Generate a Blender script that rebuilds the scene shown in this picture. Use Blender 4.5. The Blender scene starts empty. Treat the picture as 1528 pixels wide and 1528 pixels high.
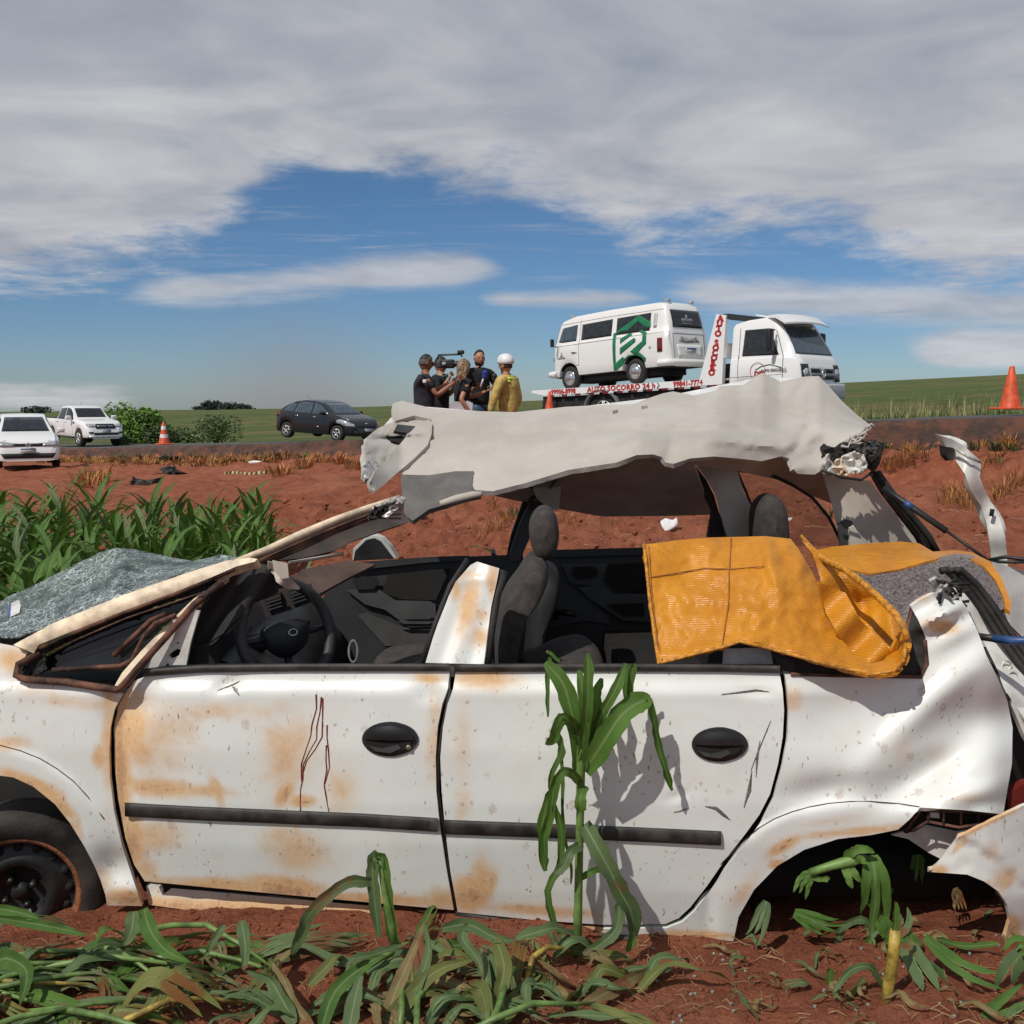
import bpy, bmesh, math, random
import numpy as np
from mathutils import Vector, Matrix, noise
from mathutils.bvhtree import BVHTree
from mathutils.geometry import delaunay_2d_cdt
R = math.radians
scene = bpy.context.scene
COL = scene.collection

# ------------------------------------------------------------------ camera
CAM_Z, PITCH, W0 = 1.6, R(6.13), 1528.0
cam_d = bpy.data.cameras.new('camera'); cam = bpy.data.objects.new('camera', cam_d); COL.objects.link(cam)
cam.location = (0, 0, CAM_Z); cam.rotation_euler = (R(90) - PITCH, 0, 0)
cam_d.sensor_width = 36; cam_d.sensor_fit = 'HORIZONTAL'; cam_d.lens = 36.0
cam_d.clip_start = 0.05; cam_d.clip_end = 4000
scene.camera = cam

# ------------------------------------------------------------------ exposure, sun, sky
scene.view_settings.view_transform = 'Standard'; scene.view_settings.look = 'None'
scene.view_settings.exposure = -0.28; scene.view_settings.gamma = 1; scene.view_settings.use_curve_mapping = False
SUN_DIR = Vector((0.47, 0.55, -0.85)).normalized()      # the way the light travels
sun_d = bpy.data.lights.new('sun', 'SUN'); sun = bpy.data.objects.new('sun', sun_d); COL.objects.link(sun)
sun_d.energy = 4.0; sun_d.angle = R(0.53); sun_d.color = (1.0, 0.955, 0.88)
sun.rotation_euler = SUN_DIR.to_track_quat('-Z', 'Y').to_euler()
world = bpy.data.worlds.new('World'); scene.world = world; world.use_nodes = True

class NT:
    """tiny helper for building node trees"""
    def __init__(s, tree): s.t = tree; s.n = tree.nodes; s.l = tree.links
    def node(s, typ, **kw):
        n = s.n.new(typ)
        for k, v in kw.items():
            if k in ('operation', 'blend_type', 'data_type', 'sky_type', 'noise_dimensions', 'feature', 'attribute_name', 'noise_type', 'distance', 'interpolation_type', 'sun_disc', 'musgrave_type', 'wave_type', 'bands_direction', 'attribute_type', 'clamp', 'use_clamp', 'normalize', 'vector_type', 'invert'):
                setattr(n, k, v)
        return n
    def val(s, sock, v):
        if isinstance(v, bpy.types.NodeSocket): s.l.new(v, sock)
        else:
            if hasattr(sock.default_value, '__len__') and isinstance(v, (tuple, list)) and len(sock.default_value) == 4 and len(v) == 3: v = (*v, 1)
            sock.default_value = v
    def math(s, op, a, b=0.0, c=None, clamp=False):
        n = s.n.new('ShaderNodeMath'); n.operation = op; n.use_clamp = clamp
        s.val(n.inputs[0], a); s.val(n.inputs[1], b)
        if c is not None: s.val(n.inputs[2], c)
        return n.outputs[0]
    def mix(s, f, a, b, blend='MIX'):
        n = s.n.new('ShaderNodeMix'); n.data_type = 'RGBA'; n.blend_type = blend; n.clamp_factor = True
        s.val(n.inputs[0], f); s.val(n.inputs[6], a); s.val(n.inputs[7], b); return n.outputs[2]
    def smooth(s, v, lo, hi):
        n = s.n.new('ShaderNodeMapRange'); n.interpolation_type = 'SMOOTHSTEP'
        s.val(n.inputs[0], v); s.val(n.inputs[1], lo); s.val(n.inputs[2], hi); return n.outputs[0]
    def noise(s, vec, scale, detail=4, rough=0.55, dist=0.0):
        n = s.n.new('ShaderNodeTexNoise')
        if vec is not None: s.l.new(vec, n.inputs['Vector'])
        n.inputs['Scale'].default_value = scale; n.inputs['Detail'].default_value = detail
        n.inputs['Roughness'].default_value = rough; n.inputs['Distortion'].default_value = dist
        return n.outputs[0]
    def voro(s, vec, scale, feature='F1', rnd=1.0):
        n = s.n.new('ShaderNodeTexVoronoi'); n.feature = feature
        if vec is not None: s.l.new(vec, n.inputs['Vector'])
        n.inputs['Scale'].default_value = scale; n.inputs['Randomness'].default_value = rnd
        return n
    def map(s, vec, loc=(0, 0, 0), rot=(0, 0, 0), scale=(1, 1, 1)):
        n = s.n.new('ShaderNodeMapping'); s.l.new(vec, n.inputs[0])
        n.inputs[1].default_value = loc; n.inputs[2].default_value = rot; n.inputs[3].default_value = scale
        return n.outputs[0]
    def ramp(s, f, stops):
        n = s.n.new('ShaderNodeValToRGB'); s.val(n.inputs[0], f); e = n.color_ramp.elements
        while len(e) < len(stops): e.new(0.5)
        for q, (p, c) in zip(e, stops): q.position = p; q.color = (*c, 1) if len(c) == 3 else c
        return n.outputs[0]

def build_sky():
    t = NT(world.node_tree); t.n.clear()
    out = t.node('ShaderNodeOutputWorld')
    sky = t.n.new('ShaderNodeTexSky'); sky.sky_type = 'NISHITA'; sky.sun_disc = False
    el = math.asin(-SUN_DIR.z); sky.sun_elevation = el
    sky.sun_rotation = math.atan2(-SUN_DIR.x, -SUN_DIR.y)
    sky.altitude = 600; sky.air_density = 1.0; sky.dust_density = .35; sky.ozone_density = 5.0
    tc = t.n.new('ShaderNodeTexCoord'); d = tc.outputs['Generated']
    sep = t.n.new('ShaderNodeSeparateXYZ'); t.l.new(d, sep.inputs[0]); x, y, z = sep.outputs
    hyp = t.math('SQRT', t.math('ADD', t.math('MULTIPLY', x, x), t.math('MULTIPLY', y, y)))
    el_ = t.math('DIVIDE', z, t.math('MAXIMUM', hyp, 0.001))
    az = t.math('ARCTAN2', x, y)
    # blue deepened a little: the photograph's clear sky is a saturated blue
    hs = t.n.new('ShaderNodeHueSaturation'); t.l.new(sky.outputs[0], hs.inputs['Color'])
    hs.inputs['Saturation'].default_value = 1.14; hs.inputs['Value'].default_value = 0.80
    # coordinates on a flat cloud deck high above, so that clouds flatten towards the horizon
    den = t.math('ADD', t.math('MAXIMUM', z, 0.0), 0.12)
    cx = t.math('DIVIDE', x, den); cy = t.math('DIVIDE', y, den)
    cv = t.n.new('ShaderNodeCombineXYZ'); t.l.new(cx, cv.inputs[0]); t.l.new(cy, cv.inputs[1]); cv = cv.outputs[0]
    # lower edge of the cloud deck against azimuth
    fc = t.n.new('ShaderNodeFloatCurve')
    c = fc.mapping.curves[0]
    pts = [(-3.2, .17), (-1.2, .13), (-.464, .105), (-.40, .112), (-.353, .122), (-.29, .142), (-.255, .168), (-.225, .200), (-.171, .214), (-.10, .212), (-.042, .206), (.02, .196), (.056, .182), (.09, .163), (.125, .152),
           (.17, .158), (.24, .157), (.30, .152), (.36, .120), (.464, .105), (.8, .12), (3.2, .17)]
    for i, (a, b) in enumerate(pts):
        u = (a + 3.2) / 6.4; v = b / .4
        if i == 0: c.points[0].location = (u, v)
        elif i == len(pts) - 1: c.points[-1].location = (u, v)
        else: c.points.new(u, v)
    fc.mapping.update()
    t.val(fc.inputs['Value'], t.math('DIVIDE', t.math('ADD', az, 3.2), 6.4))
    bound = t.math('MULTIPLY', fc.outputs[0], .4)
    big = t.noise(t.map(cv, scale=(1, 1, 1)), 1.5, 7, .62, .4)
    fine = t.noise(t.map(cv, (3, 1, 0)), 5.0, 8, .66, .3)
    edge = t.math('ADD', t.math('SUBTRACT', el_, bound), t.math('ADD', t.math('MULTIPLY', t.math('SUBTRACT', big, .5), .13), t.math('MULTIPLY', t.math('SUBTRACT', fine, .5), .075)))
    m1 = t.smooth(edge, -.016, .034)
    # streaks low over the horizon
    azn = t.n.new('ShaderNodeCombineXYZ'); t.l.new(az, azn.inputs[0]); t.l.new(t.math('MULTIPLY', el_, 6.0), azn.inputs[1])
    st = t.noise(t.map(azn.outputs[0], (2.1, .0, 0)), 4.2, 7, .62, .5)
    def band(c0, w, a0, a1, soft=.10):
        g = t.math('SUBTRACT', 1.0, t.math('DIVIDE', t.math('ABSOLUTE', t.math('SUBTRACT', el_, c0)), w), clamp=True)
        g = t.math('MULTIPLY', g, t.smooth(az, a0 - soft, a0)); g = t.math('MULTIPLY', g, t.math('SUBTRACT', 1.0, t.smooth(az, a1, a1 + soft)))
        return g
    # the left streak climbs to the right, the middle one is faint and level, the right ones broaden outwards
    s1 = band(t.math('ADD', .112, t.math('MULTIPLY', t.math('ADD', az, .2), .10)), .030, -.30, -.06, .08)
    s2 = band(.098, .016, .0, .10, .06)
    s3 = band(t.math('ADD', .100, t.math('MULTIPLY', t.math('SUBTRACT', az, .2), -.06)), .032, .20, .60, .10)
    s4 = band(.046, .026, .42, 1.6, .08)
    s5 = band(.004, .022, -1.6, -.40, .10)
    ss = t.math('MAXIMUM', t.math('MAXIMUM', t.math('MULTIPLY', s1, 1.05), t.math('MULTIPLY', s2, 1.0)), t.math('MAXIMUM', t.math('MULTIPLY', s3, 1.25), t.math('MAXIMUM', t.math('MULTIPLY', s4, 1.7), s5)))
    m2 = t.math('MULTIPLY', t.smooth(t.math('ADD', t.math('MULTIPLY', ss, .62), t.math('SUBTRACT', st, .5)), .18, .62), .80)
    wisp = t.noise(t.map(cv, (7, 2, 0), (0, 0, .4), (.5, 2.4, 1)), 2.6, 8, .7, .6)
    m3 = t.math('MULTIPLY', t.smooth(wisp, .50, .78), t.math('MULTIPLY', t.smooth(el_, .09, .14), .55))
    mask = t.math('MAXIMUM', t.math('MAXIMUM', m1, m2), m3)
    # cloud tone: grey underside overhead, paler towards its rim, mottled
    tone = t.noise(t.map(cv, (11, 4, 0)), 1.5, 6, .52, .9)
    tone2 = t.noise(t.map(cv, (1, 9, 0)), 4.0, 5, .5, .2)
    tn = t.math('ADD', t.math('MULTIPLY', tone, .75), t.math('MULTIPLY', tone2, .30))
    tn = t.math('ADD', tn, t.math('MULTIPLY', t.math('SUBTRACT', .26, el_), .55))
    cc = t.ramp(tn, [(.34, (.37, .41, .49)), (.48, (.48, .505, .565)), (.60, (.61, .62, .66)), (.78, (.76, .765, .79))])
    hz = t.mix(t.smooth(el_, .30, .0), (1, 1, 1), (.74, .86, 1.04)); skyc = t.mix(1.0, hs.outputs[0], hz, 'MULTIPLY')
    bgs = t.n.new('ShaderNodeBackground'); t.l.new(skyc, bgs.inputs[0]); bgs.inputs[1].default_value = 0.105
    # brownish dust hanging over the field
    dz = t.math('MULTIPLY', t.smooth(el_, .125, -.01), t.math('POWER', 2.718, t.math('MULTIPLY', -1.0, t.math('POWER', t.math('DIVIDE', t.math('ADD', az, .205), .085), 2.0))))
    dz = t.math('MULTIPLY', dz, .5)
    bgd = t.n.new('ShaderNodeBackground'); bgd.inputs[0].default_value = (.32, .27, .30, 1)
    bgc = t.n.new('ShaderNodeBackground'); t.l.new(cc, bgc.inputs[0]); bgc.inputs[1].default_value = 1.0
    mx = t.n.new('ShaderNodeMixShader'); t.l.new(mask, mx.inputs[0]); t.l.new(bgs.outputs[0], mx.inputs[1]); t.l.new(bgc.outputs[0], mx.inputs[2])
    mx2 = t.n.new('ShaderNodeMixShader'); t.l.new(dz, mx2.inputs[0]); t.l.new(mx.outputs[0], mx2.inputs[1]); t.l.new(bgd.outputs[0], mx2.inputs[2])
    t.l.new(mx2.outputs[0], out.inputs[0])
build_sky()

# ------------------------------------------------------------------ geometry helpers
CP, SP = math.cos(PITCH), math.sin(PITCH)
def U(px, py, Y):
    """the point at forward distance Y that the photograph shows at pixel (px, py)"""
    a = (px - 764.0) / W0; b = (764.0 - py) / W0
    dx, dy, dz = a, CP + b * SP, -SP + b * CP
    k = Y / dy
    return Vector((dx * k, Y, CAM_Z + dz * k))
def lerp(a, b, t): return a + (b - a) * t
def sstep(a, b, x):
    t = min(1, max(0, (x - a) / (b - a))); return t * t * (3 - 2 * t)
def interp(x, pts):
    if x <= pts[0][0]: return pts[0][1]
    for (a, u), (b, v) in zip(pts, pts[1:]):
        if x <= b: return u + (v - u) * (x - a) / (b - a)
    return pts[-1][1]
def nz(x, y=0, z=0): return noise.noise(Vector((x, y, z)))
def fbm(x, y=0, z=0, o=4): return noise.fractal(Vector((x, y, z)), 1.0, 2.0, o)

def tag(o, label=None, cat=None, group=None, kind=None):
    if label: o['label'] = label
    if cat: o['category'] = cat
    if group: o['group'] = group
    if kind: o['kind'] = kind
    return o
def thing(name, loc, label, cat, group=None, rot=(0, 0, 0)):
    o = bpy.data.objects.new(name, None); o.empty_display_size = .2; COL.objects.link(o)
    o.location = loc; o.rotation_euler = rot
    return tag(o, label, cat, group)
def mx_of(p):
    if p is None: return Matrix.Identity(4)
    m = Matrix.Translation(p.location) @ p.rotation_euler.to_matrix().to_4x4() if p.type == 'EMPTY' else Matrix.Translation(p.location)
    return mx_of(p.parent) @ m
def obj(name, verts, faces, mat, parent=None, smooth=True, world=False, mats=None, mi=None, attrs=None, origin=None):
    """one mesh object; world=True: verts are given in scene space although the object has a parent"""
    if world and parent is not None:
        m = mx_of(parent).inverted(); verts = [m @ Vector(v) for v in verts]
    loc = None
    if parent is None and len(verts):
        if origin is None:
            a = np.array([tuple(v) for v in verts]); origin = ((a[:, 0].min() + a[:, 0].max()) / 2, (a[:, 1].min() + a[:, 1].max()) / 2, a[:, 2].min())
        o_ = Vector(origin); verts = [Vector(v) - o_ for v in verts]; loc = o_
    me = bpy.data.meshes.new(name); me.from_pydata([tuple(v) for v in verts], [], faces)
    for m in (mats or [mat]): me.materials.append(m)
    if mi is not None: me.polygons.foreach_set('material_index', mi)
    if smooth is True: me.polygons.foreach_set('use_smooth', [True] * len(me.polygons))
    if attrs:
        for k, v in attrs.items():
            a = me.attributes.new(k, 'FLOAT', 'POINT'); a.data.foreach_set('value', v)
    me.update()
    o = bpy.data.objects.new(name, me); COL.objects.link(o)
    if parent is not None: o.parent = parent
    if loc is not None: o.location = loc
    return o
def copy_tree(o, parent=None):
    c = o.copy(); COL.objects.link(c); c.parent = parent
    for ch in list(o.children): copy_tree(ch, c)
    return c

class MB:
    def __init__(s): s.v = []; s.f = []; s.m = []; s.mi = 0
    def add(s, vs, fs):
        n = len(s.v); s.v += [Vector(v) for v in vs]; s.f += [tuple(i + n for i in f) for f in fs]; s.m += [s.mi] * len(fs); return s
    def box(s, c, d, rot=None, bevel=0.0):
        x, y, z = d[0] / 2, d[1] / 2, d[2] / 2; M = rot if rot is not None else Matrix.Identity(3)
        if bevel <= 0:
            vs = [Vector(c) + M @ Vector((i * x, j * y, k * z)) for i in (-1, 1) for j in (-1, 1) for k in (-1, 1)]
            return s.add(vs, [(0, 1, 3, 2), (4, 6, 7, 5), (0, 4, 5, 1), (2, 3, 7, 6), (0, 2, 6, 4), (1, 5, 7, 3)])
        bm = bmesh.new(); bmesh.ops.create_cube(bm, size=1)
        for v in bm.verts: v.co = Vector((v.co.x * d[0], v.co.y * d[1], v.co.z * d[2]))
        bmesh.ops.bevel(bm, geom=bm.edges[:], offset=min(bevel, min(d) * .45), segments=2, affect='EDGES', profile=.6)
        bm.verts.index_update()
        s.add([Vector(c) + M @ v.co for v in bm.verts], [[v.index for v in f.verts] for f in bm.faces]); bm.free(); return s
    def tube(s, pts, r, seg=8, caps=True, flat=1.0, up=None):
        pts = [Vector(p) for p in pts]; n = len(pts); rr = r if hasattr(r, '__len__') else [r] * n
        vs, fs = [], []; prev = None
        for i, p in enumerate(pts):
            t = (pts[min(i + 1, n - 1)] - pts[max(i - 1, 0)]); t = t.normalized() if t.length > 1e-9 else Vector((0, 0, 1))
            a = up if up is not None else (prev if prev is not None else (Vector((0, 0, 1)) if abs(t.z) < .9 else Vector((1, 0, 0))))
            u = (a - t * a.dot(t)); u = u.normalized() if u.length > 1e-6 else Vector((1, 0, 0)); w = t.cross(u); prev = u
            for k in range(seg):
                th = 2 * math.pi * k / seg
                vs.append(p + (u * math.cos(th) * flat + w * math.sin(th)) * rr[i])
        for i in range(n - 1):
            for k in range(seg):
                a, b = i * seg + k, i * seg + (k + 1) % seg
                fs.append((a, b, b + seg, a + seg))
        if caps: fs.append(tuple(range(seg))[::-1]); fs.append(tuple(range((n - 1) * seg, n * seg)))
        return s.add(vs, fs)
    def lathe(s, prof, c, axis='z', seg=24, M=None):
        """prof: (radius, height) pairs round an axis through c"""
        vs, fs = [], []
        for r_, h in prof:
            for k in range(seg):
                a = 2 * math.pi * k / seg; p = (r_ * math.cos(a), r_ * math.sin(a), h)
                if axis == 'y': p = (p[0], p[2], p[1])
                elif axis == 'x': p = (p[2], p[0], p[1])
                p = Vector(p); vs.append(Vector(c) + (M @ p if M is not None else p))
        for i in range(len(prof) - 1):
            for k in range(seg):
                a, b = i * seg + k, i * seg + (k + 1) % seg
                fs.append((a, b, b + seg, a + seg))
        return s.add(vs, fs)
    def build(s, name, mat, parent=None, **kw):
        mats = kw.pop('mats', None)
        return obj(name, s.v, s.f, mat, parent, mats=mats, mi=s.m if mats else None, **kw)

def crom(pts, n=6, closed=False):
    """Catmull-Rom through pts"""
    P = [Vector(p) for p in pts]; out = []; N = len(P)
    for i in range(N if closed else N - 1):
        p0, p1, p2, p3 = (P[(i - 1) % N], P[i], P[(i + 1) % N], P[(i + 2) % N]) if closed else (P[max(i - 1, 0)], P[i], P[i + 1], P[min(i + 2, N - 1)])
        for k in range(n):
            t = k / n
            out.append(.5 * ((2 * p1) + (p2 - p0) * t + (2 * p0 - 5 * p1 + 4 * p2 - p3) * t * t + (3 * p1 - p0 - 3 * p2 + p3) * t ** 3))
    if not closed: out.append(P[-1].copy())
    return out
def resample(poly, step):
    out = []; n = len(poly)
    for i in range(n):
        a, b = Vector(poly[i]), Vector(poly[(i + 1) % n]); k = max(1, int(math.ceil((b - a).length / step)))
        for j in range(k): out.append(a.lerp(b, j / k))
    return out
def inside_mask(P, poly):
    x, y = P[:, 0], P[:, 1]; r = np.zeros(len(P), bool); n = len(poly); j = n - 1
    for i in range(n):
        xi, yi = poly[i][0], poly[i][1]; xj, yj = poly[j][0], poly[j][1]
        if yi != yj: r ^= ((yi > y) != (yj > y)) & (x < (xj - xi) * (y - yi) / (yj - yi) + xi)
        j = i
    return r
def fill2d(outline, step, holes=(), curve=False, grid=True):
    if curve: outline = crom([Vector((p[0], p[1])) .to_3d() for p in outline], 5, True); outline = [Vector((p.x, p.y)) for p in outline]
    ol = resample([Vector((p[0], p[1])) for p in outline], step); loops = [ol] + [resample([Vector((p[0], p[1])) for p in h], step) for h in holes]
    a = np.array([tuple(p) for p in ol]); x0, y0 = a.min(0); x1, y1 = a.max(0)
    pts = []; edges = []
    for lp in loops:
        n = len(pts); pts += lp; edges += [(n + i, n + (i + 1) % len(lp)) for i in range(len(lp))]
    if grid:
        gx = np.arange(x0, x1, step); gy = np.arange(y0, y1, step * .87)
        g = np.array([(x + (step / 2 if j % 2 else 0), y) for j, y in enumerate(gy) for x in gx])
        if len(g):
            m = inside_mask(g, [tuple(p) for p in ol])
            for h in holes: m &= ~inside_mask(g, h)
            g = g[m]
            allb = np.array([tuple(p) for p in pts])
            if len(g):
                keep = np.ones(len(g), bool)
                for k in range(0, len(g), 2000):
                    d = ((g[k:k + 2000, None, :] - allb[None]) ** 2).sum(2).min(1); keep[k:k + 2000] = d > (step * .55) ** 2
                pts += [Vector(p) for p in g[keep]]
    v, e, f, *_ = delaunay_2d_cdt(pts, edges, [], 1, 1e-6)
    c = np.array([((v[t[0]] + v[t[1]] + v[t[2]]) / 3)[:] for t in f]) if f else np.zeros((0, 2))
    if len(c):
        m = inside_mask(c, [tuple(p) for p in ol])
        for h in holes: m &= ~inside_mask(c, h)
        f = [t for t, k in zip(f, m) if k]
    return v, f
def panel(name, outline, depth, mat, parent, step=10, thick=.004, holes=(), curve=False, dirt=None, off=(0, 0, 0), smooth=True, grid=True):
    """a sheet whose outline is read off the photograph and that stands in the scene at depth(px, py), with a real thickness behind it"""
    D = depth if callable(depth) else (lambda a, b, _d=depth: _d)
    v, f = fill2d(outline, step, holes, curve, grid)
    vs = [U(p.x, p.y, D(p.x, p.y)) for p in v]
    fs = []
    for t in f:
        a, b, c = (vs[i] for i in t)
        n = (b - a).cross(c - a)
        fs.append(tuple(t) if n.dot(a - Vector((0, 0, CAM_Z))) < 0 else tuple(t)[::-1])
    at = {'dirt': [dirt(p.x, p.y) for p in v]} if dirt else None
    o = obj(name, vs, fs, mat, parent, world=True, smooth=smooth, attrs=at)
    if thick:
        md = o.modifiers.new('thickness', 'SOLIDIFY'); md.thickness = thick; md.offset = -1
        es = o.modifiers.new('edges', 'EDGE_SPLIT'); es.split_angle = R(50)
    return o
def rods(pts): return [U(*p) for p in pts]

# ------------------------------------------------------------------ materials
def new_mat(name):
    m = bpy.data.materials.new(name); m.use_nodes = True; t = NT(m.node_tree); t.n.clear()
    out = t.n.new('ShaderNodeOutputMaterial'); b = t.n.new('ShaderNodeBsdfPrincipled'); t.l.new(b.outputs[0], out.inputs[0])
    return m, t, b
def coords(t, kind='Object'):
    return t.n.new('ShaderNodeTexCoord').outputs[kind]
def bump(t, b, h, strength=.3, dist=.01):
    n = t.n.new('ShaderNodeBump'); n.inputs['Strength'].default_value = strength; n.inputs['Distance'].default_value = dist
    t.l.new(h, n.inputs['Height']); t.l.new(n.outputs[0], b.inputs['Normal']); return n
def mat(name, col, rough=.5, metal=0.0, var=.12, scale=8, bmp=0.0, bscale=60, dist=.003, spec=None, coat=0, trans=0, alpha=1, sheen=0, emit=None):
    """colour with some uneven wear, plus fine relief"""
    m, t, b = new_mat(name); co = coords(t)
    n = t.noise(co, scale, 5, .6)
    dark = tuple(c * (1 - var * 1.6) for c in col); lite = tuple(min(1, c * (1 + var)) for c in col)
    t.val(b.inputs['Base Color'], t.mix(t.smooth(n, .3, .7), dark, lite))
    t.val(b.inputs['Roughness'], t.math('ADD', rough - .06, t.math('MULTIPLY', n, .12)))
    b.inputs['Metallic'].default_value = metal
    if spec is not None: b.inputs['Specular IOR Level'].default_value = spec
    b.inputs['Coat Weight'].default_value = coat; b.inputs['Transmission Weight'].default_value = trans; b.inputs['Alpha'].default_value = alpha
    if sheen: b.inputs['Sheen Weight'].default_value = sheen
    if bmp: bump(t, b, t.noise(co, bscale, 4, .6), bmp, dist)
    return m
M = {}
def paint_wreck():
    m, t, b = new_mat('wreck_white_paint'); co = coords(t)
    at = t.n.new('ShaderNodeAttribute'); at.attribute_name = 'dirt'; d = at.outputs['Fac']
    n1 = t.noise(co, 9, 6, .68, .5); n2 = t.noise(co, 40, 5, .65); ns = t.noise(t.map(co, scale=(60, 60, 9)), 1, 4, .6)
    base = t.mix(t.smooth(t.noise(co, 1.6, 4), .35, .7), (.70, .72, .69), (.755, .77, .74))
    # thin veil of red dust, stronger low down where the attribute says so
    veil = t.math('MULTIPLY', t.smooth(n1, .45, .80), .14)
    c = t.mix(veil, base, (.62, .40, .24))
    mud = t.smooth(t.math('ADD', d, t.math('MULTIPLY', t.math('SUBTRACT', n1, .5), 1.0)), .16, .78)
    c = t.mix(t.math('MULTIPLY', mud, .88), c, t.mix(t.smooth(n2, .35, .65), (.56, .235, .045), (.64, .38, .15)))
    mud2 = t.smooth(t.math('ADD', t.math('MULTIPLY', d, .9), t.math('ADD', t.math('MULTIPLY', t.math('SUBTRACT', n2, .5), .9), t.math('MULTIPLY', t.math('SUBTRACT', ns, .5), .7))), .70, 1.08)
    c = t.mix(t.math('MULTIPLY', mud2, .85), c, (.27, .085, .025))
    c = t.mix(t.math('MULTIPLY', t.smooth(t.math('ADD', d, t.math('MULTIPLY', t.math('SUBTRACT', t.noise(co, 2.6, 4, .6), .5), .5)), .02, .55), .42), c, (.70, .50, .30))
    # mud splashes: broken rings and flecks
    wob = t.n.new('ShaderNodeVectorMath'); wob.operation = 'ADD'; t.l.new(co, wob.inputs[0])
    nv = t.n.new('ShaderNodeTexNoise'); t.l.new(co, nv.inputs['Vector']); nv.inputs['Scale'].default_value = 70
    sc = t.n.new('ShaderNodeVectorMath'); sc.operation = 'SCALE'; t.l.new(nv.outputs['Color'], sc.inputs[0]); sc.inputs['Scale'].default_value = .016
    t.l.new(sc.outputs[0], wob.inputs[1]); wv = wob.outputs[0]
    fine = t.noise(co, 260, 3, .7)
    for scale, thr, colr, amt in ((13, .19, (.33, .19, .12), .60), (34, .20, (.26, .12, .06), .75)):
        v = t.voro(t.map(wv, (scale, 0, 0), scale=(1, 1, .8)), scale)
        sel = t.smooth(t.noise(v.outputs['Position'], 5.3, 1), .43, .56)
        rad = t.math('MULTIPLY', sel, thr)
        blob = t.math('SUBTRACT', 1.0, t.smooth(v.outputs['Distance'], t.math('MULTIPLY', rad, .75), t.math('ADD', rad, .03)))
        blob = t.math('MULTIPLY', blob, t.math('MULTIPLY', sel, t.smooth(fine, .40, .62)))
        c = t.mix(t.math('MULTIPLY', blob, amt), c, colr)
    fl = t.noise(t.map(co, (3, 1, 0), (0, .25, 0), (120, 120, 34)), 1, 2, .5)
    patchy = t.smooth(t.noise(co, 4.5, 3), .42, .62)
    flk = t.math('MULTIPLY', t.smooth(fl, .672, .72), t.math('MULTIPLY', patchy, .85))
    c = t.mix(flk, c, (.20, .125, .085))
    t.val(b.inputs['Base Color'], c)
    t.val(b.inputs['Roughness'], t.math('ADD', .36, t.math('MULTIPLY', t.math('MAXIMUM', mud, veil), .45)))
    b.inputs['Coat Weight'].default_value = .15; b.inputs['Coat Roughness'].default_value = .18
    bump(t, b, t.math('ADD', t.math('MULTIPLY', mud2, .6), t.math('MULTIPLY', t.noise(co, 3.5, 2), .5)), .4, .005)
    return m
M['paint'] = paint_wreck()
M['cream_paint'] = mat('dust_stained_cream_paint', (.74, .60, .43), .5, var=.22, scale=16, bmp=.3, bscale=90, dist=.004)
M['black_plastic'] = mat('black_plastic', (.018, .018, .019), .42, var=.3, bmp=.15, bscale=350, dist=.001)
M['trim_black'] = mat('dusty_black_trim', (.036, .030, .027), .6, var=.5, scale=14, bmp=.2, bscale=180, dist=.001)
M['rubber'] = mat('rubber', (.02, .018, .017), .7, var=.4, scale=20, bmp=.3, bscale=120)
M['rust_rubber'] = mat('muddy_rubber', (.115, .05, .03), .8, var=.6, scale=12, bmp=.5, bscale=70, dist=.006)
M['inner_black'] = mat('interior_black_plastic', (.016, .016, .017), .55, var=.2, bmp=.3, bscale=500, dist=.0008)
M['inner_grey'] = mat('interior_grey_plastic', (.043, .043, .044), .6, var=.15, bmp=.3, bscale=500, dist=.0008)
M['seat'] = mat('seat_fabric', (.050, .042, .039), .95, var=.25, scale=25, bmp=.5, bscale=700, dist=.001)
M['cavity'] = mat('dark_underbody', (.008, .007, .006), .9, var=.3)
M['liner_trim'] = mat('beige_grey_trim', (.47, .42, .36), .75, var=.12, scale=5, bmp=.2, bscale=300, dist=.001)
M['steel'] = mat('torn_steel', (.62, .60, .57), .35, .3, var=.25, scale=30, bmp=.5, bscale=60, dist=.01)
M['white_plain'] = mat('white_inner_paint', (.66, .65, .61), .38, var=.14, scale=14)
M['cable'] = mat('black_cable', (.012, .012, .014), .5)
M['blue_tape'] = mat('blue_tape', (.03, .09, .26), .45, var=.3)
# ------------------------------------------------------------------ terrain
ROAD = [(60, -30, 4.6), (26, 0, 2.75), (14, 12.0, 1.80), (8.5, 17, 1.36), (6.18, 19.0, 1.235), (0, 25.4, .86), (-8.1, 34, .22), (-17.7, 44, -.36), (-40, 64, -1.3), (-150, 160, -4.0), (-600, 560, -14)]
RP = np.array(ROAD, float)
def road_dist(x, y):
    """signed distance from the near edge of the road (positive on our side) and the road's height there"""
    x = np.asarray(x, float); y = np.asarray(y, float); best = np.full(x.shape, 1e9); sgn = np.ones(x.shape); zr = np.zeros(x.shape); par = np.zeros(x.shape)
    for i in range(len(RP) - 1):
        a, b = RP[i], RP[i + 1]; d = b[:2] - a[:2]; L = np.hypot(*d)
        t = np.clip(((x - a[0]) * d[0] + (y - a[1]) * d[1]) / L ** 2, 0, 1)
        qx, qy = a[0] + d[0] * t, a[1] + d[1] * t; ds = np.hypot(x - qx, y - qy)
        s = d[0] * (y - a[1]) - d[1] * (x - a[0])
        m = ds < best
        best = np.where(m, ds, best); sgn = np.where(m, np.where(s > 0, 1, -1), sgn); zr = np.where(m, a[2] + (b[2] - a[2]) * t, zr)
    return best * sgn, zr
def sm(a, b, x):
    t = np.clip((x - a) / (b - a), 0, 1); return t * t * (3 - 2 * t)
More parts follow.
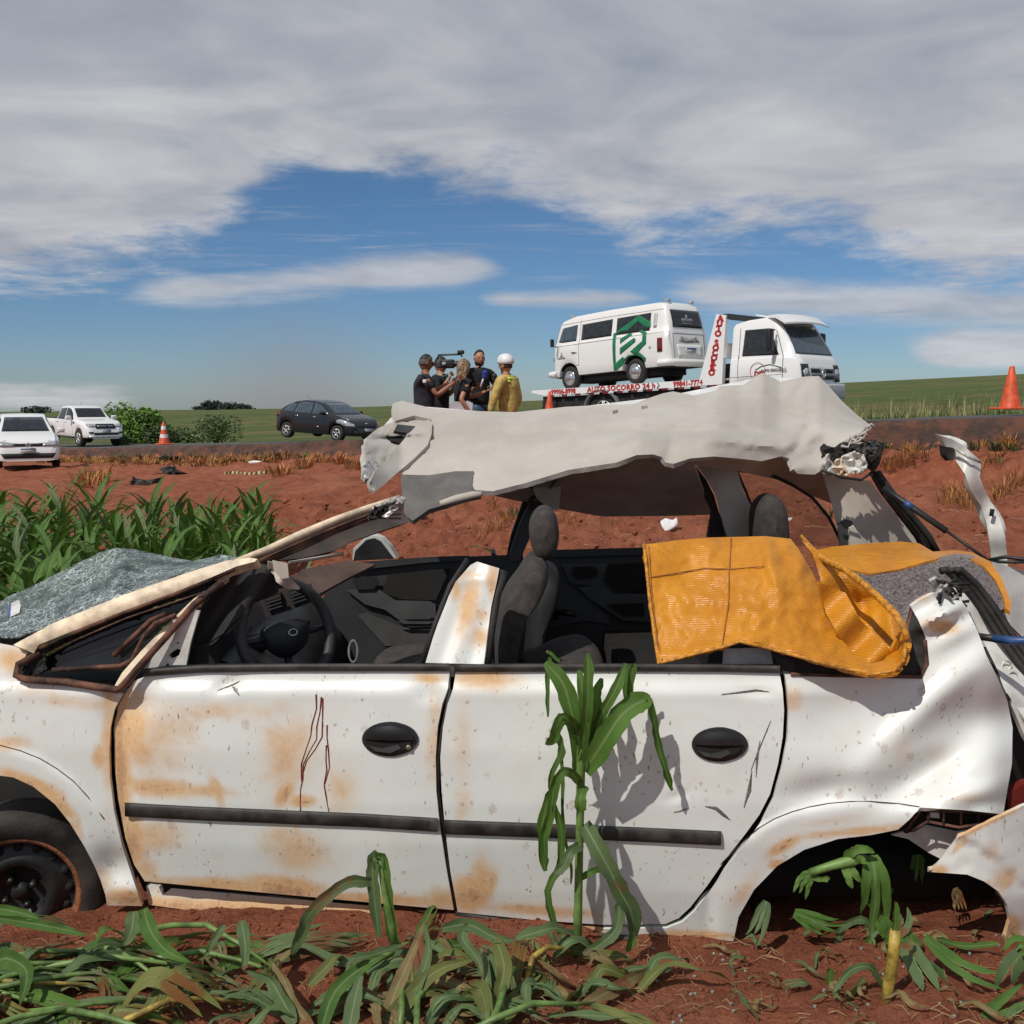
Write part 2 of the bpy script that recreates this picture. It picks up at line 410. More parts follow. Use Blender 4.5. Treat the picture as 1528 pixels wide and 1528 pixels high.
def height(x, y):
    x = np.asarray(x, float); y = np.asarray(y, float); d, zr = road_dist(x, y)
    R_ = np.hypot(x, y); az = np.arctan2(x, np.maximum(y, .01))
    left = sm(-3, -14, x) * sm(10, 22, y)
    base = -.22 * left
    # our side: broken shoulder, cut bank, then a slope down to the level of the wreck
    right = sm(2.5, 5.0, x)
    z1 = zr - .17 - .32 * sm(.0, .30, d) - (.10 + .42 * right) * sm(1.5 - .25 * right, 1.75 + .15 * (1 - right) + .6 * (1 - right), d)
    run = 13.5 - 3.0 * left
    w = 1 - sm(0.0, 1.0, np.clip((d - 1.6) / run, 0, 1)) * 1.0
    lin = 1 - np.clip((d - 1.8) / run, 0, 1); w = .55 * lin + .45 * lin ** 1.6
    near = base + (z1 - base) * np.where(d > 1.8, w, 1.0)
    near = np.where(y < 6.5, near * sm(3.6, 6.5, y), near)
    near = near - .11 * np.exp(-(((x + 1.62) / .36) ** 2 + ((y - 3.17) / .26) ** 2))
    near = near + .27 * np.exp(-(((x + .9) / 3.4) ** 2 + ((y - 15.6) / 2.8) ** 2))
    # under the road and beyond it
    far_r = -d - 7.4
    el = np.interp(np.degrees(az), [-60, -26.6, -17, -7.6, 1.35, 18, 26.6, 60], [-1.4, -.62, -.45, -.25, .08, 1.02, 1.4, 3.0])
    plane = CAM_Z + R_ * np.tan(np.radians(el)) 
    k = sm(0, 60, far_r)
    verge = zr - .35 * sm(0, 1.2, far_r) - .012 * np.clip(far_r, 0, 50)
    farz = verge * (1 - k) + (plane - 1.3 * (1 - sm(40, 260, R_))) * k
    farz = np.where(R_ > 300, CAM_Z + 300 * np.tan(np.radians(el)) + (R_ - 300) * (np.tan(np.radians(el)) * .35 - .004), farz)
    z = np.where(d > 0, near, np.where(d > -7.4, zr - .12, farz))
    return z
def gz(x, y): return float(height(np.array([x]), np.array([y]))[0])

def soil_mat():
    m, t, b = new_mat('red_soil_and_field'); co = coords(t)
    n1 = t.noise(co, .55, 5, .6); n2 = t.noise(co, 5, 7, .65); n3 = t.noise(co, 38, 6, .7)
    c = t.mix(t.smooth(n2, .3, .7), (.26, .078, .041), (.43, .148, .080))
    c = t.mix(t.math('MULTIPLY', t.smooth(n1, .45, .7), .5), c, (.47, .185, .105))
    c = t.mix(t.math('MULTIPLY', t.smooth(n3, .52, .72), .55), c, (.16, .048, .028))
    at = t.n.new('ShaderNodeAttribute'); at.attribute_name = 'field'; f = at.outputs['Fac']
    g = t.mix(t.smooth(t.noise(co, .9, 6, .7), .35, .65), (.055, .085, .022), (.10, .13, .040))
    g = t.mix(t.math('MULTIPLY', t.smooth(t.noise(t.map(co, scale=(.02, .10, 1)), 2, 5), .46, .62), .75), g, (.17, .135, .055)); g = t.mix(t.math('MULTIPLY', t.smooth(t.noise(t.map(co, scale=(.15, .5, 1)), 3, 6, .7), .5, .7), .6), g, (.035, .055, .018))
    c = t.mix(f, c, g)
    t.val(b.inputs['Base Color'], c); b.inputs['Roughness'].default_value = .95; b.inputs['Specular IOR Level'].default_value = .2
    h = t.math('ADD', t.math('MULTIPLY', n2, 1.2), t.math('MULTIPLY', n3, .8))
    h = t.math('ADD', h, t.math('MULTIPLY', t.noise(co, 150, 4, .7), .25))
    bump(t, b, h, 1.0, .055)
    return m
M['soil'] = soil_mat()
def axis(segs):
    out = []
    for a, b, s in segs: out += list(np.arange(a, b, s))
    out.append(segs[-1][1]); return np.array(out)
def make_ground():
    xs = axis([(-900, -200, 70), (-200, -60, 14), (-60, -30, 3), (-30, -14, .7), (-14, -4.2, .28), (-4.2, -2.3, .10), (-2.3, 2.4, .032), (2.4, 4.4, .07), (4.4, 14, .22), (14, 30, 1.2), (30, 60, 5), (60, 200, 14), (200, 900, 70)])
    ys = axis([(-60, 0, 8), (0, 2.0, .5), (2.0, 4.6, .032), (4.6, 8.0, .07), (8, 14, .12), (14, 30, .24), (30, 50, .7), (50, 90, 2.5), (90, 320, 15), (320, 1200, 90)])
    X, Y = np.meshgrid(xs, ys); Z = height(X, Y); nx, ny = len(xs), len(ys)
    d, _ = road_dist(X, Y)
    Xf, Yf, Zf, Df = X.ravel(), Y.ravel(), Z.ravel().copy(), d.ravel()
    for i in range(len(Xf)):
        x, y, dd = Xf[i], Yf[i], Df[i]
        if y > 45 or abs(x) > 35: continue
        if dd > .3:
            amp = .10 if y > 4 else .03
            v = fbm(x * 1.1, y * 1.1, 3.0, 5) * amp
            if y < 14: v += fbm(x * 5, y * 5, 1.0, 4) * (.085 if y > 4.2 else .022) + (max(0, fbm(x * 2.1, y * 2.1, 4.0, 3) - .15) * .12 - abs(fbm(x * 2.7 + y, y * 1.3, 12.0, 4)) * .14 + .03 if y > 4.8 else 0)
            else: v += fbm(x * 1.7, y * 1.7, 9.0, 3) * .08 - abs(fbm(x * 1.2, y * 2.0, 2.0, 3)) * .10
            if y < 6 : v += abs(nz(x * 19, y * 19, 7)) * .014
            Zf[i] += v
    # hollow worn beneath the wreck's rear wheel arch, clods heaped in front of it
    Zf += -.05 * np.exp(-(((Xf - .95) / .5) ** 2 + ((Yf - 3.2) / .5) ** 2))
    vs = np.stack([Xf, Yf, Zf], 1)
    ii = np.arange(nx * ny).reshape(ny, nx)
    fs = np.stack([ii[:-1, :-1], ii[:-1, 1:], ii[1:, 1:], ii[1:, :-1]], -1).reshape(-1, 4)
    me = bpy.data.meshes.new('ground'); me.vertices.add(len(vs)); me.vertices.foreach_set('co', vs.ravel())
    me.loops.add(len(fs) * 4); me.loops.foreach_set('vertex_index', fs.ravel()); me.polygons.add(len(fs))
    me.polygons.foreach_set('loop_start', np.arange(0, len(fs) * 4, 4)); me.update(calc_edges=True)
    me.polygons.foreach_set('use_smooth', np.ones(len(fs), bool)); me.materials.append(M['soil'])
    a = me.attributes.new('field', 'FLOAT', 'POINT'); fld = np.clip((-7.2 - Df) / .6, 0, 1); a.data.foreach_set('value', fld)
    o = bpy.data.objects.new('ground', me); COL.objects.link(o); tag(o, kind='structure'); o['label'] = 'red earth slope and green field'
    bv = BVHTree.FromPolygons([tuple(v) for v in vs], [tuple(f) for f in fs])
    return o, bv
GROUND, GBV = make_ground()
def gnd(x, y):
    h = GBV.ray_cast(Vector((x, y, 60)), Vector((0, 0, -1)))[0]
    return h.z if h is not None else gz(x, y)

def asphalt_mat(name, col, s=1.0):
    m, t, b = new_mat(name); co = coords(t)
    n = t.noise(co, 1.1, 5); n2 = t.noise(co, 60, 4, .7)
    c = t.mix(t.smooth(n, .35, .7), col, tuple(q * 1.5 for q in col)); c = t.mix(t.math('MULTIPLY', t.smooth(n2, .5, .7), .4), c, (.16, .13, .11))
    if 'edge' in name: c = t.mix(t.smooth(t.noise(co, 2.2, 6, .7), .42, .62), c, (.15, .058, .034)); n2 = t.noise(t.map(co, scale=(1, 1, 2.5)), 5, 7, .7)
    t.val(b.inputs['Base Color'], c); b.inputs['Roughness'].default_value = .85; bump(t, b, n2, .9 if 'edge' in name else .6, .12 if 'edge' in name else .01); return m
M['asphalt'] = asphalt_mat('asphalt', (.05, .048, .047)); M['asphalt_edge'] = asphalt_mat('dusty_asphalt_edge', (.052, .028, .021))
def offset_line(pts, d):
    out = []
    for i, p in enumerate(pts):
        a = Vector(pts[max(i - 1, 0)][:2]); b = Vector(pts[min(i + 1, len(pts) - 1)][:2]); t = (b - a).normalized(); n = Vector((-t.y, t.x))
        out.append(Vector((p[0] + n.x * d, p[1] + n.y * d, p[2])))
    return out
def make_road():
    P = []
    for a, b in zip(ROAD, ROAD[1:]):
        L = math.dist(a[:2], b[:2]); k = max(1, min(60, int(L / .5)))
        for j in range(k): P.append(tuple(lerp(a[q], b[q], j / k) for q in range(3)))
    P.append(ROAD[-1])
    # slab with a broken near edge; the near side wall drops .4 m
    rows = [(-7.4, 0.0, 0), (-6.9, .012, 0), (-3.6, .05, 0), (-.3, .012, 0), (.0, .0, .16), (.16, -.13, .22), (.34, -.40, .25), (.6, -.62, .2)]
    vs, fs, mi = [], [], []
    for r, (o_, dz, jit) in enumerate(rows):
        L = offset_line(P, o_)
        for i, p in enumerate(L):
            j = jit * (nz(i * .61, r * 3.1) + .5 * nz(i * 1.9, r * 5.0)); n = (L[min(i + 1, len(L) - 1)] - L[max(i - 1, 0)]); n = Vector((-n.y, n.x, 0)).normalized() if n.length else Vector((0, 1, 0))
            vs.append(p + n * j + Vector((0, 0, dz + (0.35 * j if r > 4 else 0))))
    N = len(P)
    for r in range(len(rows) - 1):
        for i in range(N - 1):
            fs.append((r * N + i, r * N + i + 1, (r + 1) * N + i + 1, (r + 1) * N + i)); mi.append(1 if r >= 4 else 0)
    o = obj('road', vs, fs, None, mats=[M['asphalt'], M['asphalt_edge']], mi=mi); tag(o, kind='structure')
    # painted edge lines and the yellow centre line, each its own sheet just above the asphalt
    M['road_paint'] = mat('road_paint', (.62, .60, .55), .7, var=.25, scale=3); M['road_yellow'] = mat('road_yellow_paint', (.62, .38, .05), .7, var=.25, scale=3)
    for nm, off_, z, m in (('road_edge_line', -.45, .021, 'road_paint'), ('road_edge_line', -6.95, .020, 'road_paint'), ('road_centre_line', -3.65, .056, 'road_yellow')):
        A = offset_line(P, off_ - .06); B = offset_line(P, off_ + .06)
        v = [p + Vector((0, 0, z)) for p in A] + [p + Vector((0, 0, z)) for p in B]
        tag(obj(nm, v, [(i, i + 1, N + i + 1, N + i) for i in range(N - 1)], M[m]), kind='structure')
make_road()
# ------------------------------------------------------------------ the wrecked white car
def Y0(px): return 3.13 - .26 * (px / 1528.0)
PROF = [(840, .14), (960, .065), (990, .040), (1003, .028), (1014, .022), (1029, .002), (1036, -.004), (1046, -.005), (1120, -.020), (1200, -.024), (1260, -.016), (1330, .008), (1380, .034), (1410, .05)]
def gauss(px, py, cx, cy, sx, sy, ang=0):
    a = math.radians(ang); dx, dy = px - cx, py - cy; u = dx * math.cos(a) + dy * math.sin(a); v = -dx * math.sin(a) + dy * math.cos(a)
    return math.exp(-(u / sx) ** 2 - (v / sy) ** 2)
def side(px, py):
    y = Y0(px) + interp(py, PROF)
    y += .0045 * fbm(px / 190, py / 190, 2, 2) + .0008 * fbm(px / 45, py / 45, 5, 2)
    return y
def side_rear(px, py):
    k = sstep(1185, 1330, px)
    y = Y0(px) + interp(py, PROF) * (1 - k) + k * interp(py, [(860, .17), (940, .10), (1000, .055), (1080, .02), (1150, -.005), (1215, -.01), (1300, .0), (1410, .03)])
    # crushed-in corner: a broad hollow with a diagonal fold, and a second fold under it
    y += .075 * gauss(px, py, 1475, 1075, 85, 42, -14)
    y -= .030 * gauss(px, py, 1390, 1050, 125, 22, -42)
    y += .060 * gauss(px, py, 1375, 1155, 62, 24, -30)
    y -= .030 * gauss(px, py, 1440, 1190, 70, 18, -20)
    y += .030 * gauss(px, py, 1250, 1060, 90, 60, 0)
    y += .025 * gauss(px, py, 1230, 1180, 55, 22, -10)
    y += .10 * sstep(1450, 1530, px) ** 2
    y += .0022 * fbm(px / 80, py / 80, 9, 2)
    # crumpled white knob at the top
    k2 = gauss(px, py, 1400, 915, 42, 36)
    y += k2 * (.028 * math.sin((px * .5 + py * .9) / 7.0) - .05)
    return y
def flare(curve, amt, soft=3.0, sign=1):
    def f(px, py):
        yc = interp(px, curve); return -amt * sstep(-soft, soft, (py - yc) * sign)
    return f
fl_front = flare([(-100, 1108), (0, 1112), (60, 1132), (110, 1166), (155, 1222), (170, 1260)], .010, 7)
def side_front(px, py):
    y = side(px, py) + fl_front(px, py) * (1 - sstep(1180, 1300, py) * sstep(120, 165, px))
    y += .02 * gauss(px, py, 175, 1060, 26, 50) + .028 * gauss(px, py, 175, 1290, 30, 26) - .012 * gauss(px, py, 190, 1330, 30, 14)
    return y
fl_rear = flare([(1040, 1330), (1085, 1280), (1130, 1237), (1180, 1212), (1235, 1199), (1300, 1196), (1372, 1204), (1400, 1206)], .011, 7)
def side_quarter(px, py):
    return side_rear(px, py) + (fl_rear(px, py) if px > 1060 else 0) * sstep(1040, 1100, px) + .012 * gauss(px, py, 1060, 1340, 12, 60, 0)
def fdoor(px, py):
    y = side(px, py)
    y += .030 * gauss(px, py, 178, 1080, 16, 90) + .035 * gauss(px, py, 205, 1050, 22, 30, 30) + .012 * gauss(px, py, 340, 1022, 22, 9, -25)
    y += .012 * gauss(px, py, 640, 1035, 22, 12) + .010 * gauss(px, py, 190, 1190, 20, 60)
    if py > 1335: y += .0
    return y
def rdoor(px, py):
    y = side(px, py); y += .006 * gauss(px, py, 1010, 1188, 18, 5, -20) + .010 * gauss(px, py, 1130, 1033, 28, 6, 3)
    return y
def blobs(lst):
    def f(px, py):
        v = 0
        for cx, cy, sx, sy, a, s in lst: v = max(v, s * gauss(px, py, cx, cy, sx, sy, a))
        return v
    return f
D_FR = blobs([(20, 985, 45, 22, 10, .75), (120, 1050, 80, 14, 5, .45), (10, 1110, 40, 14, 0, .55), (165, 1100, 14, 110, 0, .75), (150, 1130, 14, 20, 0, .8), (40, 1168, 60, 12, 22, 1.0), (85, 1198, 40, 12, 42, 1.0), (112, 1235, 30, 9, 58, .6), (150, 1310, 30, 20, 60, .55), (190, 1340, 50, 14, 5, .9), (150, 1350, 10, 30, 0, .6), (60, 1030, 60, 20, 0, .35)])
D_FD = blobs([(180, 1150, 17, 170, 0, 1.15), (195, 1095, 30, 60, 10, .85), (205, 1120, 36, 30, 30, .75), (235, 1175, 70, 16, 5, .95), (300, 1180, 60, 10, 5, .75), (230, 1110, 70, 70, 0, .5), (195, 1255, 22, 50, 0, 1.1), (235, 1250, 50, 30, 0, .6), (325, 1180, 9, 26, -20, .8),
               (430, 1130, 45, 70, 20, .55), (425, 1185, 12, 22, 30, 1.1), (450, 1195, 22, 9, 0, 1.1), (510, 1180, 30, 40, 0, .5), (330, 1060, 150, 20, 0, .38), (650, 1100, 16, 90, 0, .45), (640, 1012, 30, 9, 0, .8),
               (440, 1270, 60, 40, 25, .6), (330, 1322, 140, 12, 3, .95), (420, 1325, 70, 18, 5, 1.15), (560, 1342, 120, 9, 3, .9), (660, 1345, 30, 22, 0, .8), (215, 1300, 30, 26, 0, .6)])
D_RD = blobs([(720, 1012, 60, 18, 0, .75), (690, 1120, 18, 110, 0, .35), (700, 1335, 34, 26, 0, 1.1), (720, 1310, 20, 40, 0, .7), (800, 1358, 90, 9, 4, .75), (690, 1200, 18, 60, 0, .35), (730, 1320, 12, 30, 20, .9)])
D_QP = blobs([(1180, 1045, 20, 20, 0, .6), (1405, 935, 26, 10, 10, .9), (1370, 890, 20, 12, 0, .5), (1290, 1240, 120, 7, -5, .75), (1170, 1262, 30, 9, -30, 1.0), (1160, 1290, 12, 8, 0, 1.1), (1040, 1395, 70, 6, 2, 1.0), (1110, 1330, 14, 40, 40, .5), (1440, 1190, 50, 10, 0, .35), (1400, 1125, 30, 20, 0, .3), (1345, 1120, 20, 30, 0, .3), (1240, 1225, 60, 7, -8, .4)])
D_SI = lambda px, py: .8 * sstep(1330, 1352, py - (px - 215) * .033) + .25
D_BU = blobs([(1400, 1300, 14, 10, 0, 1.0), (1432, 1262, 20, 5, -40, .8), (1470, 1230, 60, 4, -27, .9), (1470, 1318, 50, 5, 10, .5), (1508, 1385, 18, 20, 0, 1.0), (1500, 1310, 20, 25, 60, .6), (1480, 1270, 20, 20, 0, .4)])

wreck = thing('wrecked_car', (0.0, 3.6, 0), 'crushed white four-door car with mud-streaked doors and its roof torn open, in the field', 'car')

FENDER = [(-90, 930), (0, 960), (22, 964), (42, 974), (22, 998), (26, 1016), (100, 1024), (182, 1036), (171, 1058), (165, 1085), (163, 1120), (164, 1160), (170, 1210), (182, 1262), (198, 1310), (212, 1352), (160, 1351), (157, 1335), (150, 1313), (140, 1290), (126, 1263), (105, 1229), (82, 1200), (50, 1174), (20, 1160), (-10, 1156), (-50, 1158), (-90, 1170)]
panel('front_fender', FENDER, side_front, M['paint'], wreck, 8, .012, dirt=D_FR)
FDOOR = [(186, 1036), (200, 1016), (225, 1006), (300, 1003), (450, 1001), (600, 1001), (671, 1002), (668, 1028), (660, 1050), (653, 1085), (650, 1130), (651, 1180), (656, 1230), (665, 1290), (677, 1358), (600, 1351), (480, 1340), (350, 1328), (216, 1315), (200, 1290), (187, 1250), (176, 1190), (171, 1140), (171, 1090), (176, 1056)]
fd = panel('front_door', FDOOR, fdoor, M['paint'], wreck, 7, .03, dirt=D_FD)
RDOOR = [(680, 1003), (900, 1002), (1163, 1003), (1168, 1030), (1170, 1060), (1168, 1100), (1161, 1140), (1149, 1185), (1133, 1216), (1111, 1246), (1082, 1283), (1055, 1322), (1030, 1354), (1013, 1370), (992, 1379), (900, 1380), (800, 1373), (683, 1361), (672, 1300), (664, 1235), (659, 1180), (657, 1130), (661, 1085), (668, 1050), (676, 1028)]
rd = panel('rear_door', RDOOR, rdoor, M['paint'], wreck, 7, .03, dirt=D_RD)
QUARTER = [(1171, 1006), (1250, 1008), (1340, 1011), (1376, 1013), (1384, 985), (1381, 950), (1370, 925), (1359, 905), (1372, 896), (1395, 884), (1425, 884), (1441, 905), (1458, 940), (1472, 978), (1488, 1010), (1503, 1045), (1511, 1085), (1510, 1140), (1503, 1180), (1497, 1215), (1440, 1209), (1373, 1205), (1358, 1222), (1340, 1238), (1300, 1246), (1250, 1252), (1200, 1268), (1160, 1292), (1125, 1328), (1102, 1368), (1094, 1406), (1040, 1403), (960, 1398), (900, 1392), (900, 1386), (994, 1385), (1018, 1376), (1036, 1360), (1060, 1328), (1088, 1289), (1117, 1252), (1139, 1221), (1155, 1190), (1167, 1143), (1175, 1100), (1177, 1060), (1175, 1030)]
panel('rear_quarter_panel', QUARTER, side_quarter, M['paint'], wreck, 7, .015, dirt=D_QP)
# dark body behind the shut lines
def behind(dy): return lambda px, py: side(px, py) + dy
panel('door_jamb', [(150, 1015), (660, 1010), (1168, 1010), (1190, 1060), (1170, 1200), (1050, 1350), (1010, 1392), (700, 1370), (215, 1330), (160, 1200)], lambda a, b: side(a, b) + .05 + .04 * (1 - sstep(1250, 1400, b)), M['cavity'], wreck, 25, .004)
for pts in ([(676, 1028), (665, 1085), (657, 1130), (657, 1180), (664, 1240), (674, 1310), (682, 1356)],):
    mb = MB(); mb.tube([U(x - 4, y, side(x, y) + .012) for x, y in crom2(pts)] if 'crom2' in globals() else [U(x - 4, y, side(x, y) + .012) for x, y in pts], .006, 6); mb.build('door_seal', M['rubber'], wreck, world=True)
# sill below the doors, tucked back
def sill_d(px, py): return Y0(px) + .055 - .02 * sstep(1325, 1360, py - (px - 215) * .055) + .004 * fbm(px / 30, py / 30, 1, 2)
panel('sill', [(218, 1322), (400, 1338), (600, 1356), (700, 1366), (900, 1384), (905, 1396), (800, 1388), (690, 1378), (560, 1371), (400, 1366), (300, 1361), (222, 1350)], sill_d, M['paint'], wreck, 8, .03, dirt=D_SI)
mb = MB(); mb.tube([U(x, y, Y0(x) + .035) for x, y in ((680, 1362), (760, 1376), (860, 1392), (940, 1402), (985, 1406))], .011, 8); mb.build('sill_strip', M['trim_black'], wreck, world=True)
for nm, crv, dfn in (('flare_line', [(0, 1112), (30, 1120), (60, 1132), (85, 1147), (110, 1166), (132, 1190), (155, 1222)], side_front), ('flare_line', [(1045, 1322), (1065, 1300), (1085, 1280), (1108, 1257), (1130, 1237), (1155, 1222), (1180, 1212), (1208, 1204), (1235, 1199), (1270, 1196), (1300, 1196), (1340, 1199), (1372, 1204)], side_quarter)):
    mb = MB(); mb.tube([U(x, y, dfn(x, y) - .0005) for x, y in crv], .0016, 5); mb.build(nm, M['trim_black'], wreck, world=True)
# window ledge strips
def strip(name, pts, h, th, m, parent, dy=0.0, bulge=.006):
    """a moulding that follows the body side: pts = centre line in px, h px high"""
    vs, fs = [], []; C = []
    for (x0, y0), (x1, y1) in zip(pts, pts[1:]):
        k = max(1, int(math.hypot(x1 - x0, y1 - y0) / 12)); C += [(lerp(x0, x1, j / k), lerp(y0, y1, j / k)) for j in range(k)]
    C.append(pts[-1]); prof = [(-.5, 0), (-.46, -th * .7), (-.3, -th), (0, -th - bulge * .3), (.3, -th), (.46, -th * .7), (.5, 0)]
    n = len(prof)
    for x, y in C:
        for s, d in prof: vs.append(U(x, y + s * h, side(x, y) + dy + d))
    for i in range(len(C) - 1):
        for k in range(n - 1): fs.append((i * n + k, i * n + k + 1, (i + 1) * n + k + 1, (i + 1) * n + k))
    fs.append(tuple(range(n))); fs.append(tuple(range((len(C) - 1) * n, len(C) * n))[::-1])
    return obj(name, vs, fs, m, parent, world=True)
for nm, pts in (('window_ledge_seal', [(214, 1004), (300, 998), (450, 996), (672, 996)]), ('window_ledge_seal', [(678, 997), (900, 996), (1080, 997), (1164, 999)])):
    strip(nm, pts, 12, .014, M['trim_black'], wreck, -.004)
strip('side_moulding', [(186, 1208), (300, 1214), (420, 1219), (540, 1224), (653, 1231)], 21, .014, M['trim_black'], fd)
strip('side_moulding', [(662, 1234), (800, 1239), (950, 1245), (1076, 1251)], 22, .014, M['trim_black'], rd)
# ledge top behind the seals (door top surface with window slot)
for nm, x0, x1, par in (('door_top', 215, 672, fd), ('door_top', 678, 1164, rd)):
    vs = []
    for i in range(21):
        x = lerp(x0, x1, i / 20); y = 998 if x > 260 else lerp(1004, 998, (x - 215) / 45)
        vs += [U(x, y - 5, side(x, y) - .002), U(x, y - 7, side(x, y) + .03), U(x, y - 8, side(x, y) + .11), U(x, y + 35, side(x, y) + .13), U(x, y + 200, side(x, y) + .12)]
    obj(nm, vs, [(i * 5 + k, i * 5 + k + 1, i * 5 + k + 6, i * 5 + k + 5) for i in range(20) for k in range(4)], M['inner_black'], par, world=True)

def handle(cx, cy, par, lock):
    A, B = 42, 26; yb = side(cx, cy)
    h = panel('door_handle', [(cx + A * math.cos(t) + 2, cy + B * math.sin(t) * (1.0 if math.cos(t) < .2 else .98)) for t in [2 * math.pi * k / 32 for k in range(32)]], lambda x, y: side(x, y) - .006 - .004 * max(0, 1 - ((x - cx) / A) ** 2 - ((y - cy) / B) ** 2), M['black_plastic'], par, 5, .012)
    # scooped hollow, and the bowed paddle over its upper half
    panel('hollow', [(cx + 34 * math.cos(t), cy + 3 + 17 * math.sin(t)) for t in [2 * math.pi * k / 28 for k in range(28)]], lambda x, y: side(x, y) - .0135, M['cavity'], h, 5, .002)
    panel('paddle', [(cx - 36, cy + 0), (cx - 32, cy - 10), (cx - 18, cy - 18), (cx + 4, cy - 20), (cx + 26, cy - 15), (cx + 36, cy - 4), (cx + 36, cy + 1), (cx, cy + 2)], lambda x, y: side(x, y) - .017 - .010 * math.exp(-((x - cx) / 30) ** 2 - ((y - cy + 8) / 14) ** 2), M['black_plastic'], h, 4, .005, curve=False)
    panel('scoop', [(cx - 30, cy + 10), (cx - 10, cy + 14), (cx + 14, cy + 8), (cx + 18, cy + 14), (cx + 2, cy + 21), (cx - 20, cy + 18)], lambda x, y: side(x, y) - .0165, M['inner_grey'], h, 4, .002)
    if lock:
        mb = MB(); c = U(cx + 30, cy + 11, side(cx, cy) - .012); mb.lathe([(.0001, -.012), (.006, -.012), (.0085, -.009), (.0085, 0)], c, 'y', 16); mb.build('key_lock', mat('lock_metal', (.28, .25, .2), .4, .7), h, world=True)
handle(580, 1103, fd, True)
rh = (1072, 1111); handle(rh[0], rh[1], rd, False)

# torn and scraped spots: curls of metal standing proud of the skin
def gash(name, pts, w, m, par, dy=-.003):
    vs, fs = [], []; n = len(pts)
    for i, (x, y) in enumerate(pts):
        t = i / (n - 1); ww = w * (math.sin(math.pi * min(max(t, .04), .96)) if name != 'dried_drip' else (.5 + .35 * math.sin(i * 2.3) ** 2 + (.5 if i == 0 else 0))) ; nx_, ny_ = 0, 1
        a = pts[max(i - 1, 0)]; b = pts[min(i + 1, n - 1)]; L = math.hypot(b[0] - a[0], b[1] - a[1]) or 1; nx_, ny_ = -(b[1] - a[1]) / L, (b[0] - a[0]) / L
        dd = fdoor if x < 668 else (side_quarter if x > 1178 else rdoor)
        for s, d in ((-1, -.0007), (0, dy), (1, -.0007)): vs.append(U(x + nx_ * ww * s, y + ny_ * ww * s, dd(x, y) + d))
    for i in range(n - 1):
        for k in range(2): fs.append((i * 3 + k, i * 3 + k + 1, (i + 1) * 3 + k + 1, (i + 1) * 3 + k))
    return obj(name, vs, fs, m, par, world=True)
M['scrape'] = mat('bare_scraped_metal', (.20, .185, .165), .45, .25, var=.5, scale=200)
M['drip'] = mat('dried_red_brown_drip', (.17, .024, .014), .55, var=.3, scale=80)
for pts, w, par in (([(325, 1030), (337, 1026), (350, 1021), (358, 1016)], 2.2, fd), ([(346, 1023), (352, 1030), (357, 1038)], 3.0, fd), ([(285, 1145), (288, 1175)], .0, fd), ([(1005, 1212), (1015, 1210), (1028, 1206)], 1.6, rd), ([(1052, 1203), (1068, 1206), (1080, 1216), (1090, 1224)], 3.0, rd),
                    ([(1076, 1036), (1100, 1034), (1128, 1030), (1148, 1032)], 2.0, rd), ([(1110, 1205), (1118, 1180), (1122, 1150)], 3.2, rd), ([(1128, 1160), (1130, 1130), (1134, 1105)], 2.0, rd), ([(1120, 1150), (1132, 1120), (1150, 1075)], 1.2, rd),
                    ([(830, 1016), (815, 1030)], 0, rd), ([(1140, 1262), (1156, 1250), (1175, 1246)], 3.5, rd), ([(1130, 1275), (1150, 1270), (1180, 1252)], 2.5, rd)):
    if w: gash('scrape', pts, w, M['scrape'], par)
for pts in ([(472, 1036), (472, 1058), (466, 1082), (464, 1098), (456, 1120), (449, 1140), (450, 1160), (451, 1166)], [(479, 1040), (477, 1062), (473, 1085), (472, 1103), (462, 1122), (453, 1142), (452, 1162), (448, 1178), (448, 1195), (449, 1211)], [(482, 1042), (481, 1072), (480, 1100), (470, 1118), (458, 1135), (452, 1152)],
            [(488, 1082), (488, 1100), (490, 1120), (491, 1145), (487, 1165), (484, 1172), (487, 1190), (490, 1212)], [(487, 1112), (487, 1135), (488, 1150), (484, 1170)]):
    gash('dried_drip', [(x + random.Random(x * y).uniform(-.8, .8), y) for x, y in pts], 1.35, M['drip'], fd, -.0012)

# ---- front end: the two folded beams, fixed window, cowl, shattered windscreen
def beam(name, up, lo, depth, m, th=.035, par=None, **k): return panel(name, up + lo[::-1], depth, m, par or wreck, 8, th, **k)
M['char'] = mat('charred_crumbs', (.022, .02, .02), .75, var=.8, scale=60, bmp=1.0, bscale=90, dist=.02)
panel('fixed_window', [(48, 1000), (60, 985), (110, 958), (190, 922), (290, 888), (350, 862), (300, 900), (240, 935), (200, 992), (185, 1000)], lambda x, y: Y0(x) + .07 + (1000 - y) * .0006, mat('dark_window_glass', (.012, .013, .014), .09, var=.2), wreck, 12, .004)
panel('shattered_seal', [(22, 1004), (34, 984), (62, 966), (110, 944), (190, 912), (262, 885), (318, 865), (330, 868), (300, 884), (240, 902), (150, 936), (90, 962), (66, 978), (70, 998), (48, 1010)], lambda x, y: Y0(x) + .035 + (1000 - y) * .0006 + .010 * fbm(x / 6, y / 6, 3, 3), M['char'], wreck, 4, .01)
mb = MB(); mb.tube([U(x, y, Y0(x) + d) for x, y, d in ((60, 974, .05), (27, 992, .01), (24, 1008, .0), (38, 1014, -.004), (100, 1018, -.004), (150, 1026, -.008), (176, 1029, -.012), (186, 1020, -.012), (210, 992, .0), (250, 948, .02), (290, 902, .05), (332, 868, .09))], .0115, 8); mb.build('window_frame_rubber', M['rust_rubber'], wreck, world=True)
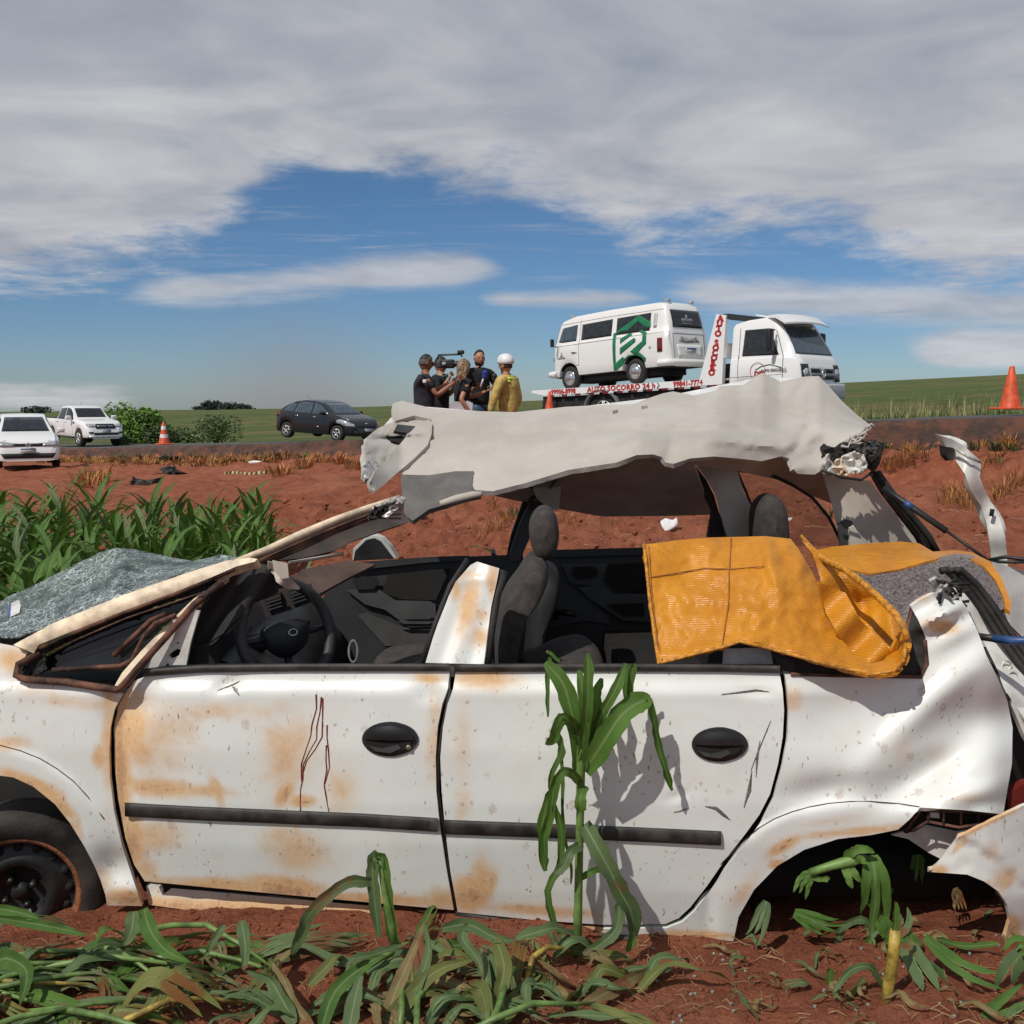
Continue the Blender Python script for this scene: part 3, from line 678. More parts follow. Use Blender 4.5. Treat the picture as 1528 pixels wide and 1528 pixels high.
mb = MB(); mb.tube([U(x, y, Y0(x) + .05) for x, y in ((78, 1000), (110, 998), (180, 994), (197, 985), (215, 950), (232, 930), (262, 918))], .008, 6); mb.tube([U(x, y, Y0(x) + .06) for x, y in ((170, 978), (200, 950), (226, 925), (248, 915))], .009, 6); mb.tube([U(x, y, Y0(x) + .045) for x, y in ((70, 976), (120, 952), (190, 922), (262, 898), (300, 885))], .0028, 5); mb.build('loose_rubber', M['rust_rubber'], wreck, world=True)
beam('upper_windscreen_beam', [(20, 962), (79, 930), (131, 909), (183, 888), (235, 870), (288, 852), (340, 836), (372, 832), (384, 834)], [(50, 975), (58, 962), (105, 943), (183, 912), (262, 883), (314, 862), (353, 845), (376, 840)][:-1] + [(380, 838)], lambda x, y: Y0(x) + .04 + (960 - y) * .0006 - .012 * math.sin(math.pi * min(1, max(0, (y - interp(x, [(20, 958), (131, 907), (288, 850), (384, 832)])) / 28))), M['cream_paint'], .04)
mb = MB(); mb.tube([U(x, y + 1, Y0(x) + .038 + (960 - y) * .0006) for x, y in ((60, 966), (105, 946), (183, 914), (262, 885), (314, 864), (350, 848))], .007, 6); mb.build('beam_rust_edge', M['rust_rubber'], wreck, world=True)
beam('door_frame_beam', [(166, 1032), (182, 1004), (212, 970), (245, 936), (280, 902), (312, 872), (334, 858), (338, 862)], [(186, 1022), (206, 996), (240, 958), (270, 926), (300, 894), (325, 874), (336, 866)], lambda x, y: Y0(x) - .002 + (1030 - y) * .00075, M['cream_paint'], .03)
panel('mirror_plate', [(298, 912), (293, 928), (284, 960), (277, 996), (214, 999), (240, 965), (268, 930), (288, 910)], lambda x, y: Y0(x) + .045, M['white_plain'], wreck, 8, .01, holes=([(265, 968), (270, 970), (267, 978), (256, 983), (251, 978), (258, 972)], [(248, 990), (252, 990), (252, 994), (248, 994)], [(264, 958), (267, 958), (267, 961), (264, 961)]))
panel('plate_backing', [(292, 930), (279, 1000), (216, 1003), (262, 945)], lambda x, y: Y0(x) + .08, M['cavity'], wreck, 12, .01)
# black sheet metal behind the frame: cowl and inner wing
panel('cowl', [(336, 866), (384, 838), (420, 852), (415, 885), (380, 900), (352, 925), (320, 960), (300, 1000), (280, 1000), (296, 915)], lambda x, y: Y0(x) + .14 + .0004 * (x - 280) + .02 * math.sin(x / 11.0 + y / 17.0), M['inner_black'], wreck, 8, .01)
def wind(px, py):
    top = interp(px, [(0, 892), (80, 856), (170, 818), (230, 826), (300, 836), (400, 838)]); bot = interp(px, [(0, 952), (60, 945), (131, 914), (222, 876), (300, 850), (400, 846)])
    t = min(1.1, max(0, (bot - py) / max(4, bot - top)))
    y = 3.27 + .72 * t + .03 * fbm(px / 50, py / 28, 4, 3) - .10 * gauss(px, py, 178, 862, 16, 46, 12)
    return y + .006 * fbm(px / 11, py / 11, 8, 2)
WIND = [(-60, 950), (-60, 925), (0, 898), (16, 888), (31, 883), (79, 859), (131, 833), (152, 823), (172, 818), (199, 819), (236, 827), (262, 833), (283, 836), (291, 846), (262, 858), (222, 876), (183, 890), (131, 913), (79, 932), (26, 950)]
def glass_mat():
    m, t, b = new_mat('crazed_windscreen_glass'); co = coords(t)
    wv = t.n.new('ShaderNodeVectorMath'); wv.operation = 'ADD'; nn = t.n.new('ShaderNodeTexNoise'); nn.inputs['Scale'].default_value = 12; t.l.new(co, nn.inputs['Vector'])
    sc = t.n.new('ShaderNodeVectorMath'); sc.operation = 'SCALE'; sc.inputs['Scale'].default_value = .03; t.l.new(nn.outputs['Color'], sc.inputs[0]); t.l.new(co, wv.inputs[0]); t.l.new(sc.outputs[0], wv.inputs[1])
    v1 = t.voro(wv.outputs[0], 60, 'DISTANCE_TO_EDGE').outputs['Distance']; v2 = t.voro(t.map(wv.outputs[0], rot=(0, .5, 0), scale=(1, 1, .25)), 22, 'DISTANCE_TO_EDGE').outputs['Distance']; v3 = t.voro(wv.outputs[0], 18, 'DISTANCE_TO_EDGE').outputs['Distance']
    cr = t.math('MAXIMUM', t.math('MULTIPLY', .75, t.math('SUBTRACT', 1, t.smooth(v1, .005, .075))), t.math('MAXIMUM', t.math('SUBTRACT', 1, t.smooth(v2, .0, .05)), t.math('SUBTRACT', 1, t.smooth(v3, .0, .04))))
    dens = t.smooth(t.noise(co, 4.0, 5, .65), .32, .56)
    white = t.math('MULTIPLY', cr, t.math('ADD', .10, t.math('MULTIPLY', dens, .75)))
    t.val(b.inputs['Base Color'], t.mix(white, (.035, .055, .055), (.68, .78, .75)))
    t.val(b.inputs['Roughness'], t.math('ADD', .30, t.math('MULTIPLY', cr, .3))); b.inputs['Specular IOR Level'].default_value = .22
    cells = t.voro(wv.outputs[0], 95)
    bump(t, b, cells.outputs['Color'], .5, .004)
    t.val(b.inputs['Alpha'], t.math('ADD', .42, t.math('MULTIPLY', white, .58), clamp=True))
    return m
M['crazed'] = glass_mat()
panel('windscreen', WIND, wind, M['crazed'], wreck, 5, .005)
panel('windscreen', [(283, 838), (330, 828), (372, 832), (340, 838), (300, 850), (262, 860), (286, 848)], lambda x, y: wind(x, y) - .02, M['crazed'], wreck, 5, .005)
panel('bonnet', [(-90, 952), (-90, 925), (10, 905), (60, 905), (130, 880), (180, 868), (215, 872), (222, 884), (131, 920), (60, 955), (30, 968), (0, 962)], lambda x, y: wind(x, y) + .10, M['char'], wreck, 10, .02)
panel('registration_sticker', [(13, 902), (28, 895), (31, 903), (29, 914), (12, 922)], lambda x, y: wind(x, y) - .012, M['white_plain'], wreck, 4, .001)
panel('sticker_stripe', [(13, 902), (16.5, 900.5), (15, 920), (12, 922)], lambda x, y: wind(x, y) - .015, mat('sticker_blue', (.06, .07, .32), .5), wreck, 4, .001)

# ---- broken pillar that rises to the torn roof, plus splintered end
def pil(x, y): return lerp(3.26, 3.62, (x - 370) / 230)
panel('bent_roof_pillar', [(366, 838), (420, 812), (480, 786), (540, 764), (590, 746), (604, 742), (602, 764), (612, 778), (570, 792), (530, 806), (498, 822), (450, 833), (385, 838)], lambda x, y: pil(x, y) + .03 * math.cos((y - interp(x, [(366, 834), (604, 745)])) / 30), mat('grey_pillar_trim', (.12, .10, .085), .6, var=.2), wreck, 8, .05)
mb = MB(); mb.tube([U(x, y, pil(x, y) - .03) for x, y in ((352, 836), (400, 820), (450, 797), (500, 776), (550, 758), (596, 742))], [.006, .013, .014, .013, .012, .009], 7); mb.build('pillar_flange', M['cream_paint'], wreck, world=True)
rr = random.Random(4)
mb = MB()
for k in range(4): mb.tube([U(x, y + 5 + k * 3.0, pil(x, y) - .045 + .006 * k) for x, y in ((385, 832), (450, 803 + k), (500, 782), (560, 760 + rr.uniform(-2, 2)), (598, 748 + k * 4))], .0035, 5)
mb.build('pillar_seams', M['rust_rubber'], wreck, world=True)
panel('splintered_end', [(560, 758), (575, 750), (598, 741), (606, 742), (600, 752), (590, 762), (578, 772), (560, 770), (548, 772)], lambda x, y: 3.50 + .02 * fbm(x / 5, y / 5, 1), M['steel'], wreck, 4, .01)
panel('splinter', [(548, 774), (560, 757), (590, 748), (572, 766), (562, 774)], lambda x, y: 3.46 + .02 * fbm(x / 5, y / 5, 3), M['char'], wreck, 4, .01)
panel('torn_trim', [(400, 838), (418, 842), (428, 848), (430, 862), (447, 876), (445, 880), (425, 878), (412, 868), (409, 858), (400, 850)], lambda x, y: 3.22 + .015 * math.sin((x + y) / 9.0), M['liner_trim'], wreck, 4, .004)
panel('torn_trim', [(406, 836), (429, 841), (431, 862), (420, 864), (409, 852)], lambda x, y: 3.19, M['liner_trim'], wreck, 4, .004)
mb = MB(); mb.tube([U(432, 840, 3.35), U(512, 826, 3.5)], .006, 6); mb.build('trim_rod', M['liner_trim'], wreck, world=True)

# ---- cabin: far doors, floor, dash, wheel, seats
YF = 1.42
def far(px, py): return Y0(px) + YF + .0004 * (900 - py)
def farp(name, pts, dy, m, par, step=14, th=.01, **k): return panel(name, pts, lambda x, y: far(x, y) + dy, m, par, step, th, **k)
fpd = farp('passenger_door', [(505, 845), (560, 838), (640, 833), (780, 827), (790, 900), (800, 1010), (800, 1120), (430, 1120), (440, 950), (490, 880)], 0, M['inner_black'], wreck)
farp('window_ledge', [(515, 840), (640, 831), (700, 829), (700, 836), (640, 839), (520, 852)], -.03, M['inner_black'], fpd, th=.02)
farp('armrest_panel', [(516, 880), (566, 880), (590, 896), (640, 897), (650, 902), (650, 935), (610, 936), (575, 910), (545, 902)], -.03, M['inner_grey'], fpd, th=.03)
farp('door_pocket_panel', [(533, 918), (545, 914), (600, 936), (650, 938), (645, 962), (575, 964)], -.02, M['inner_grey'], fpd, th=.02)
farp('latch_recess', [(526, 866), (540, 860), (562, 861), (565, 870), (558, 879), (532, 880)], -.045, M['cavity'], fpd, th=.01)
farp('speaker_cloth', [(578, 858), (672, 848), (650, 896), (598, 894), (570, 884)], -.02, M['cavity'], fpd, th=.01)
for y in (912, 920, 927): farp('ridge', [(592, y), (642, y + 1), (642, y + 4), (602, y + 4)], -.06, M['inner_grey'], fpd, th=.006)
frd = farp('far_rear_door', [(800, 822), (900, 820), (1010, 817), (1060, 815), (1070, 1120), (800, 1120)], 0, M['inner_black'], wreck)
farp('window_ledge', [(802, 821), (960, 817), (1010, 816), (1010, 826), (820, 832)], -.03, M['inner_black'], frd, th=.03)
farp('latch_recess', [(856, 846), (885, 845), (893, 852), (891, 861), (860, 863), (854, 855)], -.045, M['cavity'], frd, th=.01)
farp('latch_surround', [(838, 842), (908, 840), (898, 866), (902, 876), (862, 872), (850, 868)], -.02, M['inner_grey'], frd, th=.01)
farp('trim_panel', [(832, 866), (870, 886), (908, 920), (909, 931), (870, 926), (812, 940), (812, 905)], -.015, M['inner_grey'], frd, th=.02)
farp('armrest', [(862, 876), (900, 874), (916, 886), (968, 886), (970, 928), (930, 926), (905, 910), (880, 894)], -.04, M['inner_grey'], frd, th=.05)
farp('pocket', [(906, 902), (960, 900), (962, 918), (930, 918)], -.055, M['cavity'], frd, th=.01)
farp('speaker_cloth', [(908, 842), (965, 840), (966, 884), (920, 882), (905, 868)], -.02, M['cavity'], frd, th=.01)
mb = MB(); c = far(828, 915); mb.lathe([(.0001, -.03), (.02, -.03), (.022, 0)], U(827, 916, c - .05), 'y', 14); mb.tube([U(827, 914, c - .08), U(845, 914, c - .10), U(860, 918, c - .10)], [.012, .014, .011], 8); mb.build('window_winder', M['black_plastic'], frd, world=True)
mb = MB(); mb.tube([U(736, 822, 4.55), U(736, 833, 4.5)], .012, 6); mb.build('door_lock_button', M['black_plastic'], fpd, world=True)
panel('door_mirror', [(526, 836), (527, 818), (545, 802), (558, 799), (570, 804), (582, 816), (592, 833)], lambda x, y: 4.55, M['white_plain'], wreck, 6, .09)
panel('mirror_shell', [(527, 837), (530, 822), (546, 806), (558, 803), (568, 808), (588, 834)], lambda x, y: 4.54, M['black_plastic'], wreck, 6, .02)
# floor pan, sills, bulkheads
fl = MB()
for (x0, x1, y0, y1, z0, z1) in ((-1.12, 1.55, 3.14, 4.55, .02, .16),): fl.box(((x0 + x1) / 2, (y0 + y1) / 2, (z0 + z1) / 2), (x1 - x0, y1 - y0, z1 - z0))
fl.build('floor_pan', M['cavity'], wreck, world=True)
mb = MB(); mb.box((-1.0, 3.85, .45), (.08, 1.35, .75)); mb.build('bulkhead', M['cavity'], wreck, world=True)
mb = MB(); mb.box((.85, 3.9, .36), (.9, 1.2, .5)); mb.build('rear_bench_base', M['cavity'], wreck, world=True)
# dashboard: a rounded slab across the car
def dash():
    prof = [(-.72, .20), (-.74, .52), (-.80, .64), (-.90, .73), (-1.00, .76), (-1.12, .74), (-1.12, .2)]
    prof = crom([Vector((a, b, 0)) for a, b in prof], 4)
    vs, fs = [], []; n = len(prof)
    for i in range(9):
        y = lerp(3.30, 4.40, i / 8)
        for p in prof: vs.append(Vector((p.x + .03 * math.sin(i * .8), y, p.y + .02 * (i / 8))))
    for i in range(8):
        for k in range(n - 1): fs.append((i * n + k, i * n + k + 1, (i + 1) * n + k + 1, (i + 1) * n + k))
    fs.append(tuple(range(n))); fs.append(tuple(range(8 * n, 9 * n))[::-1])
    d = obj('dashboard', vs, fs, M['inner_black'], wreck, world=True)
    return d
dsh = dash()
panel('dashboard_top', [(418, 880), (450, 850), (520, 836), (560, 842), (520, 862), (480, 884), (440, 900)], lambda x, y: 4.0 - (y - 840) * .004, mat('dusty_dashboard_top', (.075, .045, .035), .85, var=.3), dsh, 8, .01)
for x0, y0 in ((394, 892), (430, 882)):
    panel('air_vent', [(x0, y0), (x0 + 24, y0 - 7), (x0 + 28, y0 + 14), (x0 + 6, y0 + 22)], lambda x, y: 3.62, M['cavity'], dsh, 8, .02)
    for k in range(4): panel('vent_slat', [(x0 + 2 + k, y0 + 3 + k * 5), (x0 + 24 + k, y0 - 4 + k * 5), (x0 + 24 + k, y0 - 2 + k * 5), (x0 + 2 + k, y0 + 5 + k * 5)], lambda x, y: 3.60, M['inner_grey'], dsh, 8, .01)
panel('vent_surround', [(388, 890), (428, 872), (462, 872), (472, 896), (440, 908), (396, 922)], lambda x, y: 3.64, mat('vent_surround', (.045, .035, .032), .6), dsh, 8, .02)
panel('air_vent', [(292, 966), (306, 962), (316, 992), (292, 994)], lambda x, y: 3.30, M['cavity'], dsh, 8, .02)
for k in range(4): panel('vent_slat', [(292, 970 + k * 6), (307, 966 + k * 6), (308, 968 + k * 6), (292, 972 + k * 6)], lambda x, y: 3.29, M['inner_grey'], dsh, 8, .01)
# steering wheel
sw = thing('steering_wheel', U(432, 950, 3.42), None, None); sw.parent = wreck; sw.location = sw.location - wreck.location
cen = U(428, 946, 3.42); ax = Vector((.70, -.64, .30)).normalized(); u_ = ax.cross(Vector((0, 0, 1))).normalized(); v_ = u_.cross(ax)
def ring(c, u, v, r, tr, seg=40): 
    mb = MB(); P = [c + (u * math.cos(a) + v * math.sin(a)) * r for a in [2 * math.pi * k / seg for k in range(seg)]]
    vs, fs = [], []
    for i, p in enumerate(P):
        rad = (p - c).normalized(); ax_ = u.cross(v)
        for k in range(10):
            th = 2 * math.pi * k / 10; vs.append(p + (rad * math.cos(th) + ax_ * math.sin(th)) * tr)
    for i in range(seg):
        for k in range(10): a, b = i * 10 + k, i * 10 + (k + 1) % 10; a2, b2 = ((i + 1) % seg) * 10 + k, ((i + 1) % seg) * 10 + (k + 1) % 10; fs.append((a, b, b2, a2))
    return vs, fs
vs, fs = ring(cen, u_, v_, .178, .020); obj('rim', vs, fs, M['inner_grey'], sw, world=True)
mb = MB(); c2 = cen - ax * .02
hub = crom([c2 + u_ * a + v_ * b for a, b in ((-.085, .03), (0, .055), (.085, .03), (.08, -.03), (.03, -.075), (-.03, -.075), (-.08, -.03))], 4, True)
n = len(hub); mb.add([p + ax * .0 for p in hub] + [c2 + (p - c2) * .85 + ax * .045 for p in hub] + [c2 + ax * .055], [(i, (i + 1) % n, n + (i + 1) % n, n + i) for i in range(n)] + [(n + i, n + (i + 1) % n, 2 * n) for i in range(n)])
mb.build('hub', M['inner_black'], sw, world=True)
for a, b in ((-.17, .0), (.17, .0), (0, -.17)):
    mb = MB(); mb.tube([c2 + u_ * a * .45 + v_ * b * .45, c2 + u_ * a + v_ * b], [.026, .014], 8, flat=.6); mb.build('spoke', M['inner_black'], sw, world=True)
e = c2 + ax * .058; vs, fs = ring(e, u_, v_ * .62, .017, .002, 20); obj('emblem', vs, fs, M['steel'], sw, world=True)
mb = MB(); mb.tube([cen - ax * .05, cen - ax * .3], .035, 10); mb.tube([cen - ax * .06 + v_ * .02, cen - ax * .06 - u_ * .14 + v_ * .03], .009, 6); mb.build('steering_column', M['inner_black'], sw, world=True)

def blob_seat(name, outline, yc, half, m, par, puff=.05):
    """an upholstered block: side outline in px at depth yc, given width and rounded edges"""
    ol = crom([Vector((a, b, 0)) for a, b in outline], 4, True); n = len(ol); cx = sum(p.x for p in ol) / n; cy = sum(p.y for p in ol) / n
    vs, fs = [], []; lay = [(-1.075, .01), (-1.07, .2), (-1.045, .45), (-1, .68), (-.92, .84), (-.7, .96), (-.3, 1.02), (0, 1.03), (.4, 1.02), (.8, .94), (1, .68), (1.05, .2), (1.06, .01)]
    for s, k in lay:
        for p in ol:
            Yd = yc + s * half; b = U(cx + (p.x - cx) * k, cy + (p.y - cy) * k, yc); vs.append(Vector((b.x, Yd, b.z)))
    for i in range(len(lay) - 1):
        for k in range(n): fs.append((i * n + k, i * n + (k + 1) % n, (i + 1) * n + (k + 1) % n, (i + 1) * n + k))
    fs.append(tuple(range(n))); fs.append(tuple(range((len(lay) - 1) * n, len(lay) * n))[::-1])
    return obj(name, vs, fs, m, par, world=True)
dseat = thing('driver_seat', U(770, 985, 3.5), None, None); dseat.parent = wreck; dseat.location = dseat.location - wreck.location
blob_seat('headrest', [(812, 756), (826, 764), (833, 790), (830, 815), (818, 830), (803, 830), (793, 812), (790, 785), (798, 764)], 3.55, .12, M['seat'], dseat)
blob_seat('backrest', [(792, 829), (812, 834), (817, 856), (806, 880), (788, 905), (772, 960), (764, 1040), (748, 1050), (740, 985), (741, 925), (752, 885), (772, 856)], 3.52, .20, M['seat'], dseat)
for q in (3.45, 3.62): mb = MB(); mb.tube([U(806, 826, q), U(810, 848, q)], .006, 6); mb.build('headrest_post', M['steel'], dseat, world=True)
blob_seat('seat_cushion', [(560, 988), (600, 976), (640, 974), (720, 985), (740, 1040), (560, 1050)], 3.9, .22, M['seat'], dseat)
pseat = thing('passenger_seat', U(790, 1000, 4.1), None, None); pseat.parent = wreck; pseat.location = pseat.location - wreck.location
blob_seat('backrest', [(806, 845), (828, 848), (834, 868), (826, 900), (812, 960), (806, 1050), (780, 1050), (784, 960), (792, 890)], 4.12, .20, M['inner_black'], pseat)
bench = thing('rear_seat', U(840, 1000, 3.6), None, None); bench.parent = wreck; bench.location = bench.location - wreck.location
blob_seat('seat_cushion', [(778, 994), (800, 984), (835, 968), (868, 962), (890, 972), (900, 996), (900, 1060), (770, 1060)], 3.55, .24, M['seat'], bench)
blob_seat('headrest', [(1137, 742), (1148, 738), (1160, 744), (1168, 765), (1170, 805), (1160, 840), (1128, 840), (1124, 800), (1126, 760)], 4.15, .12, M['seat'], bench)
blob_seat('seat_back', [(1060, 850), (1150, 835), (1180, 860), (1190, 960), (1180, 1050), (1040, 1050)], 3.95, .45, M['inner_black'], bench)
mb = MB(); vs, fs = ring(U(527, 972, 3.9), Vector((.4, 0, 0)), Vector((0, .1, 1)), .042, .005, 24); obj('lanyard_loop', vs, fs, mat('pale_cloth', (.20, .20, .25), .9), wreck, world=True)

# ---- the near middle pillar stub with its dark frames
def pillar_d(x, y): return Y0(x) + .045 + (990 - y) * .00085
panel('middle_pillar', [(702, 843), (712, 838), (728, 843), (745, 848), (741, 870), (733, 905), (727, 950), (722, 991), (676, 990), (635, 989), (648, 945), (662, 905), (680, 868)], lambda x, y: pillar_d(x, y) + .0035 * math.cos((x - lerp(655, 712, (990 - y) / 150)) / 7) - .006 * gauss(x, y, 700, 865, 60, 8), M['paint'], wreck, 6, .03, dirt=blobs([(735, 865, 10, 30, 0, .8), (700, 900, 16, 60, 15, .7), (690, 858, 30, 9, 0, .5), (720, 950, 30, 18, 0, .55), (715, 918, 20, 12, 0, .5), (680, 880, 9, 20, 0, .8)]))
mb = MB(); mb.tube([U(x, y, pillar_d(x, y) + .0) for x, y in ((629, 990), (650, 930), (672, 874), (698, 834))], .0085, 8); mb.build('window_frame', M['rubber'], wreck, world=True)
mb = MB(); mb.tube([U(x, y, pillar_d(x, y) + .02) for x, y in ((727, 990), (733, 940), (741, 890), (752, 852))], .013, 8); mb.build('window_frame', M['rubber'], wreck, world=True)
# far middle pillar with belt guide
panel('far_middle_pillar', [(788, 725), (800, 730), (786, 775), (772, 850), (762, 880), (745, 885), (752, 850), (762, 800)], lambda x, y: 4.50, M['rubber'], wreck, 8, .05)
panel('pillar_trim', [(800, 748), (812, 752), (796, 790), (776, 836), (762, 838), (760, 828), (776, 780), (792, 748)], lambda x, y: 4.42, M['inner_grey'], wreck, 8, .04)
mb = MB(); vs, fs = ring(U(804, 750, 4.40), Vector((1, 0, 0)), Vector((0, .1, .7)), .04, .009, 20); obj('belt_guide', vs, fs, M['inner_black'], wreck, world=True)
mb = MB(); mb.tube([U(798, 905, 4.0), U(806, 985, 4.0)], .006, 6); mb.tube([U(806, 870, 3.95), U(800, 905, 4.0)], .006, 6); mb.build('seat_belt', M['inner_grey'], wreck, world=True)

# ---- roof: the lining folded over towards us, and the shaded remainder behind
M['liner'] = None
def liner_mat():
    m, t, b = new_mat('pale_grey_roof_lining'); co = coords(t)
    n = t.noise(co, 3.2, 6, .65); n2 = t.noise(t.map(co, scale=(1, 1, 3)), 130, 3, .7)
    c = t.mix(t.smooth(n, .3, .72), (.42, .38, .335), (.52, .48, .43))
    c = t.mix(t.math('MULTIPLY', t.smooth(t.noise(co, 11, 5, .7), .60, .78), .30), c, (.40, .26, .17))
    c = t.mix(t.math('MULTIPLY', n2, .25), c, (.34, .31, .28))
    t.val(b.inputs['Base Color'], c); b.inputs['Roughness'].default_value = .95; b.inputs['Sheen Weight'].default_value = .2
    bump(t, b, t.math('ADD', n2, t.math('MULTIPLY', t.noise(co, 14, 5), 1.8)), .5, .004); return m
M['liner'] = liner_mat()
M['dark_patch'] = mat('dark_grey_cloth_patch', (.13, .122, .115), .95, var=.15, bmp=.3, bscale=300)
TOPL = [(590, 599), (650, 611), (720, 615), (770, 615), (845, 607), (930, 600), (989, 587), (1040, 590), (1074, 577), (1105, 574), (1138, 557), (1163, 570), (1199, 562), (1223, 562), (1295, 632)]
BOTL = [(545, 690), (598, 775), (665, 753), (720, 737), (783, 721), (849, 700), (900, 689), (955, 678), (993, 689), (1065, 681), (1136, 688), (1175, 682), (1230, 678), (1298, 640)]
def roof_d(px, py):
    yt = interp(px, TOPL); yb = interp(px, BOTL); t = min(1.15, max(-.05, (py - yt) / max(8, yb - yt)))
    y = 4.62 - .95 * t + .22 * t * t
    # curled lower lip and lengthwise folds
    y -= .05 * math.sin(math.pi * min(1, max(0, (t - .55) / .45))) * sstep(880, 980, px)
    y += .03 * math.exp(-((py - interp(px, [(640, 655), (760, 645), (900, 641), (1160, 640), (1280, 640)])) / 4.0) ** 2)
    y -= .035 * math.exp(-((py - interp(px, [(700, 735), (850, 690), (960, 655), (1060, 655), (1170, 668), (1240, 640)])) / 7.0) ** 2) * sstep(850, 960, px)
    y += .35 * sstep(1030, 1230, px) + .011 * fbm(px / 120, py / 50, 3, 3) + .0012 * fbm(px / 18, py / 14, 6, 3); r1 = 1 - abs(fbm(px / 75 + py / 60, py / 38 - px / 200, 7, 3)) * 4; y -= .010 * max(0, r1) ** 3 * sstep(0, .2, t)
    y += .045 * gauss(px, py, 1195, 655, 7, 22, 35) + .03 * gauss(px, py, 1003, 660, 6, 22, 15) + .03 * gauss(px, py, 1195, 578, 5, 16, 40)
    return y
ROOF = [(586, 602), (600, 598), (640, 608), (700, 613), (770, 615), (845, 607), (900, 604), (945, 603), (968, 594), (989, 587), (1004, 584), (1035, 590), (1068, 583), (1074, 576), (1110, 574), (1126, 562), (1138, 556), (1152, 563), (1164, 570), (1180, 566), (1199, 562), (1222, 561), (1232, 571), (1256, 598), (1280, 620), (1297, 633), (1288, 642), (1272, 652), (1252, 662), (1240, 672), (1233, 684), (1229, 700), (1216, 708), (1190, 707), (1184, 700), (1178, 684), (1166, 681), (1136, 688), (1100, 684), (1065, 681), (1030, 684), (1005, 692), (993, 690), (988, 682), (974, 678), (950, 679), (920, 690), (895, 694), (849, 701), (783, 721), (735, 733), (708, 731), (704, 722), (706, 703), (680, 703), (640, 709), (598, 709), (606, 690), (636, 668), (644, 626), (618, 620), (590, 628), (584, 612)]
rl = panel('roof_lining', ROOF, roof_d, M['liner'], wreck, 6, .02, holes=([(914, 613), (922, 611), (923, 616), (915, 618)], [(957, 606), (966, 605), (967, 609), (958, 611)]))
panel('lining_patch', [(598, 708), (640, 709), (680, 703), (707, 703), (704, 722), (708, 733), (716, 738), (690, 744), (665, 753), (640, 760), (616, 777), (606, 770), (600, 745)], lambda x, y: roof_d(x, y) - .012 + .01 * math.sin(x / 14), M['dark_patch'], wreck, 6, .02)
mb = MB(); mb.tube([U(x, y, roof_d(x, y) - .02) for x, y in ((657, 752), (680, 745), (705, 739), (719, 737))], [.012, .016, .016, .010], 8); mb.build('grab_handle', M['liner_trim'], wreck, world=True)
panel('roof_back', [(600, 604), (770, 618), (989, 592), (1138, 562), (1223, 566), (1290, 634), (1220, 676), (1065, 676), (900, 684), (720, 732), (610, 765), (600, 700), (560, 690), (560, 650)], lambda x, y: roof_d(x, y) + .06, mat('roof_white_outer_skin', (.74, .74, .72), .35), wreck, 16, .01)
# front corner: visors, map-light plate, crumpled header
panel('header_corner', [(592, 627), (618, 620), (645, 626), (640, 660), (606, 690), (575, 700), (545, 720), (541, 716), (537, 684), (548, 652), (562, 640), (580, 632)], lambda x, y: roof_d(x, y) + .035 + .015 * fbm(x / 12, y / 12, 3), M['liner'], wreck, 5, .02)
vis = panel('sun_visor', [(640, 626), (645, 632), (644, 648), (638, 664), (618, 684), (590, 708), (570, 726), (560, 733), (553, 730), (551, 722), (560, 702), (585, 676), (612, 645), (626, 630)], lambda x, y: roof_d(x, y) - .03, M['liner'], wreck, 5, .016)
panel('map_light', [(593, 633), (620, 636), (615, 647), (588, 643)], lambda x, y: roof_d(x, y) + .0, M['inner_grey'], wreck, 5, .01)
panel('visor_plate', [(574, 646), (590, 628), (622, 632), (624, 640), (602, 654), (580, 650)], lambda x, y: roof_d(x, y) + .02, M['liner_trim'], wreck, 5, .01)
panel('header_gap', [(578, 652), (600, 650), (610, 655), (596, 661), (584, 658)], lambda x, y: roof_d(x, y) + .01, M['cavity'], wreck, 5, .01)
panel('header_scrap', [(541, 692), (552, 686), (566, 690), (562, 708), (548, 724), (541, 716)], lambda x, y: roof_d(x, y) + .0 + .02 * fbm(x / 5, y / 5, 2), M['steel'], wreck, 4, .01)
# frayed rear corner
rr = random.Random(9); mb = MB()
for k in range(14):
    x = rr.uniform(1252, 1296); y = 690 - (x - 1228) * .75 + rr.uniform(-6, 6); d = roof_d(x, y); mb.tube([U(x, y, d), U(x + rr.uniform(4, 12), y + rr.uniform(-6, 4), d - .03), U(x + rr.uniform(8, 22), y + rr.uniform(-12, 4), d - .02)], [.008, .005, .002], 5)
mb.build('frayed_edge', M['liner'], wreck, world=True)['kind'] = 'stuff'
# shaded ceiling and far rail
def ceil_d(px, py): return 4.28 + .38 * sstep(1030, 1200, px) + .0045 * max(0, 772 - py) * -.6 + .35 * sstep(690, 772, py) + .01 * fbm(px / 60, py / 40, 2, 2)
panel('far_roof_lining', [(720, 736), (800, 700), (900, 680), (1000, 676), (1180, 672), (1232, 690), (1246, 712), (1242, 752), (1200, 735), (1160, 716), (1101, 703), (1036, 694), (1062, 768), (1000, 770), (900, 771), (820, 757), (760, 745)], ceil_d, M['liner_trim'], wreck, 12, .02)
mb = MB(); mb.tube([U(x, y, ceil_d(x, y) - .015) for x, y in ((780, 722), (782, 724), (815, 735), (833, 712))], .004, 5); mb.build('lining_seam', M['inner_grey'], wreck, world=True)
panel('pillar_cover', [(780, 722), (848, 702), (838, 722), (834, 760), (822, 762), (810, 752), (800, 742), (795, 728)], lambda x, y: 4.30, M['liner_trim'], wreck, 8, .02)
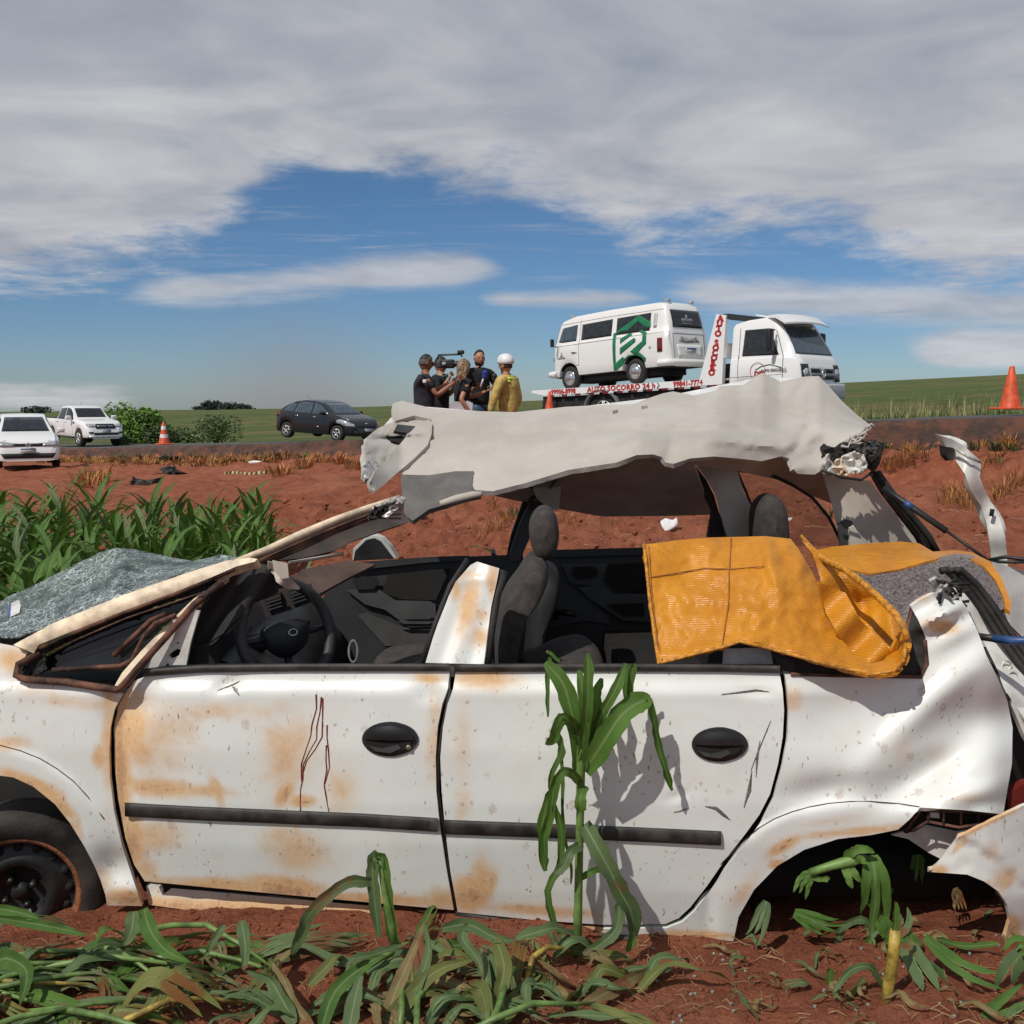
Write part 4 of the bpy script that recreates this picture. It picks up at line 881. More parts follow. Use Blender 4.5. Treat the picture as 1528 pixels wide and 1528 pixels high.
# far rear pillars
panel('door_frame_bar', [(1031, 693), (1040, 697), (1054, 716), (1066, 740), (1072, 762), (1088, 802), (1056, 802), (1063, 764), (1050, 735), (1036, 712)], lambda x, y: 4.42, M['rubber'], wreck, 8, .04)
panel('rear_pillar_trim', [(1038, 693), (1100, 700), (1110, 735), (1124, 760), (1130, 806), (1088, 806), (1076, 770), (1066, 735), (1052, 712)], lambda x, y: 4.35 - .05 * math.sin(math.pi * (x - 1038) / 92), M['liner_trim'], wreck, 8, .03)
panel('rear_side_window', [(1100, 703), (1150, 708), (1178, 722), (1210, 742), (1236, 772), (1250, 800), (1254, 815), (1135, 815), (1124, 760)], lambda x, y: 4.5, mat('tinted_clear_glass', (.10, .10, .10), .05, alpha=.22), wreck, 12, .004)
mb = MB(); mb.tube([U(x, y, 4.47) for x, y in ((1100, 703), (1124, 760), (1132, 812))], .006, 6); mb.tube([U(x, y, 4.47) for x, y in ((1100, 702), (1150, 708), (1180, 722), (1212, 742), (1237, 772), (1252, 802), (1256, 818))], .007, 6); mb.build('window_rubber', M['rubber'], wreck, world=True)
panel('tail_pillar_trim', [(1226, 704), (1262, 712), (1299, 718), (1316, 742), (1345, 778), (1380, 812), (1380, 840), (1262, 840), (1256, 812), (1248, 780), (1240, 748)], lambda x, y: 4.34 + .03 * math.sin(x / 30), M['liner_trim'], wreck, 8, .03)
panel('trim_recess', [(1252, 782), (1262, 775), (1272, 778), (1276, 800), (1284, 818), (1254, 818)], lambda x, y: 4.29, M['inner_grey'], wreck, 8, .02)
panel('trim_corner', [(1268, 788), (1274, 784), (1284, 800), (1292, 820), (1268, 820)], lambda x, y: 4.27, M['liner_trim'], wreck, 8, .02)
for k, (dx, r_) in enumerate(((0, .012), (9, .009), (18, .014))):
    mb = MB(); mb.tube([U(x + dx * s, y, 4.25 - k * .01) for x, y, s in ((1300, 704, .5), (1318, 735, .7), (1345, 770, .9), (1368, 800, 1), (1384, 830, 1))], r_, 7); mb.build('tailgate_seal', M['rubber'], wreck, world=True)
# torn metal at the roof's rear corner
rr = random.Random(21)
panel('torn_bracket', [(1228, 672), (1240, 668), (1290, 662), (1318, 660), (1310, 690), (1298, 700), (1280, 690), (1255, 680), (1236, 700), (1226, 704)], lambda x, y: 4.22 + .02 * fbm(x / 8, y / 8, 1), M['char'], wreck, 5, .03)
for pts, m in (([(1256, 680), (1272, 674), (1290, 678), (1294, 696), (1286, 708), (1268, 706), (1256, 694)], 'white_plain'), ([(1224, 690), (1236, 684), (1246, 698), (1246, 712), (1224, 702)], 'white_plain'), ([(1244, 690), (1254, 684), (1266, 700), (1260, 712), (1246, 706)], 'cream_paint'), ([(1270, 668), (1296, 660), (1312, 664), (1300, 690), (1290, 676)], 'inner_grey')):
    panel('torn_metal', pts, lambda x, y: 4.14 + .03 * fbm(x / 6, y / 6, x / 50), M[m], wreck, 4, .008)
mb = MB(); mb.tube([U(1305, 662, 4.2), U(1314, 668, 4.2), U(1308, 690, 4.2), U(1300, 702, 4.2)], .014, 6); mb.tube([U(1226, 702, 4.1), U(1255, 712, 4.1), U(1285, 716, 4.1), U(1297, 708, 4.1)], .006, 6); mb.build('torn_channel', M['rubber'], wreck, world=True)

# ---- tail: strut, straps, tailgate strip, channel, lamp plate
mb = MB(); mb.tube([U(1318, 728, 4.2), U(1350, 750, 4.15), U(1412, 792, 4.0)], .013, 8); mb.build('gas_strut', M['cable'], wreck, world=True)
mb = MB(); mb.tube([U(1350, 750, 4.135), U(1362, 758, 4.12)], .0145, 8); mb.build('blue_tape', M['blue_tape'], wreck, world=True)
mb = MB(); mb.tube([U(1412, 792, 4.0), U(1445, 815, 3.95), U(1474, 836, 3.9)], .006, 6); mb.build('strut_rod', M['cable'], wreck, world=True)
mb = MB(); mb.tube([U(1474, 836, 3.9), U(1500, 831, 3.85), U(1540, 836, 3.8), U(1570, 840, 3.8)], .007, 6); mb.tube([U(1474, 837, 3.9), U(1500, 839, 3.85), U(1540, 838, 3.8)], .006, 6); mb.build('brake_cable', M['cable'], wreck, world=True)
mb = MB(); mb.tube([U(1452, 947, 3.1), U(1462, 950, 3.05), U(1485, 953, 3.0)], .011, 8); mb.build('cable_end', M['cable'], wreck, world=True)
mb = MB(); mb.tube([U(1484, 953, 3.0), U(1510, 956, 2.95), U(1575, 955, 2.9)], .0125, 8); mb.build('blue_cable', M['blue_tape'], wreck, world=True)
def tg(x, y): return 4.0 + .015 * math.sin(y / 13.0) + .02 * math.sin((x - 1460) / 9.0)
panel('tailgate_strip', [(1404, 650), (1420, 655), (1438, 665), (1455, 680), (1464, 688), (1464, 698), (1462, 712), (1470, 732), (1482, 755), (1492, 774), (1500, 800), (1503, 830), (1504, 856), (1480, 850), (1478, 820), (1472, 780), (1464, 755), (1450, 735), (1440, 708), (1428, 690), (1412, 670)], tg, M['white_plain'], wreck, 6, .03)
panel('torn_foam', [(1410, 666), (1424, 670), (1423, 684), (1416, 686), (1411, 678)], lambda x, y: tg(x, y) - .03, M['rubber'], wreck, 4, .03)
mb = MB(); mb.tube([U(x, y, tg(x, y) - .035) for x, y in ((1424, 668), (1445, 682), (1464, 690))], .006, 6); mb.build('torn_seam', M['steel'], wreck, world=True)
mb = MB(); mb.tube([U(x, y, tg(x, y) - .035) for x, y in ((1481, 760), (1479, 770))], .009, 6); mb.build('slot', M['cavity'], wreck, world=True)
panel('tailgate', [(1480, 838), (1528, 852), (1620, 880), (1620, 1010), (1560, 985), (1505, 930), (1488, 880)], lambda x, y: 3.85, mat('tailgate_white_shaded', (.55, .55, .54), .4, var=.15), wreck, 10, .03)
# rear body channel with its seals
def tail_d(x, y): return 3.0 + .25 * sstep(1100, 850, y) + .0004 * (x - 1420)
panel('boot_channel', [(1408, 872), (1424, 868), (1440, 880), (1470, 925), (1500, 968), (1532, 1010), (1600, 1070), (1600, 1200), (1530, 1100), (1508, 1050), (1490, 1005), (1470, 962), (1448, 915), (1420, 890)], lambda x, y: tail_d(x, y) + .02 * math.sin(y / 21.0), M['white_plain'], wreck, 6, .02)
for dx, r_ in ((0, .013), (11, .010), (21, .012)):
    mb = MB(); mb.tube([U(x + dx, y, tail_d(x, y) - .02 - dx * .0004) for x, y in ((1404, 852), (1412, 850), (1436, 872), (1462, 905), (1490, 948), (1520, 990), (1560, 1040))], r_, 7); mb.build('boot_seal', M['rubber'], wreck, world=True)
panel('twisted_panel', [(1388, 868), (1398, 862), (1410, 868), (1428, 884), (1432, 896), (1416, 905), (1402, 900), (1396, 884)], lambda x, y: 3.02 + .03 * math.sin((x + y) / 5.0), M['steel'], wreck, 4, .008)
mb = MB(); rr = random.Random(5)
for k in range(9): 
    x, y = rr.uniform(1392, 1440), rr.uniform(862, 900); mb.tube([U(x, y, 3.0 + rr.uniform(-.05, .05)), U(x + rr.uniform(-12, 14), y + rr.uniform(-8, 14), 3.0), U(x + rr.uniform(0, 26), y + rr.uniform(6, 26), 3.0)], .005, 5)
mb.build('torn_wiring', M['rubber'], wreck, world=True)
panel('lamp_plate', [(1463, 965), (1490, 975), (1512, 1005), (1528, 1030), (1560, 1080), (1560, 1120), (1520, 1060), (1496, 1030), (1480, 1000)], lambda x, y: tail_d(x, y) - .0, M['white_plain'], wreck, 6, .01)
for x, y in ((1502, 993), (1511, 1009)):
    mb = MB(); vs, fs = ring(U(x, y, tail_d(x, y) - .012), Vector((1, 0, 0)), Vector((0, .1, 1)), .014, .003, 18); obj('bulb_socket', vs, fs, M['steel'], wreck, world=True)
mb = MB(); mb.tube([U(x, y, tail_d(x, y) - .01) for x, y in ((1468, 966), (1484, 998), (1498, 1030), (1506, 1046))], .007, 6); mb.build('lamp_gasket', M['rubber'], wreck, world=True)
# rear window rubber, and black lower corner of the quarter window
panel('quarter_window_rubber', [(1150, 965), (1200, 985), (1310, 1000), (1350, 985), (1356, 930), (1362, 912), (1376, 930), (1381, 960), (1384, 990), (1374, 1008), (1300, 1008), (1165, 1006)], lambda x, y: side_rear(x, y) + .012 + .006 * fbm(x / 14, y / 10, 2), M['rubber'], wreck, 7, .03)
mb = MB(); mb.tube([U(x, y, side_rear(x, y) - .002) for x, y in ((1180, 1006), (1300, 1009), (1374, 1010), (1383, 990), (1380, 955))], .006, 6); mb.build('window_rubber', M['rust_rubber'], wreck, world=True)
panel('rear_door_frame', [(1080, 968), (1148, 966), (1157, 996), (1078, 998)], lambda x, y: side(x, y) + .05, M['white_plain'], wreck, 8, .02)

# ---- lower rear: bracket, torn bumper, wheel housing, lamp fragment
br = panel('bumper_bracket', [(1345, 1238), (1352, 1226), (1378, 1206), (1440, 1208), (1500, 1214), (1500, 1222), (1462, 1232), (1430, 1240), (1385, 1228), (1366, 1240), (1352, 1244)], lambda x, y: side_rear(x, 1215) + .05, M['cavity'], wreck, 8, .01)
for x in (1385, 1408, 1434, 1460):
    mb = MB(); mb.tube([U(x, 1208, side_rear(x, 1212) + .02), U(x, 1230, side_rear(x, 1212) + .02)], .004, 5); mb.build('rib', M['rust_rubber'], br, world=True)
mb = MB(); mb.tube([U(x, y, side_rear(x, 1212) + .015) for x, y in ((1350, 1242), (1374, 1209), (1440, 1211), (1500, 1217))], .005, 5); mb.tube([U(x, y, side_rear(x, 1212) + .02) for x, y in ((1362, 1240), (1384, 1226), (1430, 1235), (1465, 1230))], .005, 5); mb.build('flange', M['rust_rubber'], br, world=True)
panel('bracket_clip', [(1388, 1213), (1402, 1214), (1402, 1221), (1388, 1220)], lambda x, y: side_rear(x, 1212) + .03, M['steel'], br, 6, .01)
panel('inner_wing', [(1330, 1246), (1380, 1232), (1430, 1242), (1470, 1236), (1440, 1260), (1410, 1285), (1385, 1272), (1355, 1252)], lambda x, y: side_rear(x, 1212) + .09, M['white_plain'], wreck, 8, .01)
def bump_d(x, y):
    return 2.84 - .05 * math.sin(math.pi * min(1, max(0, (x - 1380) / 160))) + .05 * sstep(1330, 1410, y) + (.010 if y > interp(x, [(1388, 1300), (1420, 1252), (1450, 1256), (1490, 1282), (1528, 1322)]) else 0) + .003 * fbm(x / 20, y / 20, 2, 2)
panel('rear_bumper', [(1384, 1301), (1392, 1296), (1408, 1275), (1431, 1249), (1460, 1234), (1500, 1215), (1528, 1202), (1620, 1170), (1620, 1400), (1530, 1402), (1514, 1403), (1499, 1400), (1503, 1388), (1507, 1374), (1503, 1350), (1490, 1330), (1468, 1315), (1443, 1305), (1415, 1303)], bump_d, M['paint'], wreck, 7, .012, dirt=D_BU)
panel('tail_lamp', [(1503, 1186), (1530, 1168), (1620, 1160), (1620, 1180), (1530, 1204), (1505, 1212)], lambda x, y: 2.95, mat('red_lamp_plastic', (.14, .018, .015), .25), wreck, 8, .03)
def housing():
    # half-barrel liner inside the rear arch and a disc behind it
    vs, fs = [], []; cx, cz = U(1300, 1385, 3.2).x, .06; n = 20
    for j, Yd in enumerate((3.02, 3.3, 3.62)):
        for k in range(n + 1):
            a = math.pi * (k / n) * 1.1 - .15; vs.append(Vector((cx + .43 * math.cos(a), Yd, cz + .34 * math.sin(a))))
    for j in range(2):
        for k in range(n): a = j * (n + 1) + k; fs.append((a, a + 1, a + n + 2, a + n + 1))
    m = len(vs); vs.append(Vector((cx, 3.62, -.1)))
    for k in range(n): fs.append((2 * (n + 1) + k, 2 * (n + 1) + k + 1, m))
    obj('wheel_housing', vs, fs, M['cavity'], wreck, world=True)
housing()
mb = MB(); mb.box((1.25, 3.75, .35), (1.1, .9, .55)); mb.build('boot_floor', M['cavity'], wreck, world=True)
mb = MB(); mb.box((-1.62, 4.05, .30), (.6, .8, .5)); mb.build('engine_bay', M['cavity'], wreck, world=True)

# ---- wheels
def wheel(name, c, r, w, par, yaw=0.0, sq=1.0):
    """steel wheel: tyre with tread blocks, muddy lip, perforated disc, bolts; axis along y turned by yaw"""
    e = thing(name, c, None, None, rot=(0, 0, yaw)); e.parent = par; e.location = Vector(c) - (par.location if par else Vector())
    mb = MB(); mb.lathe([(r * .66, -w * .46), (r * .70, -w * .52), (r * .84, -w * .54), (r * .93, -w * .48), (r * .975, -w * .36), (r, -w * .2), (r * 1.0, w * .2), (r * .96, w * .4), (r * .68, w * .46)], (0, 0, 0), 'y', 56); mb.build('tyre', M['tyre'], e)
    mb = MB(); mb.lathe([(r * .60, -w * .30), (r * .625, -w * .44), (r * .655, -w * .49), (r * .69, -w * .50), (r * .70, -w * .44)], (0, 0, 0), 'y', 48); mb.build('muddy_rim_lip', M['rust_rubber'] if par is None else M['mud_lip'], e)
    mb = MB(); mb.lathe([(r * .62, -w * .30), (r * .56, -w * .20), (r * .50, -w * .22), (r * .42, -w * .34), (r * .34, -w * .36), (r * .28, -w * .22), (r * .24, -w * .14), (.001, -w * .14)], (0, 0, 0), 'y', 48); mb.build('rim', M['rim'], e)
    for k in range(16):
        a = 2 * math.pi * k / 16; q = Vector((math.cos(a) * r * .525, -w * .235, math.sin(a) * r * .525)); mb = MB()
        mb.lathe([(.001, -.006), (r * .045, -.006), (r * .05, 0.01)], q, 'y', 12); mb.build('rim_hole', M['cavity'], e)
    for k in range(4):
        a = 2 * math.pi * k / 4 + .5; q = Vector((math.cos(a) * r * .17, -w * .16, math.sin(a) * r * .17)); mb = MB(); mb.tube([q, q + Vector((0, -.03, 0))], .011, 6); mb.build('wheel_bolt', M['rim'], e)
    mb = MB(); mb.lathe([(.001, -w * .28), (r * .09, -w * .28), (r * .10, -w * .14)], (0, 0, 0), 'y', 16); mb.build('hub_nut', M['rim'], e)
    return e
M['tyre'] = mat('muddy_tyre', (.028, .022, .019), .75, var=.7, scale=7, bmp=.4, bscale=90, dist=.004)
M['rim'] = mat('dark_steel_rim', (.02, .02, .021), .45, .2, var=.4, scale=14)
M['mud_lip'] = mat('orange_mud_lip', (.24, .085, .035), .85, var=.4, scale=20, bmp=.5, bscale=60, dist=.01)
wheel('front_wheel', U(34, 1322, 3.26) , .290, .17, wreck, R(13))
mb = MB(); mb.box((U(38, 1250, 3.4).x, 3.6, .15), (.8, .04, .7)); mb.build('wheel_arch_liner', M['cavity'], wreck, world=True)
# ------------------------------------------------------------------ yellow cover with felt lining, thrown over the rear
def tarp_mat():
    m, t, b = new_mat('yellow_ribbed_vinyl'); co = coords(t)
    n = t.noise(co, 4, 6, .65); w = t.n.new('ShaderNodeTexWave'); t.l.new(t.map(co, rot=(0, .12, 0)), w.inputs['Vector']); w.bands_direction = 'Z'; w.inputs['Scale'].default_value = 60; w.inputs['Distortion'].default_value = .6
    c = t.mix(t.smooth(n, .3, .75), (.50, .185, .008), (.66, .275, .014))
    c = t.mix(t.math('MULTIPLY', t.smooth(t.noise(co, 17, 6, .7), .55, .75), .35), c, (.26, .075, .010))
    t.val(b.inputs['Base Color'], c); t.val(b.inputs['Roughness'], t.math('ADD', .17, t.math('MULTIPLY', t.noise(co, 7, 3), .42)))
    h = t.math('ADD', t.math('MULTIPLY', w.outputs['Fac'], .35), t.math('MULTIPLY', t.noise(co, 18, 5, .6), 3.0)); bump(t, b, h, .55, .006); return m
M['tarp'] = tarp_mat()
def felt_mat():
    m, t, b = new_mat('grey_purple_felt'); co = coords(t); n = t.noise(co, 90, 6, .8); n2 = t.noise(t.map(co, scale=(1, 1, 3)), 260, 4, .8)
    t.val(b.inputs['Base Color'], t.mix(t.smooth(n, .32, .68), (.19, .155, .155), (.44, .385, .38))); b.inputs['Roughness'].default_value = 1; bump(t, b, t.math('ADD', n, n2), 1.0, .008); return m
M['felt'] = felt_mat()
tarp = thing('yellow_cover', (1.0, 3.4, .9), 'shiny yellow vinyl cover with grey felt lining draped over the rear of the wreck', 'cover')
TT = [(960, 812), (1060, 802), (1160, 800), (1196, 805), (1230, 830), (1270, 852), (1350, 930)]; TB = [(966, 990), (1025, 980), (1077, 968), (1103, 958), (1146, 968), (1201, 983), (1247, 996), (1306, 1007), (1340, 1000), (1353, 960)]
def tarp_d(x, y):
    yt = interp(x, TT); yb = interp(x, TB); t = min(1.05, max(-.05, (y - yt) / max(10, yb - yt)))
    d = lerp(3.42, Y0(x) + .035 - .075 * sstep(1130, 1230, x), max(0, t) ** .8)
    d += .030 * math.sin((x - 1110) / 40.0 + y / 90.0) * (1 - t * .4) + .022 * fbm(x / 55, y / 60, 2, 3) + .008 * fbm(x / 15, y / 15, 3, 2)
    d -= .04 * gauss(x, y, 1150, 850, 14, 40, -20) - .03 * gauss(x, y, 1135, 838, 8, 30, -15)
    d += .02 * gauss(x, y, 1215, 935, 20, 45, -35)
    # lifted, tucked lip at the seam below
    d -= .012 * gauss(x, y, x, yb - 6, 30, 6)
    return d
TARP = [(959, 813), (1010, 806), (1060, 802), (1105, 801), (1142, 800), (1180, 804), (1192, 820), (1210, 850), (1222, 875), (1226, 900), (1232, 918), (1252, 950), (1274, 975), (1300, 990), (1318, 985), (1338, 962), (1348, 940), (1354, 945), (1354, 960), (1351, 980), (1346, 994), (1335, 1003), (1322, 1007), (1306, 1008), (1275, 1004), (1247, 996), (1201, 983), (1165, 972), (1146, 968), (1120, 960), (1103, 957), (1077, 968), (1050, 974), (1025, 980), (982, 991), (976, 950), (968, 890), (964, 850)]
panel('cover_front', TARP, tarp_d, M['tarp'], tarp, 5.5, .012)
def seam(pts, r, dd=-.006, name='seam', m='seam'):
    mb = MB(); P = []
    for (x0, y0), (x1, y1) in zip(pts, pts[1:]):
        k = max(1, int(math.hypot(x1 - x0, y1 - y0) / 14)); P += [(lerp(x0, x1, j / k), lerp(y0, y1, j / k)) for j in range(k)]
    P.append(pts[-1]); mb.tube([U(x, y, tarp_d(x, y) + dd) for x, y in P], r, 6); mb.build(name, M[m], tarp, world=True)
M['seam'] = mat('brown_stitching', (.34, .13, .02), .8); M['hem'] = mat('yellow_hem', (.55, .23, .02), .5, var=.3, scale=60, bmp=.8, bscale=160, dist=.004)
seam([(1091, 803), (1088, 850), (1087, 900), (1080, 945), (1077, 966)], .0022); seam([(966, 862), (1010, 855), (1050, 848), (1092, 849), (1140, 845)], .002); seam([(968, 815), (972, 880), (980, 950), (988, 986)], .0016)
seam([(961, 813), (965, 850), (969, 890), (977, 950), (983, 990), (1025, 979), (1077, 966), (1104, 957), (1146, 967), (1201, 982), (1247, 995), (1306, 1006), (1335, 1001), (1349, 985), (1353, 955)], .006, -.002, 'hem', 'hem')
# the pocket: inner faces of the folded-over part, deep orange in shade
panel('cover_fold', [(1196, 806), (1212, 826), (1224, 862), (1226, 900), (1236, 925), (1254, 955), (1280, 982), (1300, 992), (1325, 988), (1342, 960), (1345, 938), (1330, 915), (1308, 884), (1285, 862), (1268, 850), (1242, 838), (1222, 824)], lambda x, y: 3.40 - .0016 * (y - 806) + .12 * gauss(x, y, 1275, 910, 38, 40, 40) + .02 * fbm(x / 20, y / 24, 5, 2), M['tarp'], tarp, 6, .01)
panel('cover_fold_inner', [(1222, 868), (1240, 876), (1262, 885), (1284, 925), (1330, 972), (1345, 940), (1335, 990), (1300, 1000), (1258, 960), (1232, 915)], lambda x, y: 3.13 - .0012 * (y - 870) + .03 * math.sin((x + y) / 16.0), M['tarp'], tarp, 6, .01)
# standing edge that runs up to the point and round the pocket
mb = MB(); mb.tube([U(x, y, d) for x, y, d in ((1196, 800, 3.5), (1212, 820, 3.42), (1232, 836, 3.33), (1262, 850, 3.22), (1285, 868, 3.12), (1312, 892, 3.0), (1336, 916, 2.92), (1348, 935, 2.88), (1354, 955, 2.86))], [.006, .010, .012, .012, .011, .011, .011, .011, .010], 7); mb.build('rolled_edge', M['hem'], tarp, world=True)
def felt_d(x, y): return 3.78 - .0052 * (y - 835) + .02 * fbm(x / 40, y / 40, 2, 3) - .05 * gauss(x, y, 1410, 850, 50, 30)
panel('felt_lining', [(1262, 846), (1300, 853), (1340, 848), (1380, 836), (1425, 826), (1450, 828), (1474, 842), (1490, 865), (1502, 890), (1506, 905), (1490, 912), (1460, 905), (1430, 890), (1400, 880), (1370, 892), (1358, 905), (1352, 930), (1338, 916), (1310, 888), (1285, 864)], felt_d, M['felt'], tarp, 6, .02)
panel('cover_back', [(1214, 822), (1240, 816), (1290, 811), (1345, 808), (1372, 811), (1392, 823), (1425, 821), (1450, 824), (1478, 838), (1496, 865), (1509, 900), (1507, 912), (1500, 908), (1498, 893), (1486, 866), (1468, 845), (1445, 832), (1420, 829), (1382, 838), (1340, 850), (1300, 856), (1268, 850), (1236, 836)], lambda x, y: felt_d(x, y) - .02 + .0018 * max(0, 835 - y) * 4, M['tarp'], tarp, 6, .014)

# loose fibres standing out of the felt (too fine to count)
def fuzz():
    rr = random.Random(6); ol = [(1266, 850), (1300, 857), (1340, 852), (1382, 842), (1425, 832), (1450, 834), (1470, 846), (1486, 868), (1496, 892), (1490, 905), (1460, 900), (1430, 885), (1400, 876), (1368, 890), (1352, 905), (1348, 922), (1310, 885), (1285, 862)]
    P = np.array([(rr.uniform(1262, 1500), rr.uniform(828, 930)) for _ in range(9000)]); P = P[inside_mask(P, ol)]; mb = MB()
    for x, y in P:
        c = U(x, y, felt_d(x, y) - .003); d = Vector((rr.gauss(0, 1), rr.gauss(-.5, .6), rr.gauss(.2, .7))).normalized() * rr.uniform(.006, .020); s = Vector((rr.gauss(0, 1), 0, rr.gauss(0, 1))).normalized() * .0014; n = len(mb.v)
        mb.v += [c - s, c + s, c + d + Vector((0, 0, rr.uniform(-.004, .004)))]; mb.f.append((n, n + 1, n + 2)); mb.m.append(0)
    o = mb.build('felt_fibres', M['felt'], tarp, world=True, smooth=False); o['kind'] = 'stuff'
fuzz()
# ------------------------------------------------------------------ vehicles on the road
def paint(name, col, rough=.28):
    m, t, b = new_mat(name); co = coords(t)
    n = t.noise(co, 2.5, 4); dust = t.smooth(t.math('ADD', t.math('MULTIPLY', t.noise(co, 6, 5), .5), 0), .30, .62)
    sep = t.n.new('ShaderNodeSeparateXYZ'); t.l.new(co, sep.inputs[0]); low = t.math('SUBTRACT', 1.0, t.smooth(sep.outputs[2], .25, .85))
    c = t.mix(t.math('MULTIPLY', t.math('ADD', t.math('MULTIPLY', low, .5), .05), dust), col, (.34, .19, .12))
    t.val(b.inputs['Base Color'], c); t.val(b.inputs['Roughness'], t.math('ADD', rough, t.math('MULTIPLY', n, .15)))
    b.inputs['Coat Weight'].default_value = .5; b.inputs['Coat Roughness'].default_value = .08
    return m
M['white_car'] = paint('white_car_paint', (.77, .775, .77)); M['black_car'] = paint('black_car_paint', (.006, .006, .008), .22)
M['van_white'] = paint('van_white_paint', (.76, .76, .745)); M['truck_white'] = paint('truck_white_paint', (.78, .785, .78))
M['glass_dark'] = mat('dark_tinted_glass', (.018, .022, .026), .06, var=.3, spec=.6)
M['glass_clear'] = mat('sky_reflecting_glass', (.05, .075, .095), .05, var=.2, spec=.8)
M['lamp'] = mat('headlamp_glass', (.50, .52, .54), .12, .4, var=.3, scale=30); M['chrome'] = mat('chrome', (.62, .63, .64), .2, .9, var=.1)
M['red_lamp'] = mat('red_tail_lamp', (.16, .018, .014), .3); M['orange_lamp'] = mat('orange_lamp', (.6, .2, .03), .35)
M['grille'] = mat('black_grille', (.012, .012, .013), .5); M['tyre2'] = mat('road_tyre', (.022, .02, .019), .85, var=.4)
M['alloy'] = mat('silver_alloy', (.50, .50, .49), .3, .6, var=.2); M['plate'] = mat('grey_number_plate', (.50, .51, .53), .5); M['plate_blue'] = mat('plate_blue_band', (.03, .05, .25), .5); M['plate_ink'] = mat('plate_ink', (.03, .03, .06), .6)
M['under'] = mat('vehicle_underside', (.012, .011, .010), .9); M['gap'] = mat('panel_gap', (.02, .02, .02), .8)

def cv(pts):
    P = pts
    def f(x): return interp(x, P)
    return f
def loft(name, xs, sec, m, par, under=True):
    """body skin from cross-sections: sec(x) -> half profile [(y, z)...] from bottom centre to roof centre"""
    vs, fs, mi = [], [], []; K = None
    for x in xs:
        h = sec(x); full = [(y, z) for y, z in h] + [(-y, z) for y, z in h[::-1][1:-1]]; K = len(full)
        vs += [Vector((x, y, z)) for y, z in full]
    for i in range(len(xs) - 1):
        for k in range(K):
            a, b = i * K + k, i * K + (k + 1) % K; f = (a, b, b + K, a + K); fs.append(f)
    fs.append(tuple(range(K))); fs.append(tuple(range((len(xs) - 1) * K, len(xs) * K))[::-1])
    for f in fs:
        c = [vs[i] for i in f]; n = Vector((0, 0, 0))
        for i in range(len(c)): n += c[i].cross(c[(i + 1) % len(c)])
        mid = sum(c, Vector()) / len(c)
        mi.append(1 if (abs(n.normalized().z) > .55 and mid.z < .78 and (min(abs(v.y) for v in c) < sec((mid.x))[1][0] + .001) and max(v.z for v in c) < sec(mid.x)[1][1] + .12) else 0)
    o = obj(name, vs, fs, m, par, mats=[m, M['under']], mi=mi)
    bm = bmesh.new(); bm.from_mesh(o.data); bmesh.ops.recalc_face_normals(bm, faces=bm.faces[:]); bm.to_mesh(o.data); bm.free()
    ev = [v.copy() for v in vs]; bv = BVHTree.FromPolygons(ev, [tuple(f) for f in fs])
    o.data.polygons.foreach_set('use_smooth', [True] * len(fs)); md = o.modifiers.new('edges', 'EDGE_SPLIT'); md.split_angle = R(38)
    return o, bv
def proj(bv, name, poly, view, m, par, off=.006, step=.07, curve=False, th=.0, cut=None):
    """a piece that hugs the body: poly is drawn in side view (x,z) for 'R'/'L' or in front/rear view (y,z) for 'F'/'B', top (x,y) 'T'"""
    v, f = fill2d(poly, step, (), curve)
    P = []
    for p in v:
        a, b = p.x, p.y
        if view in 'RL': s = -1 if view == 'R' else 1; o_, d = Vector((a, 5 * s, b)), Vector((0, -s, 0))
        elif view in 'FB': s = 1 if view == 'F' else -1; o_, d = Vector((9 * s, a, b)), Vector((-s, 0, 0))
        else: o_, d = Vector((a, b, 6)), Vector((0, 0, -1))
        h, n, i, _ = bv.ray_cast(o_, d)
        if h is None: h, n, i, _ = bv.find_nearest(o_ + d * (5 if view in 'RL' else 9) * .8)
        if n.dot(d) > 0: n = -n
        P.append(h + n * off)
    F = []
    ref = {'R': (0, -1, 0), 'L': (0, 1, 0), 'F': (1, 0, 0), 'B': (-1, 0, 0), 'T': (0, 0, 1)}[view]; ref = Vector(ref)
    for t in f:
        a, b, c = (P[i] for i in t); n = (b - a).cross(c - a); F.append(tuple(t) if n.dot(ref) > 0 else tuple(t)[::-1])
    o = obj(name, P, F, m, par)
    md = o.modifiers.new('thickness', 'SOLIDIFY'); md.thickness = max(th, off * .8); md.offset = -1
    return o
def line_on(bv, name, pts, view, m, par, r=.006, n=10):
    mb = MB(); P = []
    for (a, b), (c, d) in zip(pts, pts[1:]):
        for k in range(n): P.append((lerp(a, c, k / n), lerp(b, d, k / n)))
    P.append(pts[-1]); Q = []
    for a, b in P:
        s = -1 if view == 'R' else 1
        if view in 'RL': h = bv.ray_cast(Vector((a, 5 * s, b)), Vector((0, -s, 0)))[0]
        else: s = 1 if view == 'F' else -1; h = bv.ray_cast(Vector((9 * s, a, b)), Vector((-s, 0, 0)))[0]
        if h is not None: Q.append(h)
    if len(Q) > 1: mb.tube(Q, r, 5); return mb.build(name, m, par)
